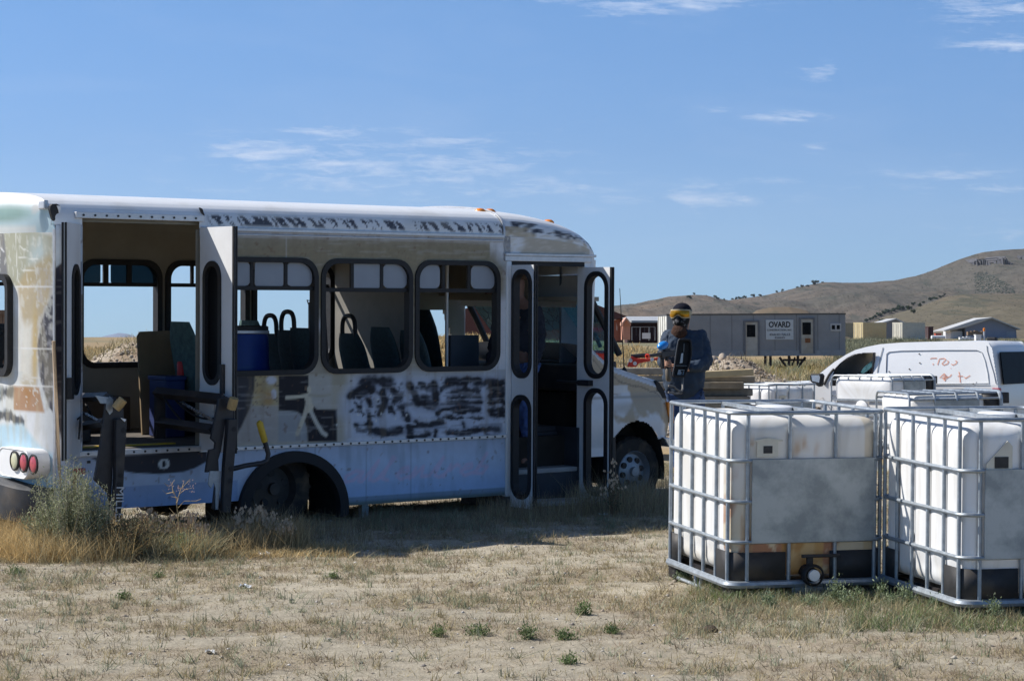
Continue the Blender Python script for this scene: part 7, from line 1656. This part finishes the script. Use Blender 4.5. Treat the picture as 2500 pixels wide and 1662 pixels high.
def plant(name, px, py, h, w, stems, leaf, lcol, scol, label, cat, group=None, seed=0, top=.0, lsz=.012, heads=None, sw=.004):
    """branching stems with leaf faces; origin at the root"""
    rng = np.random.default_rng(seed); x, y, z = gp(px, py); e = empty(name, (x, y, z - .01)); tag(e, label, cat, group)
    mS = MB(); L_ = []; HD = []
    for i in range(stems):
        a = rng.uniform(0, 6.28); rr_ = w * rng.uniform(.15, 1) ; hh = h * rng.uniform(.55, 1.0) * (1 - .25 * (rr_ / w) ** 2)
        p = [(0, 0, 0)] + [((rr_ * math.cos(a)) * t ** .8 + rng.normal(0, .012), (rr_ * math.sin(a)) * t ** .8 + rng.normal(0, .012), hh * t) for t in (.25, .5, .75, 1)]
        mS.tube(p, [sw * 1.6, sw * 1.2, sw, sw * .7, sw * .3], 4, cap=False)
        for q in range(leaf):
            t = rng.uniform(.2, 1.0) * 4; k_ = min(3, int(t)); f_ = t - k_; c = [p[k_][d] * (1 - f_) + p[k_ + 1][d] * f_ + rng.normal(0, .016 + .02 * w) for d in range(3)]; L_.append(c)
        if heads: HD.append(p[-1])
    L_ = np.array(L_); K = len(L_); u = rng.normal(0, 1, (K, 3)); u[:, 2] = np.abs(u[:, 2]) + .5; u /= np.linalg.norm(u, axis=1)[:, None]; v = np.cross(u, rng.normal(0, 1, (K, 3))); v /= np.linalg.norm(v, axis=1)[:, None] + 1e-9
    s_ = lsz * rng.uniform(.5, 1.4, K)[:, None]; V = np.stack([L_, L_ + u * s_ + v * s_ * .35, L_ + u * s_ * 2, L_ + u * s_ - v * s_ * .35], 1).reshape(-1, 3); Fq = np.arange(K * 4).reshape(-1, 4)
    lc = np.array(lcol)[rng.integers(0, len(lcol), K)] * rng.uniform(.7, 1.3, (K, 1))
    np_mesh('foliage', V, Fq, M_leaf, e, np.repeat(lc, 4, 0), smooth=False)
    mS.build('stems', mat('stem ' + scol, {'brown': (.2, .14, .09), 'grey': (.3, .28, .22), 'straw': (.45, .33, .17), 'green': (.16, .19, .08)}[scol], .9), e)
    if heads:
        m = MB()
        for p in HD:
            for q in range(heads): c = Vector(p) + Vector(rng.normal(0, 1, 3)) * .016; r_ = rng.uniform(.006, .012); m.add([c + Vector((r_, 0, 0)), c + Vector((0, r_, 0)), c + Vector((-r_, 0, 0)), c + Vector((0, 0, r_ * 2)), c + Vector((0, 0, -r_))], [(0, 1, 3), (1, 2, 3), (2, 0, 3), (0, 1, 4), (1, 2, 4), (2, 0, 4)])
        m.build('seed_heads', mat('tan seed heads', (.46, .36, .26), .9, var=.3, scale=40), e)
    return e
SG = [(.30, .32, .19), (.38, .39, .26), (.22, .24, .14), (.33, .34, .22)]
gS = 'sagebrush bushes by the bus rear'
plant('sagebrush', 165, 1358, .74, .27, 56, 210, SG, 'grey', 'tall sagebrush growing before the leaning pole, leftmost of the bushes', 'bush', gS, 1, lsz=.009)
plant('sagebrush', 220, 1362, .60, .19, 44, 210, SG, 'grey', 'sagebrush standing before the lettered lift post', 'bush', gS, 2, lsz=.009)
plant('sagebrush', 118, 1352, .40, .22, 44, 110, SG, 'grey', 'low sagebrush under the black rear bumper end', 'bush', gS, 3)
plant('dark_shrub', 315, 1362, .34, .22, 46, 80, [(.13, .13, .08), (.18, .17, .10), (.10, .10, .07), (.25, .18, .1)], 'brown', 'dark half-dead shrub right of the sagebrush', 'bush', None, 4)
plant('dark_shrub', 392, 1352, .30, .16, 30, 70, [(.17, .17, .10), (.22, .2, .12), (.12, .12, .08)], 'brown', 'small dark shrub with brown tips under the lift doors', 'bush', None, 5, heads=4)
gW = 'seeding weeds beside the bus'
for i, (px, py, h, w, lab) in enumerate(((360, 1335, .30, .10, 'brown seeding weed left of the forked dead stem'), (415, 1345, .27, .12, 'clump of nodding seed heads just left of the forked dead stem'), (468, 1345, .30, .10, 'seeding weed just right of the forked dead stem'), (492, 1352, .22, .08, 'short seeding weed near the foot of the right lift post'),
                                          (590, 1335, .30, .09, 'seeding weed right of the right lift post'), (628, 1335, .34, .10, 'tallest seeding weed before the rear wheel'), (665, 1338, .30, .10, 'seeding weed at the middle of the rear wheel'), (702, 1342, .24, .09, 'low seeding weed at the right edge of the rear wheel'))):
    plant('seeding_weed', px, py, h, w, 16, 14, [(.4, .32, .2), (.3, .25, .15)], 'straw', lab, 'weed', gW, 20 + i, heads=7, sw=.003)
plant('green_weed', 445, 1360, .20, .09, 24, 30, [(.2, .26, .12), (.26, .31, .17)], 'green', 'pale green feathery weed at the foot of the forked dead stem', 'weed', 'green weeds', 31)
gT = 'grey green weeds at the tanks'
for i, (px, py, h, w, lab) in enumerate(((2042, 1478, .19, .05, 'tallest leafy weed just right of the black valve'), (2065, 1482, .12, .05, 'low leafy weed leaning right of the tallest one at the valve'), (2092, 1470, .10, .03, 'small weed midway between the valve and the tank corner'), (2151, 1470, .17, .035, 'upright weed in the gap between the two front tanks'), (2182, 1480, .11, .03, 'thin weed just right of the gap between the front tanks'),
                                          (2212, 1480, .15, .05, 'bushy weed beside the left feet of the right-hand tank'), (2282, 1490, .11, .04, 'weed between the metal legs and corner of the right-hand tank'), (2425, 1520, .17, .05, 'leafy weed before the black base of the right-hand tank'), (1985, 1480, .07, .08, 'flat leafy weed under the valve'), (1880, 1485, .12, .04, 'weed before the left feet of the nearest tank'), (1665, 1420, .09, .06, 'weed at the far left foot of the nearest tank'))):
    plant('leafy_weed', px, py, h, w, 9, 34, [(.24, .29, .18), (.30, .35, .23), (.18, .23, .12)], 'green', lab, 'weed', gT, 40 + i, lsz=.010, sw=.0025)
gY = 'green weeds in the yard'
for i, (px, py, h, w, lab) in enumerate(((1168, 1548, .06, .07, 'bright green weed, largest low clump in the middle of the yard'), (1075, 1552, .05, .04, 'small green weed left of the largest clump'), (1290, 1560, .085, .05, 'upright grey green weed with long thin leaves near the bottom'), (1385, 1560, .06, .07, 'grey feathery weed right of the upright one'), (1490, 1545, .035, .04, 'small yellow green weed before the bare sand patch'),
                                          (1425, 1500, .07, .035, 'weed standing left of the nearest tank in open ground'), (42, 1400, .04, .08, 'dark green creeping weed at the left picture edge'), (385, 1410, .03, .03, 'tiny dark green weed before the dry grass'), (305, 1462, .05, .04, 'weed in the left part of the yard'), (815, 1410, .025, .03, 'tiny dark weed below the bus shadow'), (1392, 1620, .04, .03, 'small pale weed on the bare sand'))):
    plant('yard_weed', px, py, h, w, 12, 26, GREEN + [(.2, .25, .13)], 'green', lab, 'weed', gY, 60 + i, lsz=.009, sw=.002)
# forked dead stem
x, y, z = gp(430, 1352); e = empty('dead_stem', (x, y, z)); tag(e, 'tall dead forked weed standing alone before the bus skirt', 'dead weed')
k_ = y / F; P = lambda a, b: ((a - 430) * k_, random.uniform(-.03, .03), (1352 - b) * k_)
m = MB(); m.tube([P(432, 1352), P(437, 1310), P(434, 1260), P(432, 1225)], [.006, .005, .0045, .004], 6); m.build('stem', mat('stem straw', (.45, .33, .17), .9), e)
m = MB()
for pts in ([(432, 1228), (425, 1200), (408, 1185)], [(432, 1228), (440, 1195), (455, 1178)], [(434, 1240), (450, 1222), (480, 1222), (492, 1217)], [(425, 1205), (420, 1180), (428, 1170)], [(438, 1205), (450, 1195), (470, 1190)], [(425, 1200), (405, 1205), (398, 1195)], [(445, 1190), (450, 1172)], [(432, 1215), (415, 1212)], [(455, 1180), (465, 1168)], [(408, 1186), (400, 1178)], [(440, 1195), (432, 1182)], [(434, 1262), (412, 1240)]): m.tube([P(*p) for p in pts], [.003] + [.002] * (len(pts) - 2) + [.001], 4)
m.build('twigs', mat('stem straw', (.45, .33, .17), .9), e)
m = MB()
for i in range(40):
    a = Vector(P(random.uniform(405, 475), random.uniform(1172, 1202))); m.add([a, a + Vector((.008, 0, .004)), a + Vector((.004, .004, .012))], [(0, 1, 2)])
m.build('dry_pods', mat('pink dry pods', (.42, .28, .24), .9), e)
# tall dock weed by the front wheel
plant('dock_weed', 1500, 1262, .52, .12, 14, 22, [(.10, .12, .07), (.14, .15, .09)], 'brown', 'tall dark weed between the open front door and the front wheel', 'weed', None, 80, heads=5)
# litter
for px, py, s_, lab, c_ in ((598, 1434, .035, 'crumpled white plastic scrap lying in the left half of the yard', (.7, .74, .8)), (645, 1357, .045, 'flat white scrap lying at the edge of the dry grass', (.68, .68, .66)), (1472, 1258, .04, 'crumpled pale scrap in the bus shadow before the front wheel', (.5, .58, .62)), (514, 1594, .025, 'small pale chip near the bottom left', (.6, .6, .58))):
    x, y, z = gp(px, py); rng = np.random.default_rng(px); V = []
    for i in range(6):
        for j in range(6): V.append(((i - 2.5) * s_ / 2.5 + rng.normal(0, s_ * .1), (j - 2.5) * s_ / 3 + rng.normal(0, s_ * .1), abs(rng.normal(0, s_ * .35)) + .002))
    o = np_mesh('plastic_scrap', V, grid_faces(6, 6), mat('scrap plastic %d' % px, c_, .4), smooth=False); o.location = (x, y, z); tag(o, lab, 'litter')
pts = [gp(*p) for p in ((548, 1352), (590, 1348), (630, 1349), (680, 1344), (705, 1342))]; m = MB(); m.tube([(a, b, c + .012) for a, b, c in pts], .007, 5); tag(m.build('yellow_cord', mat('faded yellow cord', (.5, .33, .05), .8), None), 'faded yellow cord lying along the edge of the dry grass', 'cord')
x, y, z = gp(1730, 1500); m = MB()
V = []; 
for i in range(7):
    for j in range(11):
        th = math.pi * i / 6; ph = 2 * math.pi * j / 10; q_ = 1 + .3 * (random.random() - .5); V.append((.045 * math.sin(th) * math.cos(ph) * q_, .04 * math.sin(th) * math.sin(ph) * q_, .028 * math.cos(th) * q_ + .01))
o = np_mesh('dirt_clod', V, grid_faces(7, 11), mat('dark clod', (.09, .065, .045), .95, bump=.5, bscale=40)); o.location = gp(1732, 1542); tag(o, 'dark dirt clod lying before the nearest tank', 'clod')

# ------------------------------------------------------------------ trees and scrub on the hills
from mathutils.bvhtree import BVHTree
bpy.context.view_layer.update()
BV = {n: BVHTree.FromObject(bpy.data.objects[n], bpy.context.evaluated_depsgraph_get()) for n in ('hill', 'foothill')}
def hill_hit(px, py):
    d = Vector(((px - CX) / F, 1, (CY - py) / F)).normalized(); best = None
    for n, b in BV.items():
        h = b.ray_cast(Vector((0, 0, CH)), d, 9000)
        if h[0] is not None and (best is None or h[3] < best[1]): best = (h[0], h[3])
    return best
def tree(px, py, wpx, hpx, label, group, seed, c=((.055, .075, .045), (.08, .10, .06), (.04, .055, .035))):
    h = None; q = py
    while h is None and q < py + 25: h = hill_hit(px, q); q += 1.5
    if h is None: return
    p = h[0]; k_ = p.y / F; w, hh = wpx * k_ / 2, hpx * k_; rng = np.random.default_rng(seed)
    e = empty('juniper_tree', (p.x, p.y, p.z - hh * .05)); tag(e, label, 'tree', group)
    m = MB(); m.tube([(0, 0, -hh * .15), (0.02 * hh, 0, hh * .3), (-.02 * hh, 0, hh * .6)], [hh * .05, hh * .035, hh * .02], 6); m.build('trunk', mat('juniper bark', (.12, .09, .07), .9), e)
    nb = 5; cen = np.stack([rng.normal(0, w * .42, nb), rng.normal(0, w * .42, nb), hh * rng.uniform(.35, .8, nb)], 1); K = 420; b = rng.integers(0, nb, K); d = rng.normal(0, 1, (K, 3)); d /= np.linalg.norm(d, axis=1)[:, None]
    pos = cen[b] + d * np.array([w * .55, w * .55, hh * .30]) * rng.uniform(.5, 1, (K, 1)); s_ = .16 * w * rng.uniform(.6, 1.4, (K, 1)); u = rng.normal(0, 1, (K, 3)); v = rng.normal(0, 1, (K, 3)); u /= np.linalg.norm(u, axis=1)[:, None]; v /= np.linalg.norm(v, axis=1)[:, None]
    V = np.stack([pos - u * s_, pos + v * s_, pos + u * s_, pos - v * s_], 1).reshape(-1, 3); lc = np.array(c)[rng.integers(0, 3, K)] * rng.uniform(.7, 1.3, (K, 1))
    np_mesh('crown', V, np.arange(K * 4).reshape(-1, 4), M_leaf, e, np.repeat(lc, 4, 0), smooth=False)
gJ = 'junipers along the hill ridge'
TR = [(1695, 719, 7, 6, 'juniper on the left hill crest above the standing person'), (1684, 728, 12, 8, 'juniper just below the left hill crest'), (1745, 726, 8, 7, 'juniper in the saddle, leftmost of its row'), (1752, 730, 9, 6, 'juniper in the saddle, right beside the leftmost one'), (1768, 732, 6, 5, 'small juniper in the saddle low point'),
      (1787, 731, 7, 5, 'juniper at the left end of the crest row above the trailer'), (1796, 729, 9, 7, 'second juniper of the crest row above the trailer'), (1806, 728, 9, 6, 'third juniper of the crest row above the trailer'), (1816, 725, 9, 8, 'last juniper of the crest row above the trailer'), (1838, 723, 11, 8, 'wide juniper alone on the crest above the company sign'), (1856, 722, 9, 6, 'low juniper right of the wide crest one'),
      (1897, 712, 8, 6, 'juniper on the rising crest, left of a pair'), (1911, 710, 7, 7, 'juniper on the rising crest, right of a pair'), (1947, 702, 6, 5, 'small juniper left of the tall crest cluster'), (1958, 699, 9, 6, 'juniper at the foot of the tall crest cluster'), (1972, 699, 8, 6, 'low juniper inside the tall crest cluster'), (1989, 694, 14, 11, 'largest juniper of the tall cluster on the crest'), (1997, 689, 6, 7, 'upright juniper at the top of the tall crest cluster'), (2009, 690, 6, 4, 'small juniper just right of the tall crest cluster')]
for i, (px, py, w, h, lab) in enumerate(TR): tree(px, py + 1, w, h, lab, gJ, 100 + i)
gK = 'trees in the draw below the hill'
for i, (px, py, w, h) in enumerate([(2115, 783, 12, 8), (2125, 779, 12, 8), (2136, 775, 13, 9), (2147, 768, 15, 9), (2158, 764, 15, 9), (2168, 760, 14, 9), (2152, 782, 12, 8), (2164, 782, 7, 7), (2186, 757, 16, 10), (2196, 753, 18, 11), (2208, 753, 16, 11), (2219, 754, 14, 12), (2231, 763, 12, 12), (2230, 742, 11, 8), (2246, 745, 12, 9), (2256, 737, 9, 6), (2272, 730, 14, 7), (2284, 727, 15, 7), (2295, 724, 11, 6), (2306, 719, 6, 6)]):
    ords = ('lowest', 'second', 'third', 'fourth', 'fifth', 'sixth', 'seventh', 'eighth', 'ninth', 'tenth', 'eleventh', 'twelfth', 'thirteenth', 'fourteenth', 'fifteenth', 'sixteenth', 'seventeenth', 'eighteenth', 'nineteenth', 'topmost')[i]
    tree(px, py + 3, w, h, '%s tree in the green line climbing the draw above the containers' % ords, gK, 130 + i, ((.05, .075, .035), (.07, .10, .045), (.035, .05, .03)))
# scattered small scrub and dark rock on the slopes
rng = np.random.default_rng(77); Vs = []; Cs = []; K = 0
def blob(p, r, c, fl=.7):
    global K
    Vs.append(oct_ * np.array([r, r, r * fl]) * rng.uniform(.6, 1.3, (6, 3)) + np.array(p)); Cs.append(np.tile(np.array(c) * rng.uniform(.7, 1.3), (6, 1))); K += 1
def scat(n, x0, x1, y0, y1, r0, r1, c, fn=None):
    for _ in range(n):
        px, py = rng.uniform(x0, x1), rng.uniform(y0, y1)
        if fn and not fn(px, py): continue
        h = hill_hit(px, py)
        if h: blob(h[0], h[0].y / F * rng.uniform(r0, r1), c)
scat(5200, 1440, 2520, 615, 800, .7, 2.2, (.055, .06, .045)); scat(500, 1480, 2400, 700, 760, .8, 2.2, (.09, .09, .075), lambda x, y: abs(y - (745 - (x - 1800) * .12)) < 14)
scat(900, 2380, 2480, 665, 716, 1.0, 3.6, (.055, .07, .06), lambda x, y: (y - 665) > (x - 2400) * .55 - 6 or x < 2400)
scat(260, 1760, 2060, 700, 760, .8, 2.4, (.11, .11, .11), lambda x, y: abs(y - (735 - (x - 1880) * .28)) < 9)
V = np.concatenate(Vs); Fp = (of[None] + np.arange(K)[:, None, None] * 6).reshape(-1, 3)
tag(np_mesh('hill_scrub', V, Fp, M_hill, cols=np.concatenate(Cs), smooth=False), kind='stuff', label='dark scrub and stones dotted over the hillsides', cat='scrub')
# cliff bands near the top
for x0, x1, yt, yb, lab in ((2374, 2416, 632, 646, 'left dark rock cliff under the hill top'), (2426, 2464, 628, 643, 'right dark rock cliff under the hill top'), (2488, 2520, 624, 632, 'cliff at the right picture edge under the hill top')):
    m = MB(); n = 26; e = empty('rock_cliff'); tag(e, lab, 'cliff', 'dark cliffs under the hill top'); B_, T_, K_ = [], [], []
    for i in range(n + 1):
        px = x0 + (x1 - x0) * i / n; h = hill_hit(px, yb + random.uniform(-1, 1.5))
        if not h: continue
        p = h[0]; k_ = p.y / F; env = min(1, 4 * i / n, 4 * (n - i) / n); hh = (yb - yt) * k_ * (.25 + .75 * env) * random.uniform(.75, 1.1); j = random.uniform(-6, 3)
        B_.append((p.x, p.y - 4 + j, p.z - 4)); T_.append((p.x + random.uniform(-1, 1), p.y - 1 + j, p.z + hh)); K_.append((p.x, p.y + 70, p.z + hh * .9 + 2))
    m.grid([B_, T_, K_])
    m.build('rock_face', mat('dark cliff rock', (.075, .075, .085), .95, var=.35, scale=.08), e)
# ------------------------------------------------------------------ air
hz = MB(); hz.box(-14000, 14000, -60, 25000, -400, 1500); hm = bpy.data.materials.new('air'); hm.use_nodes = True; N = hm.node_tree.nodes; L = hm.node_tree.links
N.remove(N['Principled BSDF']); pv = N.new('ShaderNodeVolumePrincipled'); pv.inputs['Color'].default_value = (.75, .85, 1, 1); pv.inputs['Density'].default_value = 3.0e-5; pv.inputs['Anisotropy'].default_value = .2
L.new(pv.outputs[0], N['Material Output'].inputs['Volume']); tag(hz.build('haze', hm, None), kind='stuff', label='thin blue air fading the far mountain', cat='haze')
